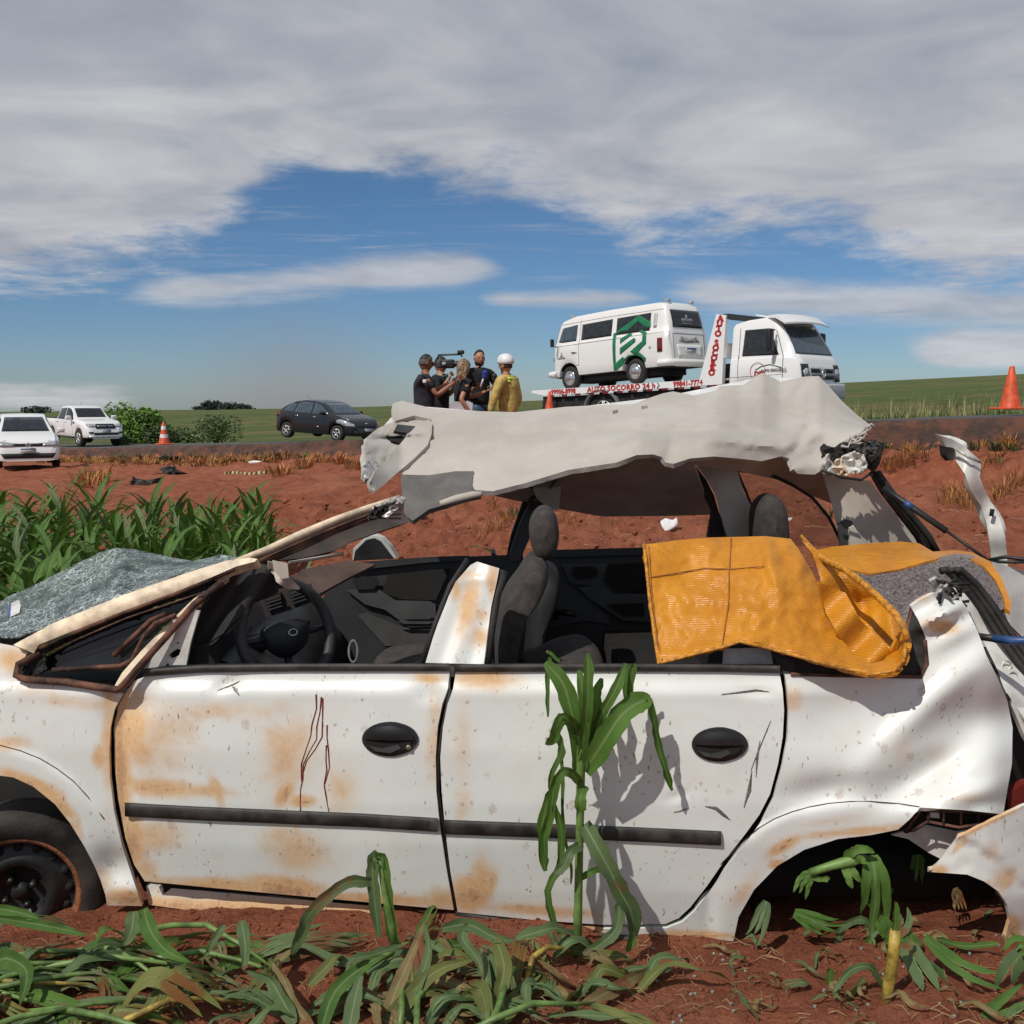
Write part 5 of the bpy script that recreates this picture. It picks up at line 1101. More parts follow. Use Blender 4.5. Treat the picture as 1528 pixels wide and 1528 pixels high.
def rwheel(par, x, y, r, w, side, m_disc='alloy', spokes=5, cap=False):
    """road wheel at (x, y); side -1: outer face towards -y"""
    e = thing('wheel', (x, y, r), None, None); e.parent = par
    s = side
    mb = MB(); mb.lathe([(r * .62, s * w * .42), (r * .70, s * w * .5), (r * .92, s * w * .47), (r, s * w * .30), (r, -s * w * .35), (r * .9, -s * w * .5), (r * .3, -s * w * .5)], (0, 0, 0), 'y', 36); mb.build('tyre', M['tyre2'], e)
    if cap:
        mb = MB(); mb.lathe([(r * .63, s * w * .40), (r * .60, s * w * .50), (r * .50, s * w * .44), (r * .42, s * w * .46), (r * .36, s * w * .60), (r * .2, s * w * .66), (.001, s * w * .68)], (0, 0, 0), 'y', 32); mb.build('hub_cap', M[m_disc], e)
    else:
        mb = MB(); mb.lathe([(r * .64, s * w * .42), (r * .62, s * w * .50), (r * .57, s * w * .48), (r * .55, s * w * .2), (.001, s * w * .16)], (0, 0, 0), 'y', 32); mb.mi = 0; o = mb.build('rim', M['grille'], e)
        mb = MB(); mb.lathe([(r * .64, s * w * .43), (r * .63, s * w * .51), (r * .56, s * w * .50), (r * .55, s * w * .44)], (0, 0, 0), 'y', 32); mb.lathe([(r * .16, s * w * .30), (r * .15, s * w * .46), (.001, s * w * .48)], (0, 0, 0), 'y', 16)
        for k in range(spokes):
            a = 2 * math.pi * k / spokes + .3
            for da in (-.13, .13): mb.tube([Vector((math.cos(a + da * 1.5) * r * .1, s * w * .40, math.sin(a + da * 1.5) * r * .1)), Vector((math.cos(a + da) * r * .58, s * w * .46, math.sin(a + da) * r * .58))], [r * .07, r * .055], 5)
        o = mb.build('spokes', M[m_disc], e); o['kind'] = 'stuff' if False else ''
        del o['kind']
    return e
def arches(x, wheels, zlow):
    z = zlow
    for cx, r in wheels:
        d = abs(x - cx)
        if d < r: z = max(z, math.sqrt(r * r - d * d) + WZ)
    return z
WZ = .30
def car_sections(xs0, xs1, ztop, zbelt, wmax, wheels, zlow=.24, wroof=.70, plan=None, bulge=1.0, wr=.30, crown=.03, rr=.06):
    global WZ
    WZ = wr
    def sec(x):
        zt = ztop(x); zb = min(arches(x, wheels, zlow), zbelt(x) - .08); zk = min(zbelt(x), zt - .02); w = wmax * plan(x)
        k = min(1, max(0, (zt - zk - .05) / .40)); wt = w * lerp(.90, wroof, k); e = min(rr, (zt - zk) * .5)
        low = [(0, zb), (w * .80, zb), (w * .955, zb + .015), (w * .985, zb + .06)]
        h = zk - (zb + .06)
        mid = [(w * .998, zb + .06 + h * .25), (w * 1.0, zb + .06 + h * .5), (w * .992, zb + .06 + h * .75), (w * .965, zk - .01), (w * .945, zk + .005)]
        up = [(lerp(w * .945, wt, .33), lerp(zk, zt - e, .33)), (lerp(w * .945, wt, .66), lerp(zk, zt - e, .66)), (wt, zt - e), (wt - e * .35, zt - e * .35), (wt - e * 1.1, zt - crown * .3 - .004), (wt * .5, zt - crown * .12), (0, zt)]
        return low + mid + up
    return sec
def stations(x0, x1, wheels, n=46):
    s = set(round(lerp(x0, x1, i / n), 4) for i in range(n + 1))
    for cx, r in wheels:
        for k in range(13): s.add(round(cx + r * math.cos(math.pi * k / 12), 4))
        s.add(round(cx - r - .003, 4)); s.add(round(cx + r + .003, 4))
    return sorted(v for v in s if x0 <= v <= x1)
def text_mesh(txt, size, m, par, origin, xdir, ydir, name='lettering', bold=.0, ext=.004, space=1.0, squeeze=1.0, align='CENTER'):
    c = bpy.data.curves.new('t', 'FONT'); c.body = txt; c.size = size; c.extrude = ext; c.align_x = align; c.align_y = 'CENTER'; c.offset = bold; c.space_character = space; c.resolution_u = 2
    o = bpy.data.objects.new('t', c); COL.objects.link(o); dg = bpy.context.evaluated_depsgraph_get(); dg.update()
    me = bpy.data.meshes.new_from_object(o.evaluated_get(dg)); vs = [v.co.copy() for v in me.vertices]; fs = [tuple(p.vertices) for p in me.polygons]
    bpy.data.objects.remove(o); bpy.data.curves.remove(c); bpy.data.meshes.remove(me)
    X = Vector(xdir).normalized(); Y = Vector(ydir).normalized(); Z = X.cross(Y)
    return obj(name, [Vector(origin) + X * v.x * squeeze + Y * v.y + Z * v.z for v in vs], fs, m, par, smooth=False)
def plate_on(par, c, n, w=.40, h=.13, txt=None, blue=True, name='number_plate'):
    """a plate standing at c, its face turned to n"""
    n = Vector(n).normalized(); X = Vector((0, 0, 1)).cross(n).normalized(); Y = n.cross(X); Mx = Matrix((X, Y, n)).transposed()
    mb = MB(); mb.box(c, (w, h, .012), Mx); p = mb.build(name, M['plate'], par)
    if blue: mb = MB(); mb.box(Vector(c) + Y * h * .36 + n * .007, (w * .97, h * .24, .004), Mx); mb.build('plate_band', M['plate_blue'], p)
    if txt: text_mesh(txt, h * .62, M['plate_ink'], p, Vector(c) - Y * h * .10 + n * .009, X, Y, ext=.001)
    return p
def mirror(par, c, d, m):
    mb = MB(); mb.box(c, d, bevel=.04); mb.tube([Vector(c) + Vector((.0, 0, -d[2] * .3)), Vector(c) + Vector((0, -math.copysign(.12, c[1]), -d[2] * .5))], .025, 6); return mb.build('wing_mirror', m, par)

def place(name, px, py, Y, yaw, label, cat, group=None, pitch=0, z=None):
    p = U(px, py, Y); zz = z if z is not None else p.z
    e = thing(name, (p.x, Y, zz), label, cat, group, rot=(0, pitch, yaw)); return e

# --- black hatchback
def black_hatch():
    W = [(-1.27, .36), (1.25, .36)]
    zt = cv([(-1.93, .72), (-1.90, .93), (-1.80, 1.02), (-1.60, 1.15), (-1.30, 1.31), (-1.0, 1.41), (-.5, 1.475), (0, 1.455), (.32, 1.40), (.62, 1.24), (.95, 1.03), (1.05, .99), (1.35, .93), (1.65, .85), (1.85, .74), (1.95, .58), (1.985, .42)])
    zb = cv([(-1.93, .70), (-1.88, .93), (-1.2, .95), (0, .93), (.9, .90), (1.3, .86), (1.7, .76), (1.9, .62), (1.985, .36)])
    pl = cv([(-1.93, .80), (-1.85, .90), (-1.6, .97), (-1.0, 1), (1.0, 1), (1.4, .985), (1.65, .93), (1.85, .80), (1.95, .62), (1.985, .50)])
    sec = car_sections(0, 0, zt, zb, .845, W, .22, .71, pl, wr=.30)
    xy = U(489, 655, 37.2)
    root = thing('parked_car', (xy.x, 37.2, xy.z), 'black five-door hatchback stopped on the road left of the camera crew', 'car', rot=(0, R(2.0), R(-36)))
    root.scale = (1.02, 1, .95)
    b, bv = loft('body', stations(-1.93, 1.985, W), sec, M['black_car'], root)
    for s, v in ((-1, 'R'), (1, 'L')):
        proj(bv, 'window', [(.02, .955), (.82, .97), (.60, 1.12), (.30, 1.31), (.02, 1.385)], v, M['glass_clear'], root)
        proj(bv, 'window', [(-.90, .975), (-.05, .96), (-.05, 1.385), (-.6, 1.40), (-.80, 1.33)], v, M['glass_clear'], root)
        proj(bv, 'window', [(-1.50, 1.02), (-.96, .985), (-.88, 1.30), (-1.20, 1.32)], v, M['glass_clear'], root)
        proj(bv, 'headlight', [(1.22, .70), (1.30, .80), (1.45, .82), (1.70, .76), (1.93, .62), (1.90, .56), (1.66, .58), (1.40, .62)], v, M['lamp'], root, .01)
        proj(bv, 'tail_light', [(-1.90, .78), (-1.62, .86), (-1.66, 1.02), (-1.84, 1.04)], v, M['red_lamp'], root, .01)
        for x in (.86, -.02, -.93): line_on(bv, 'door_gap', [(x, .30), (x + .02, .95)], v, M['gap'], root)
        line_on(bv, 'door_gap', [(-.9, .28), (.86, .28)], v, M['gap'], root)
        for x in (-.80, .08): proj(bv, 'door_handle', [(x, .85), (x + .17, .855), (x + .17, .88), (x, .875)], v, M['chrome'], root, .02)
        for x in (-1.27, 1.25): rwheel(root, x, s * .735, .30, .20, s, spokes=5)
        mirror(root, (.68, s * .93, 1.02), (.14, .20, .13), M['black_car'])
        proj(bv, 'badge', [(.30, .50), (.42, .50), (.42, .53), (.30, .53)], v, M['chrome'], root, .01)
    proj(bv, 'windscreen', [(-.60, .99), (-.48, 1.36), (.48, 1.36), (.60, .99)], 'F', M['glass_clear'], root, .012)
    proj(bv, 'rear_window', [(-.52, 1.05), (-.46, 1.32), (.46, 1.32), (.52, 1.05)], 'B', M['glass_dark'], root, .012)
    proj(bv, 'grille', [(-.42, .52), (-.45, .64), (.45, .64), (.42, .52)], 'F', M['grille'], root, .008)
    proj(bv, 'lower_grille', [(-.55, .26), (-.60, .40), (.60, .40), (.55, .26)], 'F', M['grille'], root, .008)
    proj(bv, 'emblem', [(-.07, .655), (.07, .655), (.07, .685), (-.07, .685)], 'F', M['chrome'], root, .02)
    plate_on(root, (2.02, 0, .45), (1, 0, .05), txt='ABC 1234' if False else None)
    mb = MB(); mb.tube([(-.9, 0, 1.46), (-1.05, 0, 1.62)], .006, 5); mb.build('aerial', M['grille'], root)
    return root
black_hatch()

# --- white hatchback at the far left, nose towards us
def white_hatch():
    W = [(-1.25, .36), (1.22, .36)]
    zt = cv([(-1.93, .72), (-1.88, 1.0), (-1.75, 1.15), (-1.5, 1.38), (-1.0, 1.50), (-.4, 1.52), (.1, 1.49), (.42, 1.36), (.72, 1.19), (1.0, 1.02), (1.15, .99), (1.5, .91), (1.72, .83), (1.88, .72), (1.95, .60), (1.975, .42)])
    zb = cv([(-1.93, .70), (-1.88, .96), (0, .95), (.95, .91), (1.4, .84), (1.7, .76), (1.88, .64), (1.975, .36)])
    pl = cv([(-1.93, .84), (-1.8, .94), (-1.4, 1), (1.3, 1), (1.6, .985), (1.80, .95), (1.90, .89), (1.95, .84), (1.975, .78)])
    sec = car_sections(0, 0, zt, zb, .85, W, .22, .70, pl, wr=.30)
    x = U(30, 690, 29.0).x + -.42
    root = thing('parked_car', (x, 30.2, gnd(x, 30.2) + .02), 'white hatchback on the dirt at the left edge, nose towards the wreck', 'car', rot=(0, 0, R(-62)))
    b, bv = loft('body', stations(-1.93, 1.975, W), sec, M['white_car'], root)
    for s, v in ((-1, 'R'), (1, 'L')):
        proj(bv, 'window', [(.05, .975), (.90, .985), (.60, 1.18), (.30, 1.36), (.05, 1.42)], v, M['glass_dark'], root)
        proj(bv, 'window', [(-.90, .985), (-.02, .975), (-.02, 1.42), (-.8, 1.42)], v, M['glass_dark'], root)
        proj(bv, 'window', [(-1.45, 1.03), (-.96, .99), (-.90, 1.38), (-1.2, 1.34)], v, M['glass_dark'], root)
        for x_ in (-1.25, 1.22): rwheel(root, x_, s * .74, .30, .20, s, 'alloy', 6)
        for x_ in (.90, .0, -.95): line_on(bv, 'door_gap', [(x_, .30), (x_ + .02, .95)], v, M['gap'], root)
        mirror(root, (.70, s * .95, 1.04), (.14, .2, .14), M['white_car'])
        proj(bv, 'headlight', [(1.45, .70), (1.52, .80), (1.78, .78), (1.96, .70), (1.95, .62), (1.7, .63)], v, M['lamp'], root, .012)
        proj(bv, 'tail_light', [(-1.90, .80), (-1.66, .86), (-1.70, 1.06), (-1.84, 1.08)], v, M['red_lamp'], root, .01)
    sgn = 1
    for s in (-1, 1): proj(bv, 'headlight', sorted_poly([(s * .36, .625), (s * .40, .71), (s * .70, .76), (s * .76, .70), (s * .70, .62)], s), 'F', M['lamp'], root, .022)
    proj(bv, 'windscreen', [(-.62, 1.02), (-.50, 1.41), (.50, 1.41), (.62, 1.02)], 'F', M['glass_dark'], root, .012)
    proj(bv, 'rear_window', [(-.52, 1.10), (-.46, 1.36), (.46, 1.36), (.52, 1.10)], 'B', M['glass_dark'], root, .012)
    proj(bv, 'upper_grille', [(-.38, .625), (-.38, .70), (.38, .70), (.38, .625)], 'F', M['grille'], root, .016)
    proj(bv, 'lower_grille', [(-.62, .30), (-.70, .43), (.70, .43), (.62, .30)], 'F', M['grille'], root, .012)
    mb = MB(); vs, fs = ring(Vector((1.985, 0, .665)), Vector((0, 1, 0)), Vector((-.15, 0, 1)), .058, .010, 20); obj('emblem', vs, fs, M['chrome'], root)
    mb = MB()
    for a, b_ in (((-.035, .03), (-.012, -.03)), ((-.012, -.03), (.0, .0)), ((.0, .0), (.012, -.03)), ((.012, -.03), (.035, .03)), ((-.016, .045), (0, .01)), ((0, .01), (.016, .045))): mb.tube([(1.985, a[0], .665 + a[1]), (1.985, b_[0], .665 + b_[1])], .006, 4)
    mb.build('emblem_letters', M['chrome'], root)
    plate_on(root, (2.005, 0, .51), (1, 0, .05))
    return root
def sorted_poly(p, s): return p if s > 0 else p[::-1]
white_hatch()

# --- white double-cab pickup
def pickup():
    W = [(-1.55, .44), (1.67, .44)]
    zt = cv([(-2.62, 1.0), (-2.58, 1.20), (-1.02, 1.22), (-1.0, 1.30), (-.90, 1.70), (-.70, 1.80), (-.2, 1.84), (.25, 1.82), (.50, 1.75), (.95, 1.36), (1.12, 1.26), (1.5, 1.24), (2.0, 1.18), (2.28, 1.10), (2.45, .98), (2.55, .72), (2.60, .50)])
    zb = cv([(-2.62, .95), (-2.58, 1.17), (.9, 1.19), (1.3, 1.16), (2.0, 1.08), (2.3, .98), (2.5, .75), (2.60, .46)])
    pl = cv([(-2.62, .96), (-2.5, 1), (1.8, 1), (2.1, .98), (2.3, .93), (2.48, .84), (2.56, .74), (2.60, .66)])
    sec = car_sections(0, 0, zt, zb, .93, W, .42, .74, pl, wr=.40)
    p = U(124, 664, 47.5)
    root = thing('pickup_truck', (p.x - .35, 48.5, p.z - .02), 'white double-cab pickup truck stopped on the road beside the round green bush', 'pickup', rot=(0, R(1.0), R(-46)))
    b, bv = loft('body', stations(-2.62, 2.60, W, 60), sec, M['white_car'], root)
    for s, v in ((-1, 'R'), (1, 'L')):
        proj(bv, 'window', [(.02, 1.21), (.98, 1.22), (.60, 1.55), (.40, 1.70), (.02, 1.74)], v, M['glass_dark'], root)
        proj(bv, 'window', [(-.86, 1.21), (-.04, 1.21), (-.04, 1.74), (-.72, 1.70)], v, M['glass_dark'], root)
        for x_ in (-1.55, 1.67): rwheel(root, x_, s * .81, .40, .26, s, 'alloy', 6)
        for x_ in (1.02, -.0, -.98): line_on(bv, 'door_gap', [(x_, .5), (x_, 1.18)], v, M['gap'], root)
        for x_ in (-.82, .12): proj(bv, 'door_handle', [(x_, 1.06), (x_ + .18, 1.06), (x_ + .18, 1.09), (x_, 1.09)], v, M['chrome'], root, .02)
        proj(bv, 'side_vent', [(1.10, 1.04), (1.26, 1.04), (1.22, 1.12), (1.10, 1.12)], v, M['grille'], root, .02)
        mirror(root, (.92, s * 1.06, 1.30), (.14, .24, .20), M['white_car'])
        mb = MB(); mb.box((-.1, s * .86, .40), (2.1, .16, .06), bevel=.02); mb.build('side_step', M['grille'], root)
        proj(bv, 'headlight', sorted_poly([(s * .46, .93), (s * .50, 1.04), (s * .80, 1.06), (s * .80, .96), (s * .70, .90)], s), 'F', M['lamp'], root, .02)
        proj(bv, 'fog_light', sorted_poly([(s * .58, .62), (s * .58, .70), (s * .76, .70), (s * .74, .62)], s), 'F', M['grille'], root, .02)
        proj(bv, 'tail_light', [(-2.60, .80), (-2.42, .80), (-2.42, 1.10), (-2.60, 1.10)], v, M['red_lamp'], root, .02)
    proj(bv, 'windscreen', [(-.66, 1.32), (-.60, 1.72), (.60, 1.72), (.66, 1.32)], 'F', M['glass_dark'], root, .014)
    g = proj(bv, 'grille', [(-.42, .84), (-.47, .92), (-.42, 1.04), (.42, 1.04), (.47, .92), (.42, .84)], 'F', M['grille'], root, .025)
    proj(bv, 'grille_bar', [(-.36, .925), (-.36, .965), (.36, .965), (.36, .925)], 'F', M['chrome'], root, .04)
    proj(bv, 'lower_grille', [(-.56, .56), (-.58, .66), (.58, .66), (.56, .56)], 'F', M['grille'], root, .02)
    proj(bv, 'skid_plate', [(-.78, .44), (-.80, .50), (.80, .50), (.78, .44)], 'F', M['chrome'], root, .02)
    vs = [Vector((2.58, .09 * math.cos(a), .945 + .035 * math.sin(a))) for a in [2 * math.pi * k / 16 for k in range(16)]]; obj('emblem', vs + [v + Vector((.03, 0, 0)) for v in vs], [tuple(range(16)), tuple(range(16, 32))] + [(i, (i + 1) % 16, 16 + (i + 1) % 16, 16 + i) for i in range(16)], M['plate_blue'], root)
    plate_on(root, (2.62, 0, .74), (1, 0, .05))
    # load bay: dark well let into the body's top
    mb = MB(); mb.box((-1.80, 0, 1.225), (1.44, 1.52, .02)); mb.build('load_bay', M['under'], root)
    mb = MB(); mb.tube([(-.2, 0, 1.83), (-.3, 0, 2.02)], .006, 5); mb.build('aerial', M['grille'], root)
    return root
pickup()

# --- tow truck: local x forwards, origin on the road under its near (right-hand) side, rear end
TD = Vector((.7071, -.7071, 0)); PITCHT = R(-2.3)
TRO = Vector((.62, 29.5, U(800, 583, 29.5).z - 1.06))
truck = thing('tow_truck', TRO, 'white flatbed tow truck with red lettering on its bed, carrying the white van', 'tow truck', rot=(0, PITCHT, R(-45)))
def tow_truck():
    t = truck; Wd = 2.25; M['red_letter'] = mat('red_lettering', (.42, .016, .016), .5); M['truck_under'] = mat('black_chassis', (.016, .015, .016), .75, var=.5)
    # bed: side rail, deck
    mb = MB(); mb.box((3.20, Wd / 2, 1.03), (6.4, Wd - .1, .05)); mb.build('bed_deck', M['steel'], t)
    def rail(yc, n):
        mb = MB(); prof = [(0.0, 1.06), (6.4, 1.06), (6.4, .90), (.5, .90), (.0, 1.0)]
        vs = [(x, yc - .04, z) for x, z in prof] + [(x, yc + .04, z) for x, z in prof]; k = len(prof)
        mb.add(vs, [tuple(range(k))[::-1], tuple(range(k, 2 * k))] + [(i, (i + 1) % k, k + (i + 1) % k, k + i) for i in range(k)]); return mb.build(n, M['truck_white'], t, smooth=False)
    rail(0, 'bed_rail'); rail(Wd, 'bed_rail')
    tx = dict(ext=.004, xdir=(1, 0, 0), ydir=(0, 0, 1))
    text_mesh('99906-8998', .19, M['red_letter'], t, (1.22, -.047, .975), bold=.006, **tx)
    text_mesh('AUTO SOCORRO 24 h', .19, M['red_letter'], t, (3.25, -.047, .98), bold=.007, space=1.1, squeeze=1.12, **tx)
    text_mesh('99841-7774', .185, M['red_letter'], t, (5.40, -.047, .98), bold=.006, **tx)
    mb = MB(); mb.tube([(4.47, -.05, 1.05), (4.52, -.05, .98), (4.45, -.05, .91)], .012, 5); mb.build('rail_dent', M['truck_under'], t)
    for k in range(12):
        mb = MB(); mb.box((.78 + k * .49, -.046, .875), (.20, .012, .055)); mb.build('reflector', M['red_lamp'] if k % 1 == 0 else M['plate'], t, smooth=False)
        mb = MB(); mb.box((.97 + k * .49, -.046, .875), (.18, .012, .05)); mb.build('reflector', M['plate'], t, smooth=False)
    # chassis, rear bar, mudguard, wheels
    mb = MB(); mb.box((3.4, Wd / 2, .73), (6.0, .9, .28)); mb.build('chassis', M['truck_under'], t, smooth=False)
    mb = MB(); mb.box((3.4, .10, .70), (5.9, .06, .30)); mb.build('side_skirt', M['truck_under'], t, smooth=False)
    mb = MB(); mb.box((.45, Wd / 2, .60), (.20, 2.2, .26)); mb.box((.62, .06, .72), (.5, .05, .3)); mb.build('rear_bumper', M['truck_under'], t, smooth=False)
    for xw, ys in ((2.55, (.22, Wd - .22)), (6.99, (.16, Wd - .16))):
        for y in ys:
            s = -1 if y < 1 else 1; w = rwheel(t, xw, y, .42, .30, s, 'alloy', 5, cap=False); w.location.z = .42
    mb = MB(); P = [Vector((2.55 + .62 * math.cos(a), .14, .42 + .56 * math.sin(a))) for a in [math.pi * k / 16 for k in range(17)]]
    vs = []; 
    for p in P: vs += [p + Vector((0, -.18, 0)), p + Vector((0, .30, 0))]
    o = obj('mudguard', vs, [(2 * i, 2 * i + 1, 2 * i + 3, 2 * i + 2) for i in range(16)], mat('grey_mudguard', (.10, .10, .10), .5), t); md = o.modifiers.new('thickness', 'SOLIDIFY'); md.thickness = .07
    # headboard
    mb = MB(); prof = [(5.70, .91), (6.40, .91), (6.44, 1.5), (6.54, 2.55), (6.26, 2.60), (5.90, 1.5)]
    for y0 in (-.05, Wd - .05):
        k = len(prof); vs = [(x, y0, z) for x, z in prof] + [(x, y0 + .12, z) for x, z in prof]; mb = MB()
        mb.add(vs, [tuple(range(k))[::-1], tuple(range(k, 2 * k))] + [(i, (i + 1) % k, k + (i + 1) % k, k + i) for i in range(k)]); mb.build('headboard_post', M['truck_white'], t, smooth=False)
    mb = MB(); mb.box((6.48, Wd / 2, 2.53), (.14, Wd, .12)); mb.build('headboard_beam', M['inner_grey'], t, smooth=False)
    mb = MB(); mb.box((6.42, Wd / 2, 1.72), (.10, Wd, .36)); mb.build('headboard_beam', M['truck_white'], t, smooth=False)
    mb = MB(); mb.box((6.30, Wd / 2, 1.20), (.25, 1.5, .45), bevel=.05); mb.build('winch', M['truck_under'], t)
    S = 'AUTO SOCORRO'; z = 2.48
    for ch in S:
        if ch != ' ':
            k = (z - .91) / 1.69; xc = lerp(6.05, 6.41, k); text_mesh(ch, .20, M['red_letter'], t, (xc, -.056, z), (1, 0, 0), (0, 0, 1), bold=.012, squeeze=1.15)
        z -= .118 if ch != ' ' else .10
    # cab, long axis along x, front at x = 8.6
    zt = cv([(6.86, 1.0), (6.88, 2.28), (6.98, 2.36), (7.3, 2.42), (7.85, 2.44), (8.05, 2.38), (8.22, 2.18), (8.62, 1.50), (8.70, 1.40), (8.76, 1.0), (8.76, .6)])
    zb = cv([(6.86, .95), (6.9, 1.50), (8.3, 1.46), (8.55, 1.42), (8.70, 1.28), (8.76, .8)])
    pl = cv([(6.86, .97), (6.92, 1), (8.1, 1), (8.45, .965), (8.64, .90), (8.76, .82)])
    W = [(7.35, .50)]
    global WZ
    WZ = .42
    base = car_sections(0, 0, zt, zb, 1.06, W, .58, .83, pl, wr=.42, rr=.07)
    def sec(x): return [(y, z) for y, z in base(x)]
    cabo = thing('cab', (-.36, Wd / 2, 0), None, None); cabo.parent = t
    xs = stations(6.86, 8.76, W, 34); b, bv = loft('body', xs, sec, M['truck_white'], cabo)
    for s, v in ((-1, 'R'), (1, 'L')):
        proj(bv, 'window', [(7.22, 1.55), (8.20, 1.52), (8.02, 1.95), (7.92, 2.16), (7.26, 2.17)], v, M['glass_dark'], cabo)
        line_on(bv, 'door_gap', [(7.13, .72), (7.13, 2.22)], v, M['gap'], cabo, .008); line_on(bv, 'door_gap', [(8.32, .66), (8.32, 1.45), (8.10, 2.1)], v, M['gap'], cabo, .008); line_on(bv, 'door_crease', [(6.92, 1.06), (8.3, 1.06)], v, M['gap'], cabo, .005)
        mb = MB(); mb.box((8.12, s * 1.22, 1.86), (.10, .20, .52), bevel=.04); mb.tube([(8.12, s * 1.02, 2.1), (8.12, s * 1.2, 2.1)], .02, 6); mb.tube([(8.12, s * 1.02, 1.55), (8.12, s * 1.2, 1.62)], .02, 6); mb.build('wing_mirror', M['grille'], cabo)
        proj(bv, 'step_cover', [(6.88, .60), (7.0, .60), (7.0, .74), (6.88, .78)], v, M['inner_grey'], cabo, .03)
    proj(bv, 'windscreen', [(-.86, 1.52), (-.76, 2.22), (.76, 2.22), (.86, 1.52)], 'F', M['glass_clear'], cabo, .012)
    mb = MB(); mb.tube([(8.46, .02, 1.66), (8.20, .0, 2.16)], .012, 5); mb.build('windscreen_post', M['gap'], cabo)
    mb = MB(); mb.tube([(8.60, -.6, 1.52), (8.44, -.1, 1.80)], .010, 5); mb.build('wiper', M['gap'], cabo)
    mb = MB(); mb.tube([(8.60, .1, 1.52), (8.44, .6, 1.80)], .010, 5); mb.build('wiper', M['gap'], cabo)
    proj(bv, 'grille', [(-.58, .92), (-.60, 1.24), (.60, 1.24), (.58, .92)], 'F', M['plate'], cabo, .02)
    for z in (.98, 1.13):
        for y0, y1 in ((-.52, -.10), (.10, .52)): proj(bv, 'grille_slot', [(y0, z - .045), (y0, z + .045), (y1, z + .045), (y1, z - .045)], 'F', M['grille'], cabo, .04)
    vs, fs = ring(Vector((8.81, 0, 1.06)), Vector((0, 1, 0)), Vector((0, 0, 1)), .09, .012, 20); obj('emblem', vs, fs, M['chrome'], cabo)
    for s in (-1, 1):
        proj(bv, 'headlight_surround', sorted_poly([(s * .60, .88), (s * .60, 1.28), (s * .88, 1.28), (s * .88, .88)], s), 'F', M['grille'], cabo, .02)
        mb = MB(); mb.lathe([(.12, 0), (.11, .04), (.001, .05)], (8.74, s * .72, 1.07), 'x', 20); mb.build('headlight', M['lamp'], cabo)
    mb = MB(); mb.box((8.72, 0, .66), (.22, 2.1, .36), bevel=.06); mb.build('front_bumper', M['plate'], cabo)
    # sun visor: a curved white brow, and a rear roof spoiler
    vs = []
    for i in range(15):
        y = lerp(-1.02, 1.02, i / 14); q = 1 - (y / 1.02) ** 2
        vs += [(7.86 + .02 * q, y * .9, 2.46 + .02 * q), (8.14 + .08 * q, y * .98, 2.46 + .03 * q), (8.40 + .12 * q, y, 2.25 + .04 * q), (8.40 + .12 * q, y, 2.21 + .04 * q), (8.12 + .08 * q, y * .98, 2.38 + .03 * q)]
    o = obj('sun_visor', vs, [(i * 5 + k, i * 5 + (k + 1) % 5, (i + 1) * 5 + (k + 1) % 5, (i + 1) * 5 + k) for i in range(14) for k in range(5)] + [tuple(range(5)), tuple(range(70, 75))[::-1]], M['truck_white'], cabo, smooth=False)
    mb = MB(); mb.box((7.50, 0, 2.50), (.5, .9, .03), Matrix.Rotation(R(14), 3, 'Y'), bevel=.01); mb.build('roof_hatch', M['truck_white'], cabo)
    # door badge: red ring, letters DM, grey roofline stroke and small lettering
    def dz(x, z): return bv.ray_cast(Vector((x, -5, z)), Vector((0, 1, 0)))[0].y
    vs, fs = ring(Vector((7.68, dz(7.68, 1.18) - .010, 1.17)), Vector((1, 0, 0)), Vector((0, 0, 1)), .20, .006, 30); obj('badge_ring', vs, fs, M['red_letter'], cabo)
    text_mesh('DM', .17, M['red_letter'], cabo, (7.72, dz(7.7, 1.1) - .012, 1.10), (1, 0, 0), (0, 0, 1), bold=.008)
    text_mesh('AUTO SOCORRO', .085, mat('badge_grey', (.12, .12, .12), .5), cabo, (8.10, dz(8.0, 1.15) - .016, 1.17), (1, 0, 0), (0, 0, 1), bold=.002)
    mb = MB(); mb.tube([(7.62, dz(7.6, 1.2) - .012, 1.20), (7.78, dz(7.8, 1.3) - .012, 1.28), (8.0, dz(8.0, 1.3) - .012, 1.31), (8.30, dz(8.28, 1.2) - .014, 1.22)], .009, 5); mb.build('badge_stroke', M['badge_green'], cabo)
    text_mesh('EMERGENCIA' if False else 'WORKER', .05, M['inner_grey'], cabo, (7.32, dz(7.3, 1.3) - .012, 1.30), (1, 0, 0), (0, 0, 1)) if False else None
M['badge_green'] = mat('green_sticker', (.01, .17, .075), .45)
tow_truck()

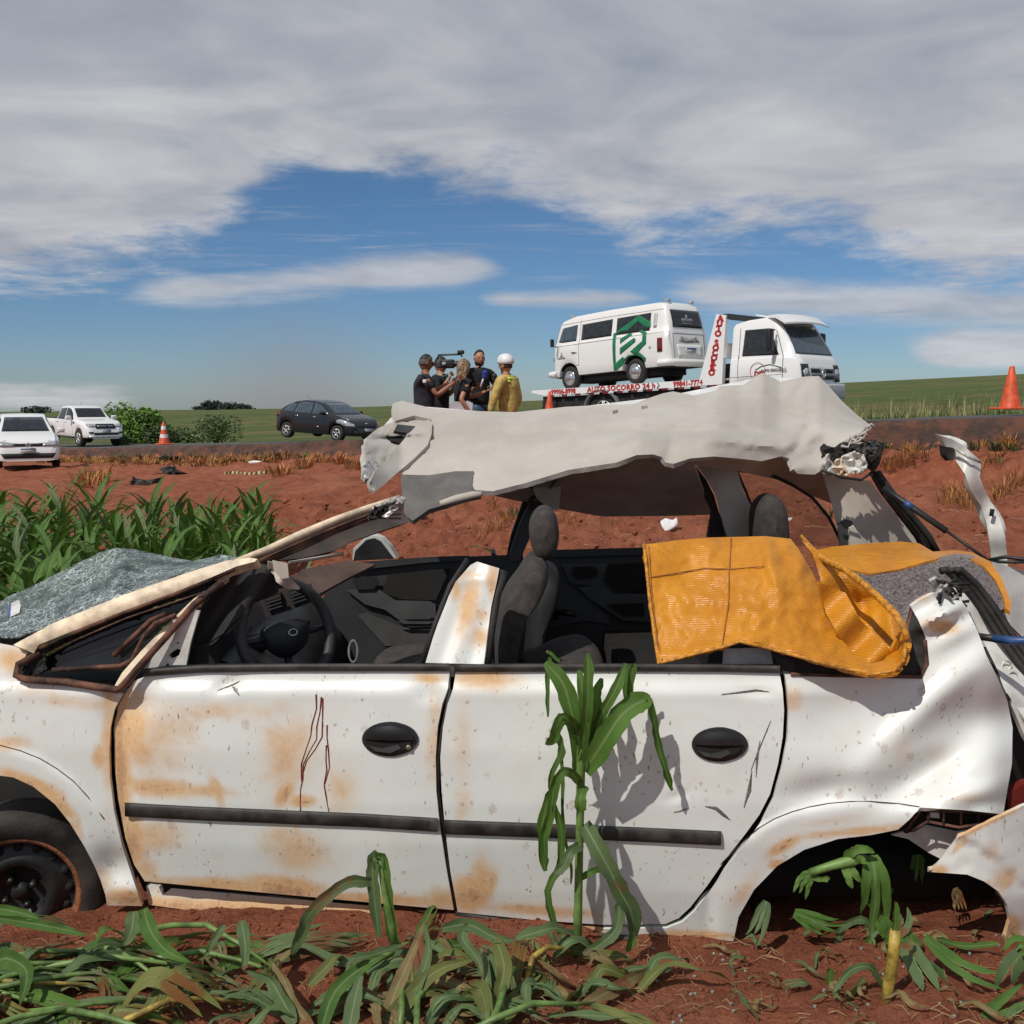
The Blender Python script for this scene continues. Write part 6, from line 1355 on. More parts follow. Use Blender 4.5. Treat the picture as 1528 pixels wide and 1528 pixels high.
# --- the van on the bed: local x forwards; front points to the truck's rear
def van():
    Wd = 1.70; L = 4.42
    W = [(-1.02, .40), (1.38, .40)]
    zt = cv([(-2.18, .62), (-2.20, 1.0), (-2.12, 1.5), (-2.02, 1.86), (-1.92, 1.98), (-1.7, 2.02), (0, 2.04), (1.2, 2.02), (1.72, 1.93), (1.88, 1.82), (2.02, 1.45), (2.14, 1.16), (2.20, .8), (2.20, .45)])
    def zt2(x): return zt(x)
    zb = cv([(-2.18, .6), (-2.12, 1.22), (1.9, 1.26), (2.06, 1.22), (2.16, .9), (2.20, .5)])
    pl = cv([(-2.19, .80), (-2.12, .90), (-2.0, .965), (-1.8, .995), (0, 1), (1.3, 1), (1.7, .975), (1.95, .90), (2.08, .80), (2.16, .68), (2.20, .52)])
    sec = car_sections(0, 0, zt2, zb, Wd / 2, W, .36, .80, pl, wr=.32, rr=.13, crown=.06)
    # in the truck's frame: nose towards the truck's rear, near side 0.3 m in
    e = thing('van', (0, 0, 0), 'white van with a green arrow-shaped emblem, riding on the tow truck bed', 'van')
    c = Vector((2.50, .32 + Wd / 2, 1.06)); mt = Matrix.Translation(TRO) @ Matrix.Rotation(R(-45), 4, 'Z') @ Matrix.Rotation(PITCHT, 4, 'Y')
    e.location = mt @ c; e.rotation_euler = (mt.to_3x3() @ Matrix.Rotation(math.pi - R(4), 3, 'Z') @ Matrix.Rotation(R(.9), 3, 'Y')).to_euler()
    e.scale = (1.03, 1.03, 1.03); b, bv = loft('body', stations(-2.19, 2.20, W, 60), sec, M['van_white'], e)
    # near side is the van's left
    for s, v in ((1, 'L'), (-1, 'R')):
        for nm, poly in (('window', [(1.06, 1.30), (1.62, 1.30), (1.80, 1.33), (1.66, 1.70), (1.06, 1.74)]), ('window', [(-.24, 1.30), (.88, 1.30), (.88, 1.72), (-.24, 1.74)]), ('window', [(-1.56, 1.30), (-.40, 1.30), (-.40, 1.74), (-1.56, 1.75)])):
            w = proj(bv, nm, poly, v, M['glass_dark'] if poly[0][0] < 1 else M['glass_clear'], e)
        line_on(bv, 'window_post', [(1.58, 1.30), (1.55, 1.72)], v, M['grille'], e, .010)
        line_on(bv, 'waist_line', [(-2.0, 1.22), (1.98, 1.20)], v, M['gap'], e, .006, 30)
        line_on(bv, 'door_gap', [(.94, .62), (.95, 1.86)], v, M['gap'], e, .006, 14); line_on(bv, 'door_gap', [(.94, .64), (1.30, .64)], v, M['gap'], e, .006)
        line_on(bv, 'rain_gutter', [(-1.95, 1.80), (0, 1.82), (1.70, 1.80)], v, M['plate'], e, .010, 24)
        proj(bv, 'air_slots', [(-1.78, 1.36), (-1.68, 1.36), (-1.68, 1.72), (-1.78, 1.72)], v, M['plate'], e, .015)
        for k in range(6): line_on(bv, 'slot', [(-1.77, 1.40 + k * .055), (-1.69, 1.40 + k * .055)], v, M['gap'], e, .012, 2)
        for x_ in (-1.02, 1.38): rwheel(e, x_, s * .70, .32, .20, s, 'chrome', cap=True)
        mb = MB(); mb.box((1.78, s * 1.02, 1.30), (.05, .12, .22), bevel=.03); mb.tube([(1.74, s * .84, 1.2), (1.78, s * 1.0, 1.2)], .012, 5); mb.build('wing_mirror', M['grille'], e)
        proj(bv, 'tail_light', [(-1.98, .74), (-1.84, .74), (-1.84, 1.08), (-1.98, 1.08)], v, M['red_lamp'], e, .02)
    proj(bv, 'door_handle', [(1.02, .98), (1.20, .98), (1.20, 1.01), (1.02, 1.01)], 'L', M['chrome'], e, .03)
    mb = MB(); p = bv.ray_cast(Vector((-1.60, 5, .88)), Vector((0, -1, 0)))[0]; mb.lathe([(.045, .0), (.04, .012), (.001, .014)], p, 'y', 16); mb.build('fuel_cap', M['plate'], e)
    # bumpers
    for x_, n in ((-2.20, 'rear_bumper'), (2.22, 'front_bumper')):
        s = math.copysign(1, x_); mb = MB(); P = crom([(x_ - s * .34, -.84, .46), (x_ - s * .06, -.74, .46), (x_ + s * .04, 0, .46), (x_ - s * .06, .74, .46), (x_ - s * .34, .84, .46)], 6); mb.tube(P, .085, 8, flat=1.0); mb.build(n, M['van_white'], e)
    # rear face
    proj(bv, 'rear_window', [(-.58, 1.34), (-.56, 1.78), (.56, 1.78), (.58, 1.34)], 'B', M['glass_dark'], e, .012)
    proj(bv, 'engine_lid', [(-.46, .60), (-.48, .90), (.48, .90), (.46, .60)], 'B', M['van_white'], e, .02); 
    line_on(bv, 'lid_gap', [(-.60, .58), (-.60, 1.18), (.60, 1.18), (.60, .58)], 'B', M['gap'], e, .007)
    plate_on(e, (-2.235, 0, .76), (-1, 0, .0), .38, .13)
    proj(bv, 'soot_stain', [(-.42, .98), (-.30, 1.12), (.0, 1.06), (.30, 1.12), (.40, .98), (.1, .95)], 'B', mat('soot_on_paint', (.36, .35, .33), .6, var=.4, scale=20), e, .006)
    proj(bv, 'windscreen', [(-.62, 1.30), (-.58, 1.76), (.58, 1.76), (.62, 1.30)], 'F', M['glass_clear'], e, .012)
    for s in (-1, 1): mb = MB(); mb.lathe([(.10, 0), (.09, .03), (.001, .04)], (2.16, s * .52, .90), 'x', 16); mb.build('headlight', M['lamp'], e)
    for x_, y_ in ((1.55, -.42), (1.55, .42), (-1.88, -.45), (-1.88, .45)): mb = MB(); mb.box((x_, y_, 2.03), (.14, .10, .07), bevel=.02); mb.build('roof_marker_light', M['lamp'], e)
    # door crest, rear glass print
    for w_, z_, h_ in ((.30, .88, .05), (.05, .98, .10), (.12, .93, .04)): proj(bv, 'door_print', [(1.62 - w_ / 2, z_ - h_ / 2), (1.62 + w_ / 2, z_ - h_ / 2), (1.62 + w_ / 2, z_ + h_ / 2), (1.62 - w_ / 2, z_ + h_ / 2)], 'L', mat('grey_print', (.30, .30, .29), .6, var=.6, scale=90), e, .006, .03)
    for w_, z_, h_ in ((.42, 1.52, .08), (.36, 1.44, .02), (.07, 1.60, .12)): proj(bv, 'window_print', [(-w_ / 2, z_ - h_ / 2), (w_ / 2, z_ - h_ / 2), (w_ / 2, z_ + h_ / 2), (-w_ / 2, z_ + h_ / 2)], 'B', mat('pale_print', (.22, .23, .27), .5), e, .018)
    # green emblem: hexagon outline with an arrow-headed letter; drawn as (px, py) on the photograph's van side and mapped to side view
    def q(px, py):
        # affine map from zoomed reading (1528 x 999 view of the van) to side view (x, z)
        x = 2.15 - (px - 60) / 1130 * 4.2; base = lerp(800, 745, (px - 270) / 660); z = (base - py) / lerp(293, 326, (px - 270) / 660) + .03
        return (x, z)
    G = M['badge_green']
    shapes = [[(722, 345), (752, 345), (752, 585), (820, 532), (852, 578), (728, 660)], [(722, 348), (758, 326), (950, 186), (1064, 243), (1064, 286), (1030, 290), (942, 240), (908, 266), (852, 322), (790, 324), (752, 352)],
              [(983, 308), (1034, 328), (1036, 422), (965, 490), (1032, 540), (1026, 573), (850, 582), (828, 545), (855, 547), (985, 551), (888, 490), (1001, 400), (1001, 346), (958, 318)],
              [(795, 388), (880, 334), (902, 345), (901, 356), (795, 427)], [(794, 463), (925, 376), (942, 388), (936, 411), (794, 517)]]
    for sh in shapes: proj(bv, 'emblem_piece', [q(*p) for p in sh], 'L', G, e, .009, .035)
    # dark underside between the wheels and a ramp chock
    mb = MB(); mb.box((0.1, 0, .30), (3.4, 1.1, .2)); mb.build('undercarriage', M['under'], e)
    return e
van()
# ------------------------------------------------------------------ people by the road
M['skin'] = mat('skin', (.42, .20, .12), .55, var=.12); M['skin_d'] = mat('tanned_skin', (.27, .115, .065), .55, var=.12)
M['hair_b'] = mat('dark_hair', (.018, .013, .011), .6, var=.4, scale=60, bmp=.4, bscale=200); M['hair_g'] = mat('greying_hair', (.09, .085, .08), .7, var=.5, scale=70, bmp=.4, bscale=200); M['hair_bl'] = mat('streaked_blond_hair', (.26, .17, .095), .55, var=.7, scale=50, bmp=.6, bscale=160)
M['shirt_b'] = mat('black_shirt', (.014, .015, .018), .9, var=.3, bmp=.5, bscale=14, dist=.02); M['shirt_n'] = mat('dark_navy_shirt', (.018, .020, .028), .9, var=.3, bmp=.5, bscale=14, dist=.02); M['jeans'] = mat('blue_jeans', (.055, .095, .17), .9, var=.3); M['suit'] = mat('sand_yellow_uniform', (.50, .36, .11), .85, var=.16, scale=12, bmp=.8, bscale=12, dist=.03)
M['neon'] = mat('yellow_green_band', (.55, .62, .06), .6, var=.3, scale=30); M['helmet'] = mat('white_helmet', (.75, .75, .74), .3); M['green_collar'] = mat('green_collar', (.03, .10, .07), .9); M['mic_blue'] = mat('blue_foam', (.02, .04, .32), .9); M['paper'] = mat('white_paper', (.72, .73, .78), .8); M['shoe'] = mat('dark_shoe', (.02, .018, .016), .6)
def skin_obj(name, nodes, edges, m, par, root=0, sub=2):
    me = bpy.data.meshes.new(name); me.from_pydata([tuple(n[:3]) for n in nodes], edges, []); me.materials.append(m)
    o = bpy.data.objects.new(name, me); COL.objects.link(o)
    sk = o.modifiers.new('skin', 'SKIN'); sk.use_smooth_shade = True
    lay = me.skin_vertices[0].data if me.skin_vertices else None
    if lay is None:
        bm = bmesh.new(); bm.from_mesh(me); bm.verts.layers.skin.verify(); bm.to_mesh(me); bm.free(); lay = me.skin_vertices[0].data
    for i, n in enumerate(nodes):
        r = n[3]; lay[i].radius = (r, n[4] if len(n) > 4 else r); lay[i].use_root = (i == root)
    o.modifiers.new('sub', 'SUBSURF').levels = sub; o.modifiers['sub'].render_levels = sub
    dg = bpy.context.evaluated_depsgraph_get(); me2 = bpy.data.meshes.new_from_object(o.evaluated_get(dg)); o.modifiers.clear(); o.data = me2; bpy.data.meshes.remove(me)
    if not me2.materials: me2.materials.append(m)
    me2.polygons.foreach_set('use_smooth', [True] * len(me2.polygons))
    o.parent = par; return o
def head_mesh(name, c, fwd, tilt, m, par, s=1.0):
    """a head with brow, eye sockets, nose, mouth and ears; c centre, fwd facing"""
    F = Vector(fwd).normalized(); F = (F + Vector((0, 0, tilt))).normalized(); S = F.cross(Vector((0, 0, 1))).normalized(); Up = S.cross(F)
    bm = bmesh.new(); bmesh.ops.create_icosphere(bm, subdivisions=4, radius=1)
    for v in bm.verts:
        x, y, z = v.co   # y forward, x side, z up
        w = .074 * (1 - .22 * max(0, -z) ** 1.5) ; d = .096 ; h = .118
        px_, py_, pz_ = x * w, y * d, z * h
        if z < -.35: py_ += .012 * (-z - .35); 
        if y > 0: py_ *= 1 - .10 * max(0, -z) + .0
        g = lambda cx, cz, r: math.exp(-((px_ - cx) / r) ** 2 - ((pz_ - cz) / r) ** 2)
        if y > .1:
            py_ += .024 * math.exp(-(px_ / .010) ** 2 - ((pz_ + .018) / .020) ** 2) + .010 * math.exp(-(px_ / .010) ** 2 - ((pz_ - .01) / .022) ** 2)
            py_ -= .010 * (g(.030, .012, .014) + g(-.030, .012, .014)); py_ += .006 * math.exp(-((pz_ - .032) / .010) ** 2 - (px_ / .045) ** 2)
            py_ += .006 * math.exp(-((pz_ + .055) / .009) ** 2 - (px_ / .022) ** 2); py_ += .007 * math.exp(-((pz_ + .092) / .014) ** 2 - (px_ / .022) ** 2)
        if abs(x) > .9 and abs(z + .05) < .22 and abs(y) < .22: px_ += math.copysign(.014, x)
        v.co = Vector(c) + (S * px_ + F * py_ + Up * pz_) * s
    vs = [v.co.copy() for v in bm.verts]; fs = [[v.index for v in f.verts] for f in bm.faces]; bm.free()
    o = obj(name, vs, fs, m, par)
    for sx in (-1, 1):
        e = MB(); cc = Vector(c) + (S * .030 * sx + F * .080 + Up * .012) * s; e.lathe([(.001, -.009), (.009, -.004), (.010, .002), (.001, .009)], cc, 'z', 8); e.build('eye', M['eye'], o)
    return o, (F, S, Up)
M['eye'] = mat('eye', (.06, .045, .035), .2)
def cap_hair(name, c, ax, m, par, s=1.0, front=.25, low=-.25, grow=1.07, beard=False):
    F, S, Up = ax; bm = bmesh.new(); bmesh.ops.create_icosphere(bm, subdivisions=4, radius=1); keep = []
    for v in bm.verts:
        x, y, z = v.co; n = 1 + .03 * nz(x * 9, y * 9, z * 9)
        v.co = Vector(c) + (S * x * .076 * grow * n + F * y * .098 * grow * n + Up * z * .121 * grow * n) * s
        keep.append((z > low + .95 * max(0, y + .15)) if not beard else (z < -.30 and y > -.05 and z > -1.2 and not (abs(x) < .3 and -.52 < z < -.36)))
    fs = [[v.index for v in f.verts] for f in bm.faces if all(keep[v.index] for v in f.verts)]; vs = [v.co.copy() for v in bm.verts]; bm.free()
    used = sorted({i for f in fs for i in f}); mp = {k: i for i, k in enumerate(used)}
    o = obj(name, [vs[i] for i in used], [[mp[i] for i in f] for f in fs], m, par); md = o.modifiers.new('t', 'SOLIDIFY'); md.thickness = .008; md.offset = 0; return o
def hand(par, w, d, up, m, curl=.5, name='hand'):
    """palm and five fingers; w wrist point, d direction of the palm, up the side the thumb leaves from"""
    w = Vector(w); d = Vector(d).normalized(); t = Vector(up); t = (t - d * t.dot(d)).normalized(); n = d.cross(t)
    nodes = [(*w, .021, .017), (*(w + d * .05), .034, .016), (*(w + d * .085), .036, .014)]; E = [(0, 1), (1, 2)]
    mb = MB()
    o = skin_obj(name, nodes, E, m, par, 0, 1)
    for k in range(4):
        b = w + d * .088 + t * (.027 - .018 * k); L = (.070, .078, .072, .056)[k]; a = curl * (1 + .12 * k)
        p1 = b + (d * math.cos(a) + n * math.sin(a)) * L * .45; p2 = p1 + (d * math.cos(a * 2) + n * math.sin(a * 2)) * L * .32; p3 = p2 + (d * math.cos(a * 2.8) + n * math.sin(a * 2.8)) * L * .25
        mb = MB(); mb.tube([b - d * .012, b, p1, p2, p3], [.009, .0095, .009, .008, .006], 6); mb.build('finger', m, o)
    b = w + d * .03 + t * .028; mb = MB(); mb.tube([b, b + (t * .6 + d * .7 + n * .4).normalized() * .035, b + (t * .35 + d * .8 + n * .6).normalized() * .062], [.012, .011, .008], 6); mb.build('thumb', m, o)
    return o
def person(label, X, Y, H, face, shirt, trousers, skin, arms, sleeve='short', lean=0.0, tilt=0.0, headfwd=None, group=None, wide=1.0, px_off=None, headoff=(0, 0, 0)):
    """arms: [(elbow, hand) ...] for the figure's own left/right given as offsets from the shoulder line, in (toward camera-right x, depth y, height z)"""
    z0 = gnd(X, Y); p = thing('person', (X, Y, z0), label, 'person', group)
    k = H / 1.75; F = Vector((math.cos(face), math.sin(face), 0)); S = Vector((-F.y, F.x, 0))   # S: the figure's left
    o = lambda f, s_, z: F * f * k + S * s_ * k + Vector((0, 0, z * k))
    ln = lambda z: lean * max(0, z - .95)
    J = dict(pel=o(0, 0, .95), w=o(ln(1.1), 0, 1.10), ch=o(ln(1.30), 0, 1.30), nk=o(ln(1.45) + .01, 0, 1.47), hd=o(ln(1.6) + .03, 0, 1.63))
    J['hd'] = J['hd'] + Vector(headoff)
    shl = {+1: o(ln(1.42), .185 * wide, 1.41), -1: o(ln(1.42), -.185 * wide, 1.41)}
    nodes = [(*J['pel'], .07 * wide * k, .05 * k), (*J['w'], .08 * wide * k, .06 * k), (*J['ch'], .13 * wide * k, .095 * k), (*o(ln(1.42), 0, 1.42), .11 * k, .09 * k), (*J['nk'], .055 * k), (*(J['hd'] + Vector((0, 0, -.05 * k))), .05 * k)]
    E = [(0, 1), (1, 2), (2, 3), (3, 4), (4, 5)]
    hands = []
    for s in (1, -1):
        el, ha = arms[s]; el = shl[s] + Vector(el); ha = shl[s] + Vector(ha)
        n = len(nodes); mid = shl[s].lerp(el, .5); nodes += [(*shl[s], .045 * k), (*mid, .044 * k), (*el, .042 * k), (*el.lerp(ha, .4), .041 * k), (*ha, .024 * k)]; E += [(3, n), (n, n + 1), (n + 1, n + 2), (n + 2, n + 3), (n + 3, n + 4)]; hands.append((s, el, ha))
        hp = o(0, .095 * s, .90); kn = o(.03, .11 * s, .50); an = o(-.02, .12 * s, .09)
        n = len(nodes); nodes += [(*hp, .050 * k), (*hp.lerp(kn, .5), .052 * k), (*kn, .056 * k), (*kn.lerp(an, .35), .056 * k), (*an, .036 * k), (*(an + F * .13 * k - Vector((0, 0, .045 * k))), .035 * k)]; E += [(0, n), (n, n + 1), (n + 1, n + 2), (n + 2, n + 3), (n + 3, n + 4), (n + 4, n + 5)]
    body = skin_obj('body', nodes, E, skin, p, 0, 1)
    # shirt: torso and sleeves one size up
    g = 1.12; nn = [(*o(0, 0, .88), .165 * wide * k, .135 * k), (*J['w'], .160 * wide * k, .125 * k), (*J['ch'], .185 * wide * k, .135 * k), (*o(ln(1.42), 0, 1.42), .13 * k, .10 * k), (*o(ln(1.46), 0, 1.48), .066 * k)]; EE = [(0, 1), (1, 2), (2, 3), (3, 4)]
    for s, el, ha in hands:
        n = len(nn)
        if sleeve == 'short': nn += [(*shl[s], .080 * k), (*shl[s].lerp(el, .65), .072 * k)]; EE += [(3, n), (n, n + 1)]
        else: nn += [(*shl[s], .085 * k), (*shl[s].lerp(el, .5), .072 * k), (*el, .064 * k), (*el.lerp(ha, .85), .048 * k)]; EE += [(3, n), (n, n + 1), (n + 1, n + 2), (n + 2, n + 3)]
    sh = skin_obj('jacket' if sleeve != 'short' else 'shirt', nn, EE, shirt, p, 0, 2)
    nn = [(*o(0, 0, .98), .155 * wide * k, .125 * k), (*o(0, 0, .90), .16 * wide * k, .13 * k)]; EE = [(0, 1)]
    for s in (1, -1):
        hp = o(0, .095 * s, .84); kn = o(.03, .11 * s, .50); an = o(-.02, .12 * s, .09); n = len(nn)
        nn += [(*hp, .105 * k), (*kn, .078 * k), (*an, .062 * k)]; EE += [(1, n), (n, n + 1), (n + 1, n + 2)]
        mb = MB(); mb.box(an + F * .05 * k - Vector((0, 0, .05 * k)), (.27 * k, .10 * k, .09 * k), Matrix.Rotation(face, 3, 'Z'), bevel=.04); mb.build('shoe', M['shoe'], p)
    skin_obj('trousers', nn, EE, trousers, p, 0, 1)
    hf = headfwd if headfwd is not None else F
    hd, ax = head_mesh('head', J['hd'], hf, tilt, skin, p, k)
    for s, el, ha in hands: hand(p, ha, (ha - el), Vector((0, 0, 1)), skin, .55)
    return p, hd, ax, J['hd'], hands, sh, o
def A(a, b): return (a, b)
YP = 15.3
def X_at(px, Y=YP): return (px - 764) / W0 * (Y * (CP) + 0) * 1.0
# cameraman at the left, seen from behind his right shoulder
p, hd, ax, hc, hn, sh, o_ = person('man in black t-shirt with greying hair filming with both arms raised, leftmost of the group', U(633, 600, 15.0).x, 15.0, 1.80, R(14), M['shirt_n'], M['jeans'], M['skin_d'], {1: ((.12, .10, -.20), (.38, .12, -.06)), -1: ((.16, -.06, -.24), (.42, .0, -.04))}, tilt=-.15, headfwd=Vector((.95, .3, 0)))
cap_hair('hair', hc, ax, M['hair_g'], hd, low=-.35); cap_hair('crown_hair', hc, ax, M['hair_b'], hd, low=.35, grow=1.09)
mb = MB(); mb.box(hc + ax[0] * .10 + Vector((0, 0, .014)), (.01, .13, .03), Matrix.Rotation(math.atan2(ax[0].y, ax[0].x), 3, 'Z')); mb.build('glasses', M['grille'], hd)
mb = MB(); q = hn[1][1]; mb.box(q + Vector((-.17, -.085, .20)), (.05, .02, .05), bevel=.01); mb.build('sleeve_badge', M['helmet'], sh)
# second cameraman behind
p2, hd, ax, hc, hn2, sh, o_ = person('man with green collar holding a video camera up to his eye, second from the left', U(655, 600, 15.7).x, 15.7, 1.80, R(-10), M['shirt_b'], M['jeans'], M['skin'], {1: ((.10, .05, -.24), (.26, -.05, -.02)), -1: ((.02, -.16, -.26), (.20, -.18, .0))}, tilt=.0, headfwd=Vector((1, -.35, 0)))
cap_hair('hair', hc, ax, M['hair_b'], hd, low=-.15); mb = MB(); vs, fs = ring(hc + Vector((0, 0, -.17)), Vector((1, 0, 0)), Vector((0, 1, .2)), .085, .028, 20); obj('collar', vs, fs, M['green_collar'], p2)
# the video camera they hold
cam_c = U(668, 543, 15.35)
vc = thing('video_camera', cam_c, 'black shoulder video camera with long top handle, held up by the two men filming', 'video camera', rot=(0, 0, R(-8)))
mb = MB(); mb.box((0, 0, 0), (.20, .11, .13), bevel=.02); mb.build('camera_body', M['grille'], vc)
mb = MB(); mb.lathe([(.045, .09), (.045, .20), (.055, .21), (.055, .25), (.04, .25)], (0, 0, 0), 'x', 18); mb.build('lens', M['grille'], vc)
mb = MB(); mb.tube([(-.16, 0, .07), (-.14, 0, .13), (.20, 0, .14), (.22, 0, .10)], .014, 6); mb.build('top_handle', M['grille'], vc)
mb = MB(); mb.box((.20, 0, .17), (.10, .06, .06), bevel=.015); mb.build('top_light', M['grille'], vc)
mb = MB(); mb.box((-.04, -.06, .0), (.06, .02, .05)); mb.build('screen', M['lamp'], vc)
mb = MB(); mb.box((-.13, 0, -.01), (.08, .09, .11), bevel=.02); mb.build('battery', M['inner_grey'], vc)
# woman with long streaked hair, holding out a microphone, papers behind her
p3, hd, ax, hc, hn3, sh, o_ = person('woman with long streaked blond hair in black t-shirt, papers held behind her back', U(689, 600, 15.0).x, 15.0, 1.66, R(38), M['shirt_b'], M['jeans'], M['skin'], {1: ((.22, .14, -.20), (.44, .06, -.12)), -1: ((-.10, -.10, -.24), (.02, -.06, -.42))}, wide=.86, headfwd=Vector((.75, .7, 0)), lean=.02)
cap_hair('hair', hc, ax, M['hair_bl'], hd, low=-.55, grow=1.16)
rr = random.Random(3)
F, S, Up = ax; mb = MB()
for k in range(46):
    a = rr.uniform(-1.35, 1.35); b0 = hc + (-F * math.cos(a) * .085 + S * math.sin(a) * .078) + Vector((0, 0, .03)); q = [b0, b0 + Vector((0, 0, -.10)) - F * .012, b0 + Vector((rr.uniform(-.02, .02), rr.uniform(-.02, .02), -.20)) - F * .02, b0 + Vector((rr.uniform(-.03, .03) + S.x * math.sin(a) * .02, 0, -.24 - rr.uniform(0, .12))) - F * .02]; mb.tube(q, [.020, .020, .016, .005], 5)
h = mb.build('long_hair', M['hair_bl'], hd); h['kind'] = 'stuff'
pp = thing('papers', U(686, 607, 14.82), 'white papers held by the woman behind her back', 'papers', rot=(0, 0, R(8)))
for k in range(3): mb = MB(); mb.box((.02 * k, -.004 * k, -.03), (.28, .003, .20), Matrix.Rotation(R(6 * k - 8), 3, 'Y') @ Matrix.Rotation(R(12), 3, 'X')); mb.build('sheet', M['paper'], pp, smooth=False)
# reporter with beard
p4, hd, ax, hc, hn4, sh, o_ = person('bearded man in black shirt facing the firefighter, second from the right', U(714, 600, 15.6).x, 15.6, 1.79, R(-62), M['shirt_b'], M['jeans'], M['skin'], {1: ((.16, -.06, -.27), (.34, -.16, -.18)), -1: ((-.05, -.03, -.28), (.16, -.22, -.22))}, wide=1.08, tilt=-.15, headfwd=Vector((.35, -.94, 0)))
cap_hair('hair', hc, ax, M['hair_b'], hd, low=.15, grow=1.09); cap_hair('beard', hc, ax, M['hair_b'], hd, grow=1.07, beard=True)
def micro(name, px, py, Y, label, m, tilt):
    e = thing(name, U(px, py, Y), label, 'microphone', rot=(0, R(tilt), 0)); mb = MB(); mb.lathe([(.001, .04), (.03, .03), (.038, .0), (.032, -.03), (.02, -.04)], (0, 0, 0), 'z', 16); mb.build('foam', m, e)
    mb = MB(); mb.box((0, 0, -.055), (.055, .055, .05), bevel=.008); mb.build('flag', m, e); mb = MB(); mb.tube([(0, 0, -.08), (0, 0, -.22)], .012, 8); mb.build('grip', M['helmet'] if m is M['mic_blue'] else M['grille'], e); return e
micro('microphone', 724, 556, 15.15, 'blue microphone with a pale round mark held between the woman and the bearded man', M['mic_blue'], 18)
mb = MB(); mb.lathe([(.022, -.002), (.001, -.002)], U(721, 556, 15.09), 'y', 12); 
micro('microphone', 738, 561, 15.2, 'dark microphone held up by the bearded man towards the firefighter', M['grille'], 8)
# firefighter, back three-quarters
p5, hd, ax, hc, hn5, sh, o_ = person('firefighter in sand-yellow uniform and white helmet seen from behind, rightmost of the group', U(757, 600, 15.2).x, 15.2, 1.76, R(150), M['suit'], M['suit'], M['skin'], {1: ((-.10, -.06, -.28), (-.16, -.06, -.50)), -1: ((.07, .02, -.28), (-.04, .14, -.48))}, sleeve='long', wide=1.08, headfwd=Vector((-.8, .45, 0)))
cap_hair('hair', hc, ax, M['hair_b'], hd, low=-.3, grow=1.05)
bm = MB(); F, S, Up = ax; n = 26; vs = []; fs = []
prof = [(1.0, -.10), (1.12, .0), (1.16, .25), (1.08, .60), (.85, .95), (.5, 1.17), (.001, 1.25)]
for r_, z_ in prof:
    for k in range(n):
        a = 2 * math.pi * k / n; vs.append(hc + S * math.cos(a) * .092 * r_ + F * math.sin(a) * .116 * r_ + Up * (z_ * .115 + .035))
for i in range(len(prof) - 1):
    for k in range(n): fs.append((i * n + k, i * n + (k + 1) % n, (i + 1) * n + (k + 1) % n, (i + 1) * n + k))
hm = obj('helmet', vs, fs, M['helmet'], p5, world=False)
mb = MB(); mb.tube([hc + S * .085 + Vector((0, 0, .02)), hc + S * .06 + F * .04 + Vector((0, 0, -.10)), hc + F * .06 + Vector((0, 0, -.135))], .006, 5); mb.tube([hc - S * .085 + Vector((0, 0, .02)), hc - S * .06 + F * .04 + Vector((0, 0, -.10)), hc + F * .06 + Vector((0, 0, -.135))], .006, 5); mb.build('chin_strap', M['grille'], p5)
for z_, r_ in ((1.44, .15), (1.40, .185)):
    mb = MB(); mb.tube([o_(-.098, .13, z_), o_(-.112, .0, z_ - .01), o_(-.098, -.13, z_)], .020, 6); mb.build('reflective_band', M['neon'], p5)
nn = [(*o_(0, 0, .905), .178, .146), (*o_(0, 0, .875), .178, .146)]; skin_obj('waist_band', nn, [(0, 1)], M['neon'], p5, 0, 2)
# ------------------------------------------------------------------ maize: leaves, standing and flattened plants
def leaf_mat(name, c1, c2, c3=None, dry=.0, trans=.25):
    m, t, b = new_mat(name); co = coords(t); g = coords(t, 'UV')
    at = t.n.new('ShaderNodeAttribute'); at.attribute_name = 'rib'; f = at.outputs['Fac']
    oi = t.n.new('ShaderNodeObjectInfo'); rnd = oi.outputs['Random']
    n = t.noise(co, 7, 4, .6); c = t.mix(t.smooth(n, .3, .7), c1, c2)
    c = t.mix(t.math('MULTIPLY', rnd, .35), c, tuple(q * 1.5 for q in c2))
    st = t.math('ABSOLUTE', t.math('SINE', t.math('MULTIPLY', f, 34)))       # parallel veins
    c = t.mix(t.math('MULTIPLY', st, .34), c, tuple(q * .55 for q in c1))
    rib = t.math('SUBTRACT', 1.0, t.smooth(t.math('ABSOLUTE', f), .03, .14)); c = t.mix(t.math('MULTIPLY', rib, .55), c, (.26, .33, .15))
    if c3: c = t.mix(t.math('MULTIPLY', t.smooth(t.noise(co, 4.5, 6, .7), .60 - dry, .72 - dry), .9), c, c3)
    t.val(b.inputs['Base Color'], c); b.inputs['Roughness'].default_value = .58; b.inputs['Specular IOR Level'].default_value = .3
    bump(t, b, st, .35, .002)
    if trans:
        tr = t.n.new('ShaderNodeBsdfTranslucent'); t.val(tr.inputs[0], t.mix(.5, c, (.12, .22, .02))); ms = t.n.new('ShaderNodeMixShader'); ms.inputs[0].default_value = trans
        out = [k for k in t.n if k.type == 'OUTPUT_MATERIAL'][0]; t.l.new(b.outputs[0], ms.inputs[1]); t.l.new(tr.outputs[0], ms.inputs[2]); t.l.new(ms.outputs[0], out.inputs[0])
    return m
M['leaf'] = leaf_mat('maize_leaf', (.045, .120, .018), (.110, .210, .038)); M['leaf_w'] = leaf_mat('wilted_maize_leaf', (.062, .115, .040), (.135, .190, .082), (.17, .065, .030), .07, .15)
M['leaf_d'] = leaf_mat('dry_maize_leaf', (.17, .12, .05), (.26, .19, .08), (.17, .055, .025), .12, .12); M['leaf_y'] = leaf_mat('bruised_maize_leaf', (.10, .12, .03), (.19, .20, .055), (.20, .07, .02), .08, .2)
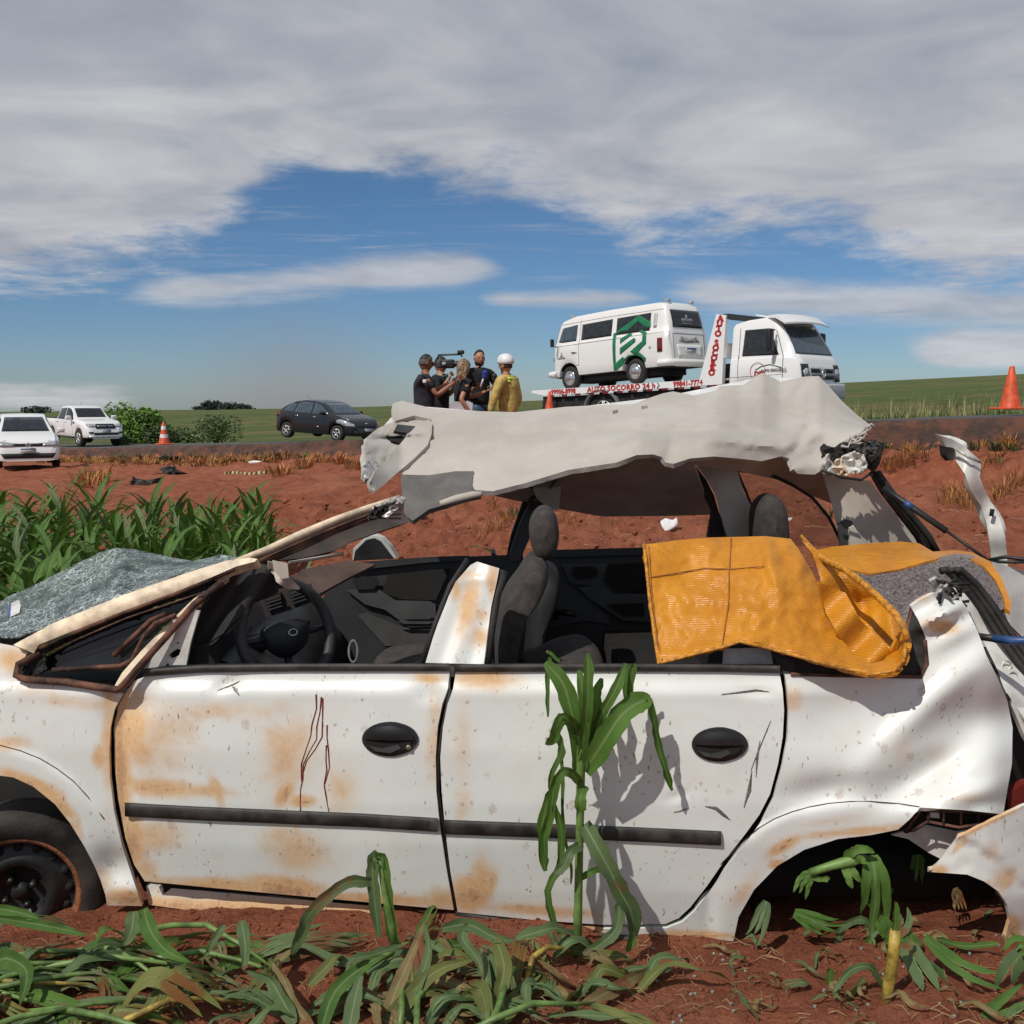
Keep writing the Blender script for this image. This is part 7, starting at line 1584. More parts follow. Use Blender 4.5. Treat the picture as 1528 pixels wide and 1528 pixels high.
M['leaf_b'] = leaf_mat('pale_green_maize_leaf', (.10, .21, .035), (.19, .32, .075), trans=.3)
M['stalk'] = mat('maize_stalk', (.13, .22, .055), .45, var=.35, scale=14); M['stalk_y'] = mat('yellowed_maize_stalk', (.38, .27, .05), .5, var=.4, scale=20, bmp=.3, bscale=90)
M['straw'] = mat('straw', (.34, .23, .11), .85, var=.35, scale=6); M['drygrass'] = mat('orange_dry_grass', (.36, .16, .045), .85, var=.5, scale=3); M['greengrass'] = mat('green_grass', (.07, .14, .025), .7, var=.5, scale=1.2); M['palegrass'] = mat('seeding_pale_grass', (.30, .27, .12), .8, var=.4, scale=1.5)
def ribbon(pts, wid, nrm=None, fold=.28, wave=.0, ph=0.0, twist=0.0, seed=0, ragged=0.0):
    P = crom(pts, 4) if len(pts) < 9 else [Vector(p) for p in pts]; n = len(P); vs, fs, rb = [], [], []; rr = random.Random(seed)
    for i, p in enumerate(P):
        t = i / (n - 1); tg_ = (P[min(i + 1, n - 1)] - P[max(i - 1, 0)]).normalized(); up = nrm if nrm is not None else Vector((0, 0, 1))
        s = tg_.cross(up); s = s.normalized() if s.length > .05 else tg_.cross(Vector((1, .3, 0))).normalized(); nn = s.cross(tg_)
        if twist: a = twist * t; s, nn = s * math.cos(a) + nn * math.sin(a), nn * math.cos(a) - s * math.sin(a)
        w = wid(t) if callable(wid) else wid
        for j, k in enumerate((-1, -.5, 0, .5, 1)):
            wv = wave * math.sin(ph + t * 17 + (1.6 if k > 0 else 0)) * abs(k); cut = 1 - (ragged * rr.random() if abs(k) == 1 else 0)
            vs.append(p + s * (k * w * cut) + nn * (abs(k) * w * fold + wv)); rb.append(float(k))
    for i in range(n - 1):
        for j in range(4): a = i * 5 + j; fs.append((a, a + 1, a + 6, a + 5))
    return vs, fs, rb
def torn(P, w, seed, nrm):
    """a leaf split lengthwise: strips that part towards the tip"""
    rr = random.Random(seed); P = crom(P, 4); n = len(P); V, F, B = [], [], []; k = rr.randint(2, 4)
    for j in range(k):
        s0 = (j + .5) / k * 2 - 1; t1 = 1 - .35 * rr.random(); sp = rr.uniform(.3, 1.6); lift = rr.uniform(-.6, 1.2); Q = []
        m = max(4, int(n * t1))
        for i in range(m):
            t = i / (n - 1); tg_ = (P[min(i + 1, n - 1)] - P[max(i - 1, 0)]).normalized(); s = tg_.cross(nrm); s = s.normalized() if s.length > .05 else Vector((1, 0, 0)); o = s0 * w * (min(1, .4 + 2 * t)) * (1 + sp * max(0, t - .35)); q = P[i] + s * o + nrm * w * lift * max(0, t - .4); Q.append(q)
        vs, fs, rb = ribbon(Q, lambda t, k=k, m=m: w / k * 1.05 * min(1, .5 + 2 * t) * (1 - t ** 5) + .0004, nrm, fold=rr.uniform(-.2, .3), wave=.002, ph=rr.uniform(0, 6), twist=rr.uniform(-.5, .5), seed=seed + j, ragged=.2)
        if len(Q) < 9: pass
        o_ = len(V); V += vs; F += [tuple(a + o_ for a in f) for f in fs]; B += [s0 + b / k for b in rb]
    return V, F, B
def leafw(w): return lambda t: w * (min(1, .45 + t * 2.2) * (1 - t ** 2.6) + .02)
def leaf_obj(name, pts, w, m, par, nrm=None, world=False, **k):
    vs, fs, rb = ribbon(pts, leafw(w) if not callable(w) else w, nrm, **k); return obj(name, vs, fs, m, par, world=world, attrs={'rib': rb})
def make_corn(seed, H, n, label=None, group=None):
    rr = random.Random(seed); root = thing('maize_plant', (0, 0, 0), label, 'maize plant', group)
    lx, ly = rr.uniform(-.06, .06), rr.uniform(-.06, .06); hs = H * .55
    mb = MB(); mb.tube([(0, 0, -.05), (lx * .4, ly * .4, hs * .5), (lx, ly, hs)], [.014, .012, .007], 7); mb.build('stalk', M['stalk'], root)
    az0 = rr.uniform(0, 6.28)
    for k in range(n):
        t = k / (n - 1); z = lerp(.10, 1.0, t) * hs; az = az0 + (k % 2) * math.pi + rr.uniform(-.5, .5); L = H * rr.uniform(.55, .80) * (1 - .25 * abs(t - .5)); e = lerp(.75, 1.25, t) + rr.uniform(-.1, .12)
        d = Vector((math.cos(az), math.sin(az), 0)); droop = lerp(1.5, .75, t) * rr.uniform(.7, 1.25); p = Vector((lx * t, ly * t, z)); pts = [p]
        seg = 8
        for i in range(seg): a = e - droop * (i / seg) ** 1.5 * 1.35; p = p + (d * math.cos(a) + Vector((0, 0, math.sin(a)))) * L / seg; pts.append(p)
        leaf_obj('leaf', pts, rr.uniform(.029, .042) * H / .9, M['leaf'] if rr.random() > .12 else M['leaf_w'], root, nrm=Vector((0, 0, 1)) - d * .2, fold=.30, wave=.006, ph=rr.uniform(0, 6), twist=rr.uniform(-.7, .7))
    return root
protos = [make_corn(s, h, n) for s, h, n in ((1, .82, 9), (2, .90, 10), (3, .76, 9), (4, .86, 10), (5, .94, 10), (6, .68, 8))]
rr = random.Random(77); spots = []
def in_field(x, y):
    px = 764 + x / y * W0
    # right-hand border of the standing maize runs away from the wreck's nose
    lim = interp(y, [(4.9, -1.55), (6.5, -1.75), (8.5, -2.02), (10.3, -2.45)])
    return x < lim and px > -420
tries = 0
while len(spots) < 235 and tries < 9000:
    tries += 1; y = rr.uniform(4.85, 10.2) ; x = rr.uniform(-7.0, -1.4)
    if not in_field(x, y): continue
    row = round(y / .42) * .42 + rr.uniform(-.07, .07)
    if row < 4.8 or any((x - a) ** 2 + (row - b) ** 2 < .018 for a, b in spots): continue
    spots.append((x, row))
used = [False] * len(protos)
for i, (x, y) in enumerate(spots):
    k = rr.randrange(len(protos))
    o = protos[k] if not used[k] else copy_tree(protos[k])
    used[k] = True
    o.location = (x, y, gnd(x, y) - .02); o.rotation_euler = (rr.uniform(-.10, .10), rr.uniform(-.10, .10), rr.uniform(0, 6.28)); s = rr.uniform(.76, .98) * interp(y, [(5, .84), (7, .98), (10, .98)]) * (interp(x, [(-3.2, 1), (-2.2, .9), (-1.5, .78)])); o.scale = (s, s, s)
    pxx = 764 + x / y * W0; zone = 'at the back of the stand against bare dirt' if y > 8.8 else ('in the middle of the stand' if y > 6.6 else 'in the nearest rows over the shattered windscreen')
    if pxx > 300: zone = 'at the right edge of the stand, beside the broken pillar'
    elif pxx < 60: zone = zone.replace('of the stand', 'of the stand at its left end') if 'of the stand' in zone else 'in the nearest rows at the left edge'
    zone = zone if 'stand' not in zone or pxx > 300 or pxx < 60 else zone + (', left third' if pxx < 140 else ', centre' if pxx < 220 else ', right third')
    tag(o, 'green maize plant ' + zone, 'maize plant', 'maize plants left of the wreck')
for i, (px, py, Y, s, lab) in enumerate(((410, 806, 5.6, .42, 'small maize plant at the right end of the stand, above the broken pillar'), (440, 800, 6.0, .34, 'low leafy maize plant just beyond the broken pillar'), (655, 820, 5.4, .26, 'small maize seedling seen through the front window opening'), (762, 812, 6.0, .36, 'maize plant behind the driver seat headrest'), (935, 815, 5.3, .28, 'bent maize plant seen left of the yellow cover'))):
    o = copy_tree(protos[(i * 2 + 1) % 6]); p = U(px, py, Y); o.location = (p.x, Y, gnd(p.x, Y) - .01); z_need = U(px, py - 40, Y).z - gnd(p.x, Y); s2 = max(s, min(.8, z_need / .78)); o.scale = (s2, s2, s2); o.rotation_euler = (0, 0, i * 1.3)
    if 'group' in o: del o['group']
    o['label'] = lab

# --- the tall torn plant in front of the rear door
YP_ = 2.84
hero = thing('maize_plant', (U(862, 1405, YP_).x, YP_, gnd(U(862, 1405, YP_).x, YP_)), 'tall torn maize plant standing against the rear door', 'maize plant')
VIEW = Vector((0, -1, .25)).normalized()
def hleaf(pts, w, m='leaf', par=None, fold=.25, tw=0.0, wave=.004, nrm=None, rag=.25, seed=1, Y=None, name='leaf'):
    par = par or hero; y0 = Y or YP_; P = [U(p[0], p[1], y0 + (p[2] if len(p) > 2 else 0)) for p in pts]
    if par.get('torn') and (w(.3) if callable(w) else 0) > .0145:
        ww = w(.3); vs, fs, rb = torn(P, ww * 1.25, seed, (nrm or VIEW).normalized()); return obj(name, vs, fs, M[m], par, world=True, attrs={'rib': rb})
    return leaf_obj(name, P, (w * y0 / W0) if not callable(w) else w, M[m], par, nrm=nrm or VIEW, world=True, fold=fold, twist=tw, wave=wave, ragged=rag, seed=seed)
def sheath(pts, rad, m, par, Y=None, name='stalk'):
    y0 = Y or YP_; mb = MB(); mb.tube([U(p[0], p[1], y0 + (p[2] if len(p) > 2 else 0)) for p in pts], [r * y0 / W0 for r in rad], 9); return mb.build(name, M[m], par, world=True)
sheath([(860, 1425), (862, 1380), (864, 1280), (866, 1200), (866, 1150), (864, 1110), (872, 1060)], [7.5, 7, 6.5, 6.2, 7.5, 10, 6], 'stalk', hero)
def even(w): 
    k = w * YP_ / W0; return lambda t: k * min(1, .7 + t * 3) * (1 if t < .8 else (1 - (t - .8) * 3.2))
hleaf([(866, 1150), (862, 1100, -.02), (852, 1060, -.03), (840, 1020, -.02), (814, 988, 0)], even(15), fold=.35, seed=2)
hleaf([(868, 1140), (872, 1090, -.03), (870, 1040, -.04), (864, 1000, -.02)], even(9), fold=.3, seed=3); hleaf([(872, 1120), (876, 1060, -.05), (878, 1010, -.05), (877, 975, -.04)], even(9), fold=.4, seed=4)
hleaf([(876, 1110), (890, 1060, -.02), (890, 1035, -.02), (898, 1012, 0)], even(8), seed=5); hleaf([(884, 1105), (900, 1062, -.03), (918, 1030, -.03), (934, 990, 0)], even(9), fold=.3, seed=6)
hleaf([(938, 992, .02), (934, 1020, .02), (936, 1056, .02)], even(6), seed=7); hleaf([(946, 990, .0), (940, 1030, .01), (942, 1060, .02)], even(6), seed=8)
hleaf([(872, 1150), (900, 1108, -.03), (925, 1070, -.03), (950, 1050, -.01), (972, 1043, .0)], even(19), fold=.3, seed=9, tw=.3); hleaf([(968, 1042), (975, 1070, .0), (982, 1110, .02), (992, 1145, .02), (1003, 1180, .03)], even(7), fold=.4, seed=10, rag=.4)
hleaf([(962, 1040), (955, 1045), (940, 1062)], even(8), seed=11)
hleaf([(866, 1092), (852, 1078, -.05), (838, 1070, -.06), (826, 1098, -.05), (816, 1112, -.04)], even(10), fold=.3, seed=12, tw=.5)
hleaf([(836, 1066), (830, 1090, -.04), (838, 1120, -.04), (822, 1160, -.03), (824, 1200, -.02)], even(7), seed=13, rag=.5)
hleaf([(866, 1168), (850, 1152, -.06), (836, 1156, -.07), (826, 1180, -.06), (822, 1215, -.05), (812, 1250, -.04), (815, 1290, -.03)], even(8), seed=14, fold=.4); hleaf([(872, 1172), (866, 1190, -.05), (868, 1212, -.05)], even(10), seed=15)
hleaf([(822, 1180, -.04), (812, 1215, -.03), (808, 1260, -.03), (814, 1300, -.02)], even(10), seed=16, rag=.6); hleaf([(826, 1200, -.05), (838, 1240, -.04), (834, 1290, -.03), (818, 1330, -.02), (824, 1370, -.01), (834, 1395, 0)], even(7), seed=17, rag=.4)
hleaf([(836, 1110, -.04), (840, 1170, -.03), (838, 1220, -.03)], even(3.5), seed=18, rag=.5); hleaf([(838, 1190, -.03), (843, 1250, -.02), (852, 1290, -.02), (852, 1320, -.02)], even(2.5), seed=19)
hleaf([(868, 1260), (852, 1270, -.04), (842, 1290, -.05), (828, 1305, -.05)], even(9), m='leaf_w', seed=20)
hleaf([(872, 1230), (890, 1262, -.04), (908, 1295, -.05), (925, 1330, -.05), (942, 1362, -.04), (946, 1400, -.02)], even(15), fold=.45, seed=21, tw=.3, m='leaf_w'); hleaf([(944, 1350, -.02), (948, 1385, -.02), (936, 1420, -.02)], even(8), seed=22)
hleaf([(925, 1345, -.04), (920, 1385, -.06), (895, 1410, -.08), (870, 1424, -.09)], even(9), m='leaf_w', seed=23); hleaf([(868, 1310), (885, 1300, .0), (900, 1295, .03)], even(6), seed=24)
hleaf([(866, 1400), (830, 1385, -.08), (800, 1392, -.12), (770, 1400, -.14)], even(11), m='leaf_w', seed=25, nrm=Vector((0, -.4, 1))); hleaf([(820, 980, .01), (817, 1020, .01), (818, 1070, .01)], even(5), seed=26, rag=.5)
hleaf([(835, 988), (822, 975), (815, 972)], even(3), seed=27)

# --- bent plant in front of the front door
bent = thing('maize_plant', (U(585, 1400, 2.7).x, 2.7, 0), 'bent-over maize plant with a kinked stalk in front of the front door', 'maize plant')
def bl(p, w, **k): k.setdefault('Y', 2.68); k.setdefault('par', bent); return hleaf(p, even(w), **k)
sheath([(590, 1412), (584, 1380), (574, 1330), (566, 1284)], [7, 6.5, 5.5, 3], 'stalk', bent, 2.68)
bl([(566, 1295), (560, 1276), (556, 1300), (560, 1350), (566, 1400)], 10, m='leaf_w', seed=31, fold=.3); bl([(560, 1280), (572, 1284), (578, 1330), (586, 1390), (592, 1412)], 9, seed=32, fold=.4)
bl([(552, 1316), (520, 1316, -.03), (490, 1336, -.05), (462, 1364, -.05), (448, 1395, -.04), (436, 1425, -.03)], 10, m='leaf_w', seed=33, fold=.3, tw=.4)
bl([(600, 1410), (560, 1424, -.10), (520, 1432, -.16)], 8, m='leaf_w', seed=34, nrm=Vector((0, -.4, 1)))

# --- snapped stalk at the right, with leaves spread on the soil
snap = thing('maize_plant', (U(1322, 1500, 2.6).x, 2.58, 0), 'snapped yellow maize stalk standing upright in front of the rear wheel arch', 'maize plant'); snap['torn'] = 1
sheath([(1322, 1518), (1326, 1470), (1334, 1420), (1336, 1388)], [9, 9, 9.5, 8], 'stalk_y', snap, 2.60); hleaf([(1334, 1400), (1336, 1370), (1337, 1346)], even(5), par=snap, Y=2.60, seed=41, fold=.5)
for i, (p, w, m) in enumerate((([(1320, 1480), (1300, 1445, -.02), (1270, 1448, -.04), (1245, 1480, -.08)], 6, 'leaf_w'), ([(1345, 1400, .1), (1370, 1440, .0), (1390, 1480, -.06), (1402, 1528, -.15)], 15, 'leaf_w'), ([(1385, 1435, .1), (1405, 1470, .0), (1420, 1528, -.15)], 11, 'leaf_w'), ([(1340, 1385, .1), (1365, 1415, .08), (1380, 1440, .08)], 12, 'leaf'),
                             ([(1310, 1370, .12), (1330, 1400, .12), (1322, 1440, .12)], 12, 'leaf'), ([(1290, 1460, .05), (1275, 1478, .0), (1262, 1490, -.02)], 5, 'leaf_y'), ([(1240, 1445, .0), (1238, 1465, .0), (1250, 1478, 0)], 7, 'leaf'), ([(1330, 1400, .1), (1350, 1375, .1), (1340, 1340, .12)], 9, 'leaf_w'))):
    hleaf(p, even(w), par=snap, Y=2.66, m=m, seed=50 + i, nrm=Vector((0, -.7, .7)))
# --- broken plant hanging inside the wheel arch
arch = thing('maize_plant', (U(1290, 1380, 2.95).x, 2.95, 0), 'broken pale green maize plant bent inside the rear wheel arch', 'maize plant'); arch['torn'] = 1
sheath([(1208, 1302), (1240, 1292), (1270, 1284), (1290, 1278)], [6, 7, 9, 8], 'stalk', arch, 2.93)
for i, (p, w, m) in enumerate((([(1262, 1282), (1285, 1275, -.03), (1305, 1284, -.04)], 12, 'leaf_b'), ([(1300, 1276), (1306, 1310, -.03), (1306, 1345, -.02), (1300, 1385, 0), (1294, 1420, 0)], 19, 'leaf_b'), ([(1262, 1290), (1275, 1315, -.02), (1288, 1335, -.01)], 10, 'leaf_b'), ([(1210, 1302), (1198, 1320), (1190, 1345)], 10, 'leaf_b'),
                             ([(1185, 1362), (1215, 1375, -.02), (1245, 1385, -.03), (1280, 1380, -.02)], 12, 'leaf'), ([(1208, 1308), (1225, 1312), (1238, 1310)], 5, 'leaf_b'), ([(1144, 1345), (1136, 1370, -.03), (1125, 1395, -.05), (1098, 1425, -.1)], 11, 'leaf_w'), ([(1370, 1275, .15), (1368, 1300, .15), (1362, 1330, .15)], 10, 'leaf'),
                             ([(1250, 1420), (1256, 1385, 0), (1285, 1372, 0), (1300, 1384, 0)], 7, 'leaf_w'), ([(1284, 1330, .05), (1300, 1350, .05), (1318, 1365, .05)], 5, 'leaf'), ([(1330, 1325), (1310, 1350), (1302, 1380), (1292, 1424)], 7, 'leaf'), ([(1425, 1325, .1), (1432, 1350, .1), (1440, 1378, .05)], 8, 'leaf_d'))):
    hleaf(p, even(w), par=arch, Y=2.93, m=m, seed=70 + i)
corner = thing('maize_plant', (U(1515, 1450, 2.6).x, 2.6, 0), 'small uprooted maize plant at the lower right corner', 'maize plant'); corner['torn'] = 1
for i, (p, w, m) in enumerate((([(1528, 1420), (1512, 1440), (1500, 1470), (1502, 1500)], 12, 'leaf_w'), ([(1380, 1398, .1), (1430, 1440, .05), (1480, 1462), (1540, 1470)], 11, 'leaf'), ([(1400, 1402, .2), (1440, 1412, .2), (1490, 1408, .15)], 6, 'leaf'), ([(1540, 1420), (1520, 1412), (1505, 1440)], 12, 'leaf'), ([(1470, 1528, -.1), (1505, 1522, -.1), (1560, 1500, -.1)], 22, 'leaf'), ([(1500, 1360, .3), (1498, 1340, .3), (1496, 1355, .3)], 7, 'leaf_y'))):
    hleaf(p, even(w), par=corner, Y=2.62, m=m, seed=90 + i, nrm=Vector((0, -.7, .7)))

# --- flattened plants and loose leaves on the ground
def flat_plant(cx, cy, ang, L, seed, label, pale=.4):
    rr = random.Random(seed); z = gnd(cx, cy); root = thing('flattened_maize_plant', (cx, cy, z), label, 'maize plant', None)
    d = Vector((math.cos(ang), math.sin(ang), 0)); q = Vector((-d.y, d.x, 0))
    def g(p, h): return Vector((p.x, p.y, gnd(p.x, p.y) + h))
    c = Vector((cx, cy, 0)); pts = [g(c + d * L * (t - .5) + q * .02 * math.sin(t * 5 + seed), .025 + .05 * math.sin(t * 3)) for t in (0, .25, .5, .75, 1)]
    mb = MB(); mb.tube(pts, [.009, .009, .008, .006, .004], 7); mb.build('stalk', M['stalk'] if rr.random() < .85 else M['stalk_y'], root, world=True)
    for k in range(rr.randint(4, 6)):
        t = rr.random(); b = c + d * L * (t - .5); a = ang + rr.choice((-1, 1)) * rr.uniform(.2, 1.0); e = Vector((math.cos(a), math.sin(a), 0)); LL = rr.uniform(.14, .36); hh = rr.choice((.0, .01, .02, .04, .09)) * rr.uniform(.5, 1.3)
        P = [g(b, .03), g(b + e * LL * .3, .03 + hh), g(b + e * LL * .6, .03 + hh * .8), g(b + e * LL * .85, .03 + hh * .3), g(b + e * LL, .012)]
        m = 'leaf_w' if rr.random() < .55 else ('leaf' if rr.random() < .6 else 'leaf_y')
        if rr.random() < .6:
            vs, fs, rb = torn(P, rr.uniform(.014, .028), seed * 9 + k, Vector((rr.uniform(-.5, .5), rr.uniform(-.8, .1), .8)).normalized()); obj('leaf', vs, fs, M[m], root, world=True, attrs={'rib': rb}); continue
        leaf_obj('leaf', P, rr.uniform(.012, .024), M[m], root, nrm=Vector((rr.uniform(-.9, .9), rr.uniform(-.9, .5), .7)), world=True, fold=.2, wave=.005, ph=rr.uniform(0, 6), twist=rr.uniform(-1.2, 1.2), ragged=.25, seed=seed + k)
    return root
rr = random.Random(12)
GL = 'green maize plant lying flattened in the tangle at the lower left'
n_ = 0
for k in range(18):
    px = (-60 + 400 * rr.random() ** 1.15) if k < 17 else rr.uniform(300, 480); Y = rr.uniform(2.38, 2.86); 
    if px < 170 and Y > 2.86: Y = rr.uniform(2.5, 2.85)
    x = (px - 764) / W0 * Y * 1.13
    if k >= 17: Y = rr.uniform(2.42, 2.60)
    o = flat_plant(x, Y, rr.uniform(-.5, .7), rr.uniform(.35, .7), 200 + k, GL); o['group'] = 'flattened maize at the lower left'; o['label'] = 'green maize plant lying flattened ' + ('beside the front wheel' if px < 130 and Y > 2.62 else 'at the lower left corner' if px < 130 else 'below the front door hinge' if px < 260 else 'on bare soil right of the green tangle')
GM = 'wilted maize plant lying in the heap below the front door'
for k in range(6):
    px = rr.uniform(540, 820); Y = rr.uniform(2.40, 2.72); x = (px - 764) / W0 * Y * 1.13
    o = flat_plant(x, Y, rr.uniform(-.3, 2.2), rr.uniform(.2, .4), 300 + k, GM); o['group'] = 'wilted maize below the doors'; o['label'] = 'wilted maize plant in the heap ' + ('left of the bent plant' if px < 590 else 'below the gap between the two doors' if px < 720 else 'at the foot of the tall standing plant')
    for ch in o.children:
        if ch.name.startswith('leaf') and rr.random() < .55: ch.data.materials[0] = M['leaf_d'] if rr.random() < .5 else M['leaf_y']
def loose(k, px, Y, L, w, m, label, group, ang=None, up=.05):
    rr = random.Random(k * 7 + 1); x = (px - 764) / W0 * Y * 1.13; a = ang if ang is not None else rr.uniform(0, 6.28); e = Vector((math.cos(a), math.sin(a) * .7, 0)); c = Vector((x, Y, 0)); q = Vector((-e.y, e.x, 0))
    P = [Vector((p.x, p.y, gnd(p.x, p.y) + h)) for p, h in ((c - e * L / 2, .01), (c - e * L / 5 + q * .03, up * rr.random() + .02), (c + e * L / 5, up * rr.random() + .02), (c + e * L / 2 + q * .02, .012))]
    vs, fs, rb = ribbon(P, leafw(w), Vector((rr.uniform(-.4, .4), rr.uniform(-.6, .1), 1)), fold=.2, wave=.005, twist=rr.uniform(-1.5, 1.5), ragged=.3, seed=k) if rr.random() < .5 or L < .12 else torn(P, w, k, Vector((rr.uniform(-.4, .4), rr.uniform(-.6, .1), 1)).normalized()); o = obj('maize_leaf', vs, fs, M[m], None, attrs={'rib': rb}); tag(o, label, 'leaf', group); return o
for k in range(52):
    px = rr.uniform(300, 1060); Y = rr.uniform(2.43, 2.80); m = rr.choice(('leaf_w', 'leaf_d', 'leaf_d', 'leaf_y', 'leaf_w'))
    if px > 860 and rr.random() < .55: continue
    loose(k, px, Y, rr.uniform(.10, .34), rr.uniform(.010, .024), m, 'loose torn ' + {'leaf_w': 'grey-green', 'leaf_d': 'tan dry', 'leaf_y': 'yellowing'}[m] + ' maize leaf on the soil ' + ('below the front door' if px < 670 else 'below the rear door'), 'loose leaves below the doors')
for k in range(46):
    px = rr.uniform(1040, 1560); Y = rr.uniform(2.45, 3.05); loose(200 + k, px, Y, rr.uniform(.05, .16), rr.uniform(.004, .012), rr.choice(('leaf_d', 'leaf_d', 'leaf_w')), 'small dry scrap of maize leaf on the soil ' + ('under the rear wheel arch' if Y > 2.75 else 'left of the snapped stalk' if px < 1320 else 'right of the snapped stalk'), 'leaf scraps at the lower right', up=.02)
for k, (p, w, m) in enumerate((([(700, 1600), (790, 1545), (850, 1500)], 0, 0),)): pass
# bigger upright leaf sprays in the heap
for i, (p, w, m) in enumerate((([(440, 1528), (420, 1490), (400, 1460), (365, 1450)], 13, 'leaf_w'), ([(470, 1540), (440, 1500), (420, 1455), (404, 1436)], 10, 'leaf_d'), ([(480, 1535), (500, 1480), (545, 1440), (575, 1425)], 12, 'leaf'), ([(520, 1540), (530, 1490), (540, 1450)], 13, 'leaf_w'), ([(570, 1540), (590, 1480), (612, 1430), (635, 1372)], 11, 'leaf_d'), ([(575, 1540), (600, 1500), (650, 1450), (708, 1432)], 14, 'leaf_y'), ([(600, 1540), (620, 1480), (640, 1420), (632, 1376)], 9, 'leaf_w'), ([(460, 1470), (490, 1440), (500, 1426)], 9, 'leaf_y'), ([(360, 1374), (366, 1410), (364, 1450)], 10, 'leaf_w'), ([(335, 1380), (318, 1405), (305, 1430)], 6, 'leaf_w'), ([(700, 1380), (690, 1400), (712, 1430), (720, 1460)], 9, 'leaf_w'), ([(660, 1385), (700, 1380), (740, 1400), (770, 1404)], 10, 'leaf_w'), ([(200, 1360), (196, 1390), (184, 1412)], 12, 'leaf_w'), ([(215, 1356), (225, 1390), (250, 1420), (285, 1436)], 13, 'leaf'), ([(0, 1370), (60, 1380), (100, 1388), (130, 1396)], 8, 'leaf'), ([(-10, 1355), (30, 1362), (62, 1374)], 9, 'leaf'), ([(-10, 1440), (10, 1430), (40, 1450), (30, 1500)], 16, 'leaf'), ([(740, 1480), (700, 1484), (690, 1500), (690, 1540)], 10, 'leaf_y'), ([(740, 1400), (752, 1440), (748, 1470), (740, 1500), (735, 1545)], 13, 'leaf_y'))):
    Y = 2.58; P = [U(a, b, Y - .0009 * (b - 1400)) for a, b in p]; vs, fs, rb = ribbon(P, (lambda w: (lambda t: w * 2.6 / W0 * min(1, .5 + 3 * t) * (1 - t ** 3) + .001))(w), VIEW, fold=.3, wave=.004, twist=.4, ragged=.15, seed=i)
    tag(obj('maize_leaf', vs, fs, M[m], None, attrs={'rib': rb}), 'broad ' + {'leaf': 'green', 'leaf_w': 'grey-green', 'leaf_d': 'tan dry', 'leaf_y': 'yellowing'}[m] + ' maize leaf sticking up from the foreground ' + ('at the far left' if p[0][0] < 260 else 'below the front door' if p[0][0] < 660 else 'at the foot of the tall plant'), 'leaf', 'upright leaves in the foreground heap')
# maize cob in its husk, lower middle
cob = thing('maize_cob', U(738, 1510, 2.50), 'maize cob in its yellowed husk beside the heap, at the bottom edge', 'maize cob')
mb = MB(); mb.tube([U(728, 1545, 2.46), U(733, 1520, 2.48), U(742, 1500, 2.50), (U(748, 1486, 2.52))], [.026, .030, .024, .008], 10); mb.build('husk', M['leaf_y'], cob, world=True); mb = MB(); mb.tube([U(748, 1488, 2.52), U(715, 1484, 2.52), U(692, 1490, 2.52)], [.006, .005, .004], 6); mb.build('shank', M['stalk_y'], cob, world=True)

# --- litter: straws, clods, glass crumbs (uncountable)
def litter():
    rr = random.Random(8); mb = MB()
    for k in range(900):
        Y = rr.uniform(2.4, 3.2) if k < 520 else rr.uniform(4.9, 12); px = rr.uniform(-20, 1550); x = (px - 764) / W0 * Y * 1.12; a = rr.uniform(0, 3.14); L = rr.uniform(.02, .09) if Y < 4 else rr.uniform(.06, .28); e = Vector((math.cos(a), math.sin(a), 0)) * L / 2; z = gnd(x, Y)
        if -1.75 < x < 1.6 and 3.0 < Y < 4.6: continue
        c = Vector((x, Y, z + .004)); mb.tube([c - e, c + Vector((0, 0, rr.uniform(0, .02))), c + e], .0011 if Y < 4 else .004, 3, caps=False)
    o = mb.build('straw_litter', M['straw'], None); tag(o, 'thin dry straws scattered over the red soil', 'straw', kind='stuff')
    mb = MB(); ico = bmesh.new(); bmesh.ops.create_icosphere(ico, subdivisions=1, radius=1); iv = [v.co.copy() for v in ico.verts]; jf = [[v.index for v in f.verts] for f in ico.faces]; ico.free()
    for k in range(7200):
        if k < 2600: Y = rr.uniform(2.4, 3.15); s = abs(rr.gauss(0, .0055)) + .002
        else: Y = 4.8 + 9 * rr.random() ** 1.4; s = abs(rr.gauss(0, .022)) + .006
        px = rr.uniform(-20, 1550); x = (px - 764) / W0 * Y * 1.12
        z = gnd(x, Y) if k % 1 == 0 else 0; f = Vector((rr.uniform(.7, 1.3), rr.uniform(.7, 1.3), rr.uniform(.5, .9)))
        mb.add([Vector((x, Y, z)) + Vector((v.x * f.x, v.y * f.y, v.z * f.z)) * s * rr.uniform(.8, 1.2) for v in iv], jf)
    o = mb.build('soil_clods', M['soil'], None, smooth=False); tag(o, 'loose red clods and crumbs of soil', 'soil', kind='stuff')
    mb = MB()
    for k in range(60):
        px = rr.choice((rr.gauss(1440, 40), rr.gauss(1270, 40), rr.gauss(980, 60))); Y = rr.uniform(2.5, 2.95); x = (px - 764) / W0 * Y * 1.12; z = gnd(x, Y) + .004; mb.box((x, Y, z), (.007, .006, .005), Matrix.Rotation(rr.uniform(0, 3), 3, 'Z'))
    o = mb.build('glass_crumbs', M['crumb'], None, smooth=False); tag(o, 'glass crumbs scattered on the soil at the rear', 'glass', kind='stuff')
M['crumb'] = mat('pale_green_glass_crumbs', (.25, .31, .28), .3)
litter()

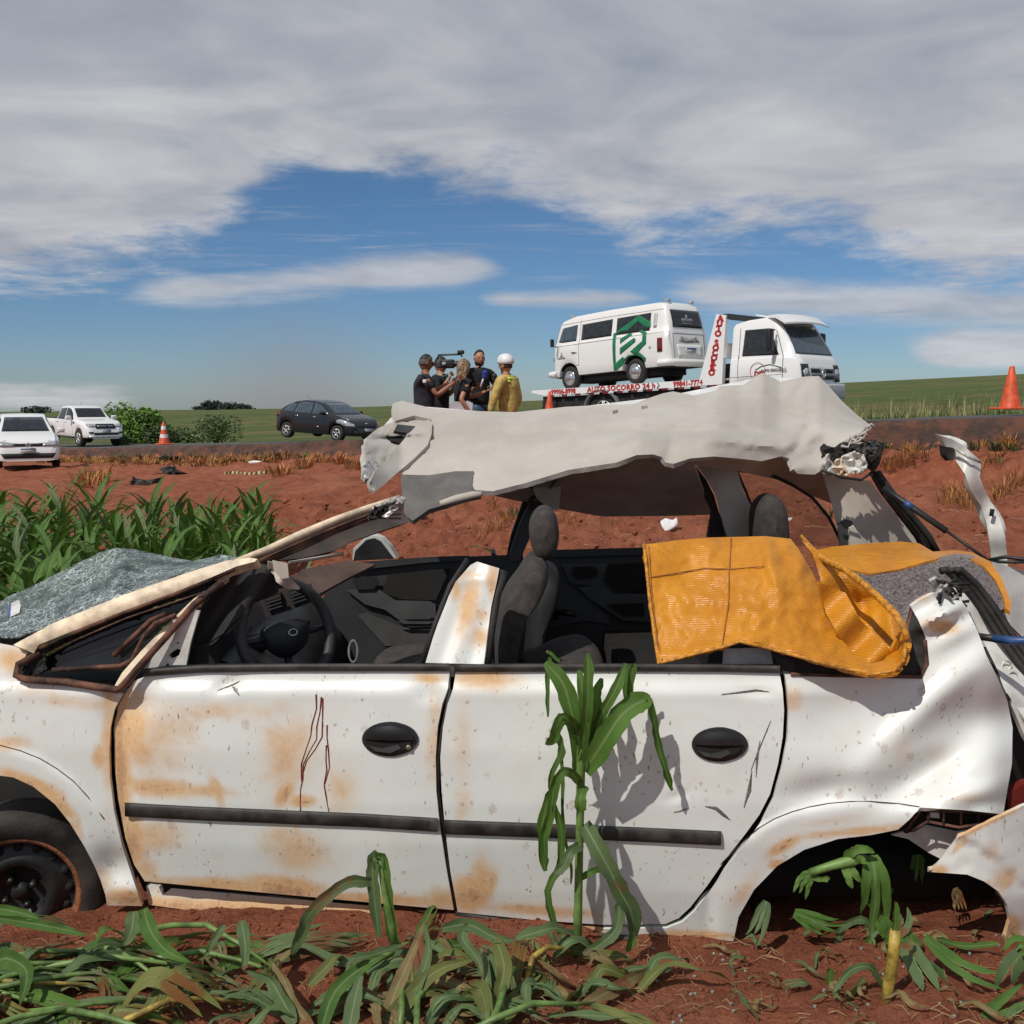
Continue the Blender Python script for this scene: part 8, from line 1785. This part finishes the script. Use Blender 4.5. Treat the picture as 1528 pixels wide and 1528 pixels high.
# --- grasses
def tuft_mesh(mb, c, n, h, sp, rr, w=.006):
    for k in range(n):
        a = rr.uniform(0, 6.28); r = sp * rr.random() ** .5 * .5; b = Vector((c[0] + r * math.cos(a), c[1] + r * math.sin(a), c[2])); hh = h * rr.uniform(.5, 1.1); d = Vector((math.cos(a), math.sin(a), 0)) * sp * rr.uniform(.2, .9); s = Vector((math.cos(a + 1.57), math.sin(a + 1.57), 0)) * w * .5
        p1 = b + d * .35 + Vector((0, 0, hh * .6)); p2 = b + d * 1.0 + Vector((0, 0, hh * rr.uniform(.55, 1.0))); i = len(mb.v)
        mb.v += [b - s, b + s, p1 - s * .8, p1 + s * .8, p2]; mb.f += [(i, i + 1, i + 3, i + 2), (i + 2, i + 3, i + 4)]; mb.m += [0, 0]
rr = random.Random(31)
def strip_grass(name, mt, n, s_range, d_range, h, blades, w, label, sel=None, sp=.25):
    mb = MB(); L = [(Vector(a[:2]), Vector(b[:2])) for a, b in zip(ROAD, ROAD[1:])]
    for k in range(n):
        t = lerp(*s_range, rr.random()); i = int(t); a, b = L[i]; q = a.lerp(b, t - i); dd = (b - a).normalized(); nn = Vector((-dd.y, dd.x)); off = rr.uniform(*d_range)
        p = q + nn * off
        if sel and not sel(p.x, p.y): continue
        tuft_mesh(mb, (p.x, p.y, gnd(p.x, p.y) - .02), rr.randint(*blades), h * rr.uniform(.5, 1.3), sp * rr.uniform(.6, 1.3), rr, w)
    o = mb.build(name, mt, None, smooth=False); tag(o, label, 'grass', kind='stuff'); return o
# ROAD segments: index 2..8 are in view
M['drygreen'] = mat('dusty_green_weeds', (.06, .085, .03), .85, var=.6, scale=2)
strip_grass('dry_verge_grass', M['drygrass'], 760, (5.6, 8.3), (.7, 4.6), .30, (8, 22), .030, 'orange dry grass along the broken road edge on the left', sel=lambda x, y: nz(x * .55, y * .55, 6) > -.18, sp=.6)
strip_grass('dry_verge_grass', M['drygrass'], 150, (2.2, 5.2), (.5, 1.5), .22, (14, 24), .016, 'orange dry grass on the cut bank at the right', sp=.25)
strip_grass('verge_weeds', M['drygreen'], 160, (5.6, 8.2), (.5, 2.6), .30, (20, 30), .05, 'dusty green weeds on the road edge', sel=lambda x, y: nz(x * .35, y * .35) > -.05, sp=.5)
strip_grass('verge_weeds', M['drygreen'], 60, (2.0, 4.6), (.7, 1.4), .20, (20, 30), .018, 'dusty green weeds on the cut bank at the right', sel=lambda x, y: nz(x * .9, y * .9) > 0, sp=.2)
strip_grass('green_verge_grass', M['greengrass'], 1300, (4.6, 8.4), (-12.5, -7.9), .30, (8, 14), .045, 'bright green grass beyond the road', sp=.45)
strip_grass('tall_field_grass', M['greengrass'], 2600, (1.2, 5.0), (-18, -7.9), .62, (9, 14), .030, 'green grass beyond the road on the right', sp=.40)
strip_grass('seeding_grass', M['palegrass'], 3000, (1.2, 5.0), (-26, -8.6), 1.2, (4, 7), .022, 'tall pale seeding grass beyond the road on the right', sel=lambda x, y: nz(x * .4, y * .4, 3) > -.25, sp=.35)
def tufts(spots, mt, name, cat, group, label, h, n, sp, w):
    for i, (px, py, Y) in enumerate(spots):
        # find the ground point the pixel looks at
        d = (U(px, py, 5.0) - Vector((0, 0, CAM_Z))).normalized(); hit = GBV.ray_cast(Vector((0, 0, CAM_Z)) + d * 4.9, d)[0]
        if hit is None: continue
        mb = MB(); tuft_mesh(mb, (hit.x, hit.y, hit.z - .01), n, h * rr.uniform(.7, 1.2), sp * rr.uniform(.8, 1.2), rr, w); o = mb.build(name, mt, None, smooth=False); tag(o, label, cat, group)
tufts([(1440, 745, 0), (1425, 735, 0), (1418, 752, 0), (1335, 695, 0), (1350, 690, 0), (1328, 700, 0), (1500, 735, 0), (1515, 725, 0), (1450, 760, 0), (1490, 745, 0)], M['drygrass'], 'dry_grass_tuft', 'grass tuft', 'dry tufts right of the wreck', 'orange dry grass tuft on the red slope behind the torn tailgate strip', .34, 60, .32, .010)
tufts([(740, 790, 0), (735, 760, 0), (850, 780, 0), (755, 775, 0), (720, 800, 0), (840, 765, 0)], M['drygrass'], 'dry_grass_tuft', 'grass tuft', 'dry tufts behind the wreck', 'dry grass tuft seen under the folded roof', .20, 40, .2, .008)
tufts([(505, 692, 0), (480, 690, 0), (530, 700, 0), (455, 700, 0), (130, 725, 0), (150, 720, 0), (420, 708, 0)], M['drygrass'], 'dry_grass_tuft', 'grass tuft', 'dry tufts on the dirt at the left', 'orange dry grass tuft on the flat dirt left of the wreck', .42, 60, .5, .022)
tufts([(770, 770, 0), (1490, 690, 0), (1240, 770, 0)], M['greengrass'], 'green_grass_tuft', 'grass tuft', 'green tufts on the slope', 'small green grass tuft on the red slope', .22, 26, .2, .012)

# --- bushes and far trees
def leafy(name, c, rx, ry, rz, n, ls, mt, label, cat, group=None, seed=1, trunk=.0, lob=5):
    rr = random.Random(seed); root = thing(name, c, label, cat, group); mb = MB(); cents = []
    for k in range(lob):
        a = rr.uniform(0, 6.28); q = rr.random() ** .5 * .62; cents.append((Vector((rx * q * math.cos(a), ry * q * math.sin(a), trunk + rz * rr.uniform(.35, .75))), rr.uniform(.42, .68)))
    for k in range(n):
        cc, f = rr.choice(cents); d = Vector((rr.gauss(0, 1), rr.gauss(0, 1), rr.gauss(0, 1))).normalized(); r_ = rr.random() ** .35 * (1 + .25 * nz(d.x * 2 + seed, d.y * 2, d.z * 2)); p = cc + Vector((d.x * rx * f * r_, d.y * ry * f * r_, d.z * rz * f * r_))
        if p.z < .02: p.z = rr.uniform(.02, .3) * rz
        u = Vector((rr.gauss(0, 1), rr.gauss(0, 1), rr.gauss(0, .6))).normalized(); v = u.cross(Vector((rr.gauss(0, 1), rr.gauss(0, 1), rr.gauss(0, 1)))).normalized(); s = ls * rr.uniform(.6, 1.4); i = len(mb.v)
        mb.v += [p - u * s, p + v * s * .5, p + u * s, p - v * s * .5]; mb.f.append((i, i + 1, i + 2, i + 3)); mb.m.append(0)
    mb.build('foliage', mt, root, smooth=False)
    mb = MB()
    for k in range(5): a = rr.uniform(0, 6.28); mb.tube([(0, 0, -.1), (rx * .2 * math.cos(a), ry * .2 * math.sin(a), trunk + rz * .3), (rx * .5 * math.cos(a), ry * .5 * math.sin(a), trunk + rz * .65)], [.05 * rz, .03 * rz, .01 * rz], 5)
    mb.build('branches', M['bark'], root); return root
M['bark'] = mat('bark', (.10, .07, .05), .9); M['bush'] = mat('bright_bush_leaves', (.13, .25, .035), .6, var=.45, scale=1.2); M['bush2'] = mat('dull_bush_leaves', (.11, .17, .05), .7, var=.5, scale=1.0); M['fartree'] = mat('far_tree_leaves', (.045, .065, .05), .8, var=.4, scale=.2)
def at_road(px, py, Y): p = U(px, py, Y); return (p.x, Y, p.z)
leafy('green_bush', at_road(205, 664, 56), 1.7, 1.4, 1.78, 5200, .10, M['bush'], 'round bright green bush behind the white pickup truck', 'bush', seed=5)
leafy('green_bush', at_road(240, 668, 54), .9, .8, 1.1, 1600, .09, M['bush2'], 'small dull green bush beside the striped traffic cone', 'bush', seed=9)
leafy('green_bush', at_road(322, 662, 58), 1.5, 1.0, 1.45, 1900, .08, M['bush2'], 'loose sparse bush on the verge right of the striped traffic cone', 'bush', seed=6)
leafy('green_bush', at_road(275, 664, 57), 1.2, 1.0, .8, 1300, .08, M['bush2'], 'low scrubby weeds between the striped cone and the sparse bush', 'bush', seed=16)
leafy('green_bush', at_road(182, 668, 49), .5, .5, .55, 700, .06, M['bush2'], 'low dark weed clump on the road edge below the pickup', 'bush', seed=26)
for i, (px, h) in enumerate(((303, 3.5), (312, 6.0), (322, 6.2), (332, 5.0), (343, 4.8), (354, 4.6), (363, 3.4))):
    leafy('far_tree', at_road(px, 615, 420), 4.2, 3, h * .55, 420, .55, M['fartree'], 'distant dark tree in the clump on the skyline at the left', 'tree', 'trees in the far clump', seed=40 + i, trunk=.8)
for i, (px, h) in enumerate(((50, 1.6), (62, 1.9))): leafy('far_tree', at_road(px, 619, 300), 4, 3, h, 400, .5, M['fartree'], 'distant tree just left of the white pickup roof', 'tree', 'far trees left of the pickup', seed=60 + i, trunk=.3)

# ------------------------------------------------------------------ cones, tape, debris
M['cone'] = mat('orange_cone_plastic', (.62, .085, .022), .5, var=.2, scale=9); M['cone_white'] = mat('reflective_white_band', (.72, .72, .72), .4, var=.1)
def cone(c, H, bands, label, rot=0):
    e = thing('traffic_cone', c, label, 'traffic cone', rot=(0, 0, rot)); r0, r1 = H * .235, H * .055
    mb = MB(); mb.lathe([(r0 * 1.05, .03), (r0, .05), (lerp(r0, r1, .5), H * .5), (r1, H * .985), (r1 * .8, H), (r1 * .5, H * .99)], (0, 0, 0), 'z', 28); mb.build('cone_body', M['cone'], e)
    mb = MB(); mb.box((0, 0, .018), (r0 * 2.7, r0 * 2.7, .035), bevel=.012); mb.build('base', M['cone'], e)
    for a, b in bands:
        mb = MB(); ra, rb = lerp(r0, r1, a) + .004, lerp(r0, r1, b) + .004; mb.lathe([(ra, H * a), (rb, H * b)], (0, 0, 0), 'z', 28); mb.build('white_band', M['cone_white'], e)
p = U(1507, 611, 18.2); cone((p.x, 18.2, gnd(p.x, 18.2) + .12 if False else p.z), .76, [], 'plain orange traffic cone on the road at the right edge', .3)
p = U(820, 612, 27.5); cone((p.x, 27.5, p.z - .12), .62, [], 'small plain orange cone behind the tow truck bed', .2)
p = U(245, 662, 35.6); cone((p.x, 35.6, p.z - .03), .78, [(.30, .46), (.66, .82)], 'orange traffic cone with two white bands on the left road edge', .7)
def ground_at(px, py):
    d = (U(px, py, 5.0) - Vector((0, 0, CAM_Z))).normalized(); h = GBV.ray_cast(Vector((0, 0, CAM_Z)) + d * 4.9, d)[0]; return h
# yellow and black tape
def tape():
    pts = [(335, 708), (352, 707), (370, 709), (392, 707), (412, 706), (432, 704), (448, 701), (460, 698)]; P = [ground_at(*q) for q in pts]; P = crom([q + Vector((0, 0, .03)) for q in P if q], 12); vs, fs, mi = [], [], []
    for i, q in enumerate(P): s = Vector((0, .02, .022)) * (1 + .5 * math.sin(i)); vs += [q - s, q + s]
    for i in range(len(P) - 1): fs.append((2 * i, 2 * i + 2, 2 * i + 3, 2 * i + 1)); mi.append((i // 2) % 2)
    o = obj('barrier_tape', vs, fs, None, mats=[mat('yellow_tape', (.50, .40, .14), .5), M['grille']], mi=mi, smooth=False); tag(o, 'crumpled yellow and black barrier tape lying on the dirt', 'tape'); md = o.modifiers.new('t', 'SOLIDIFY'); md.thickness = .004
tape()
def scrap(name, outline, m, label, cat, lift=.02, h=.05, seed=1):
    """a lump or bent sheet standing on the ground where the outline's lower edge meets it"""
    cx = sum(a for a, b in outline) / len(outline); by = max(b for a, b in outline); g = ground_at(cx, by - 1)
    if g is None: return
    Y = g.y; v, f = fill2d(outline, 3 if max(b for a, b in outline) - min(b for a, b in outline) < 40 else 6)
    P = [U(p.x, p.y, Y + .004 * (by - p.y) + h * .3 * nz(p.x / 6, p.y / 6, seed)) for p in v]; o = obj(name, P, [tuple(t) for t in f], m, None, smooth=True); md = o.modifiers.new('t', 'SOLIDIFY'); md.thickness = h; md.offset = 1
    tag(o, label, cat)
scrap('plastic_fragment', [(985, 778), (993, 773), (1004, 776), (1010, 772), (1012, 782), (1004, 788), (994, 794), (988, 786)], M['helmet'], 'white broken plastic fragment on the dirt, seen through the rear window opening', 'debris', h=.012)
scrap('black_bag', [(241, 706), (246, 700), (258, 699), (264, 702), (262, 707), (250, 709), (242, 709)], M['rubber'], 'black plastic bag lying on the dirt at the left', 'bag', h=.3, seed=4)
scrap('rubble', [(193, 718), (205, 714), (220, 717), (232, 714), (228, 722), (206, 725), (195, 723)], M['rubber'], 'dark crushed debris on the dirt behind the maize', 'debris', h=.2, seed=7)
scrap('plastic_fragment', [(370, 689), (378, 687), (391, 688), (388, 691), (372, 692)], M['helmet'], 'flat white scrap on the dirt at the left, beyond the tape', 'debris', h=.05, seed=2)
scrap('plastic_fragment', [(1168, 775), (1180, 772), (1190, 774), (1178, 778)], M['helmet'], 'thin white scrap on the dirt seen through the rear side window', 'debris', h=.01, seed=3)

for o_t in (snap, arch, corner): del o_t['torn']
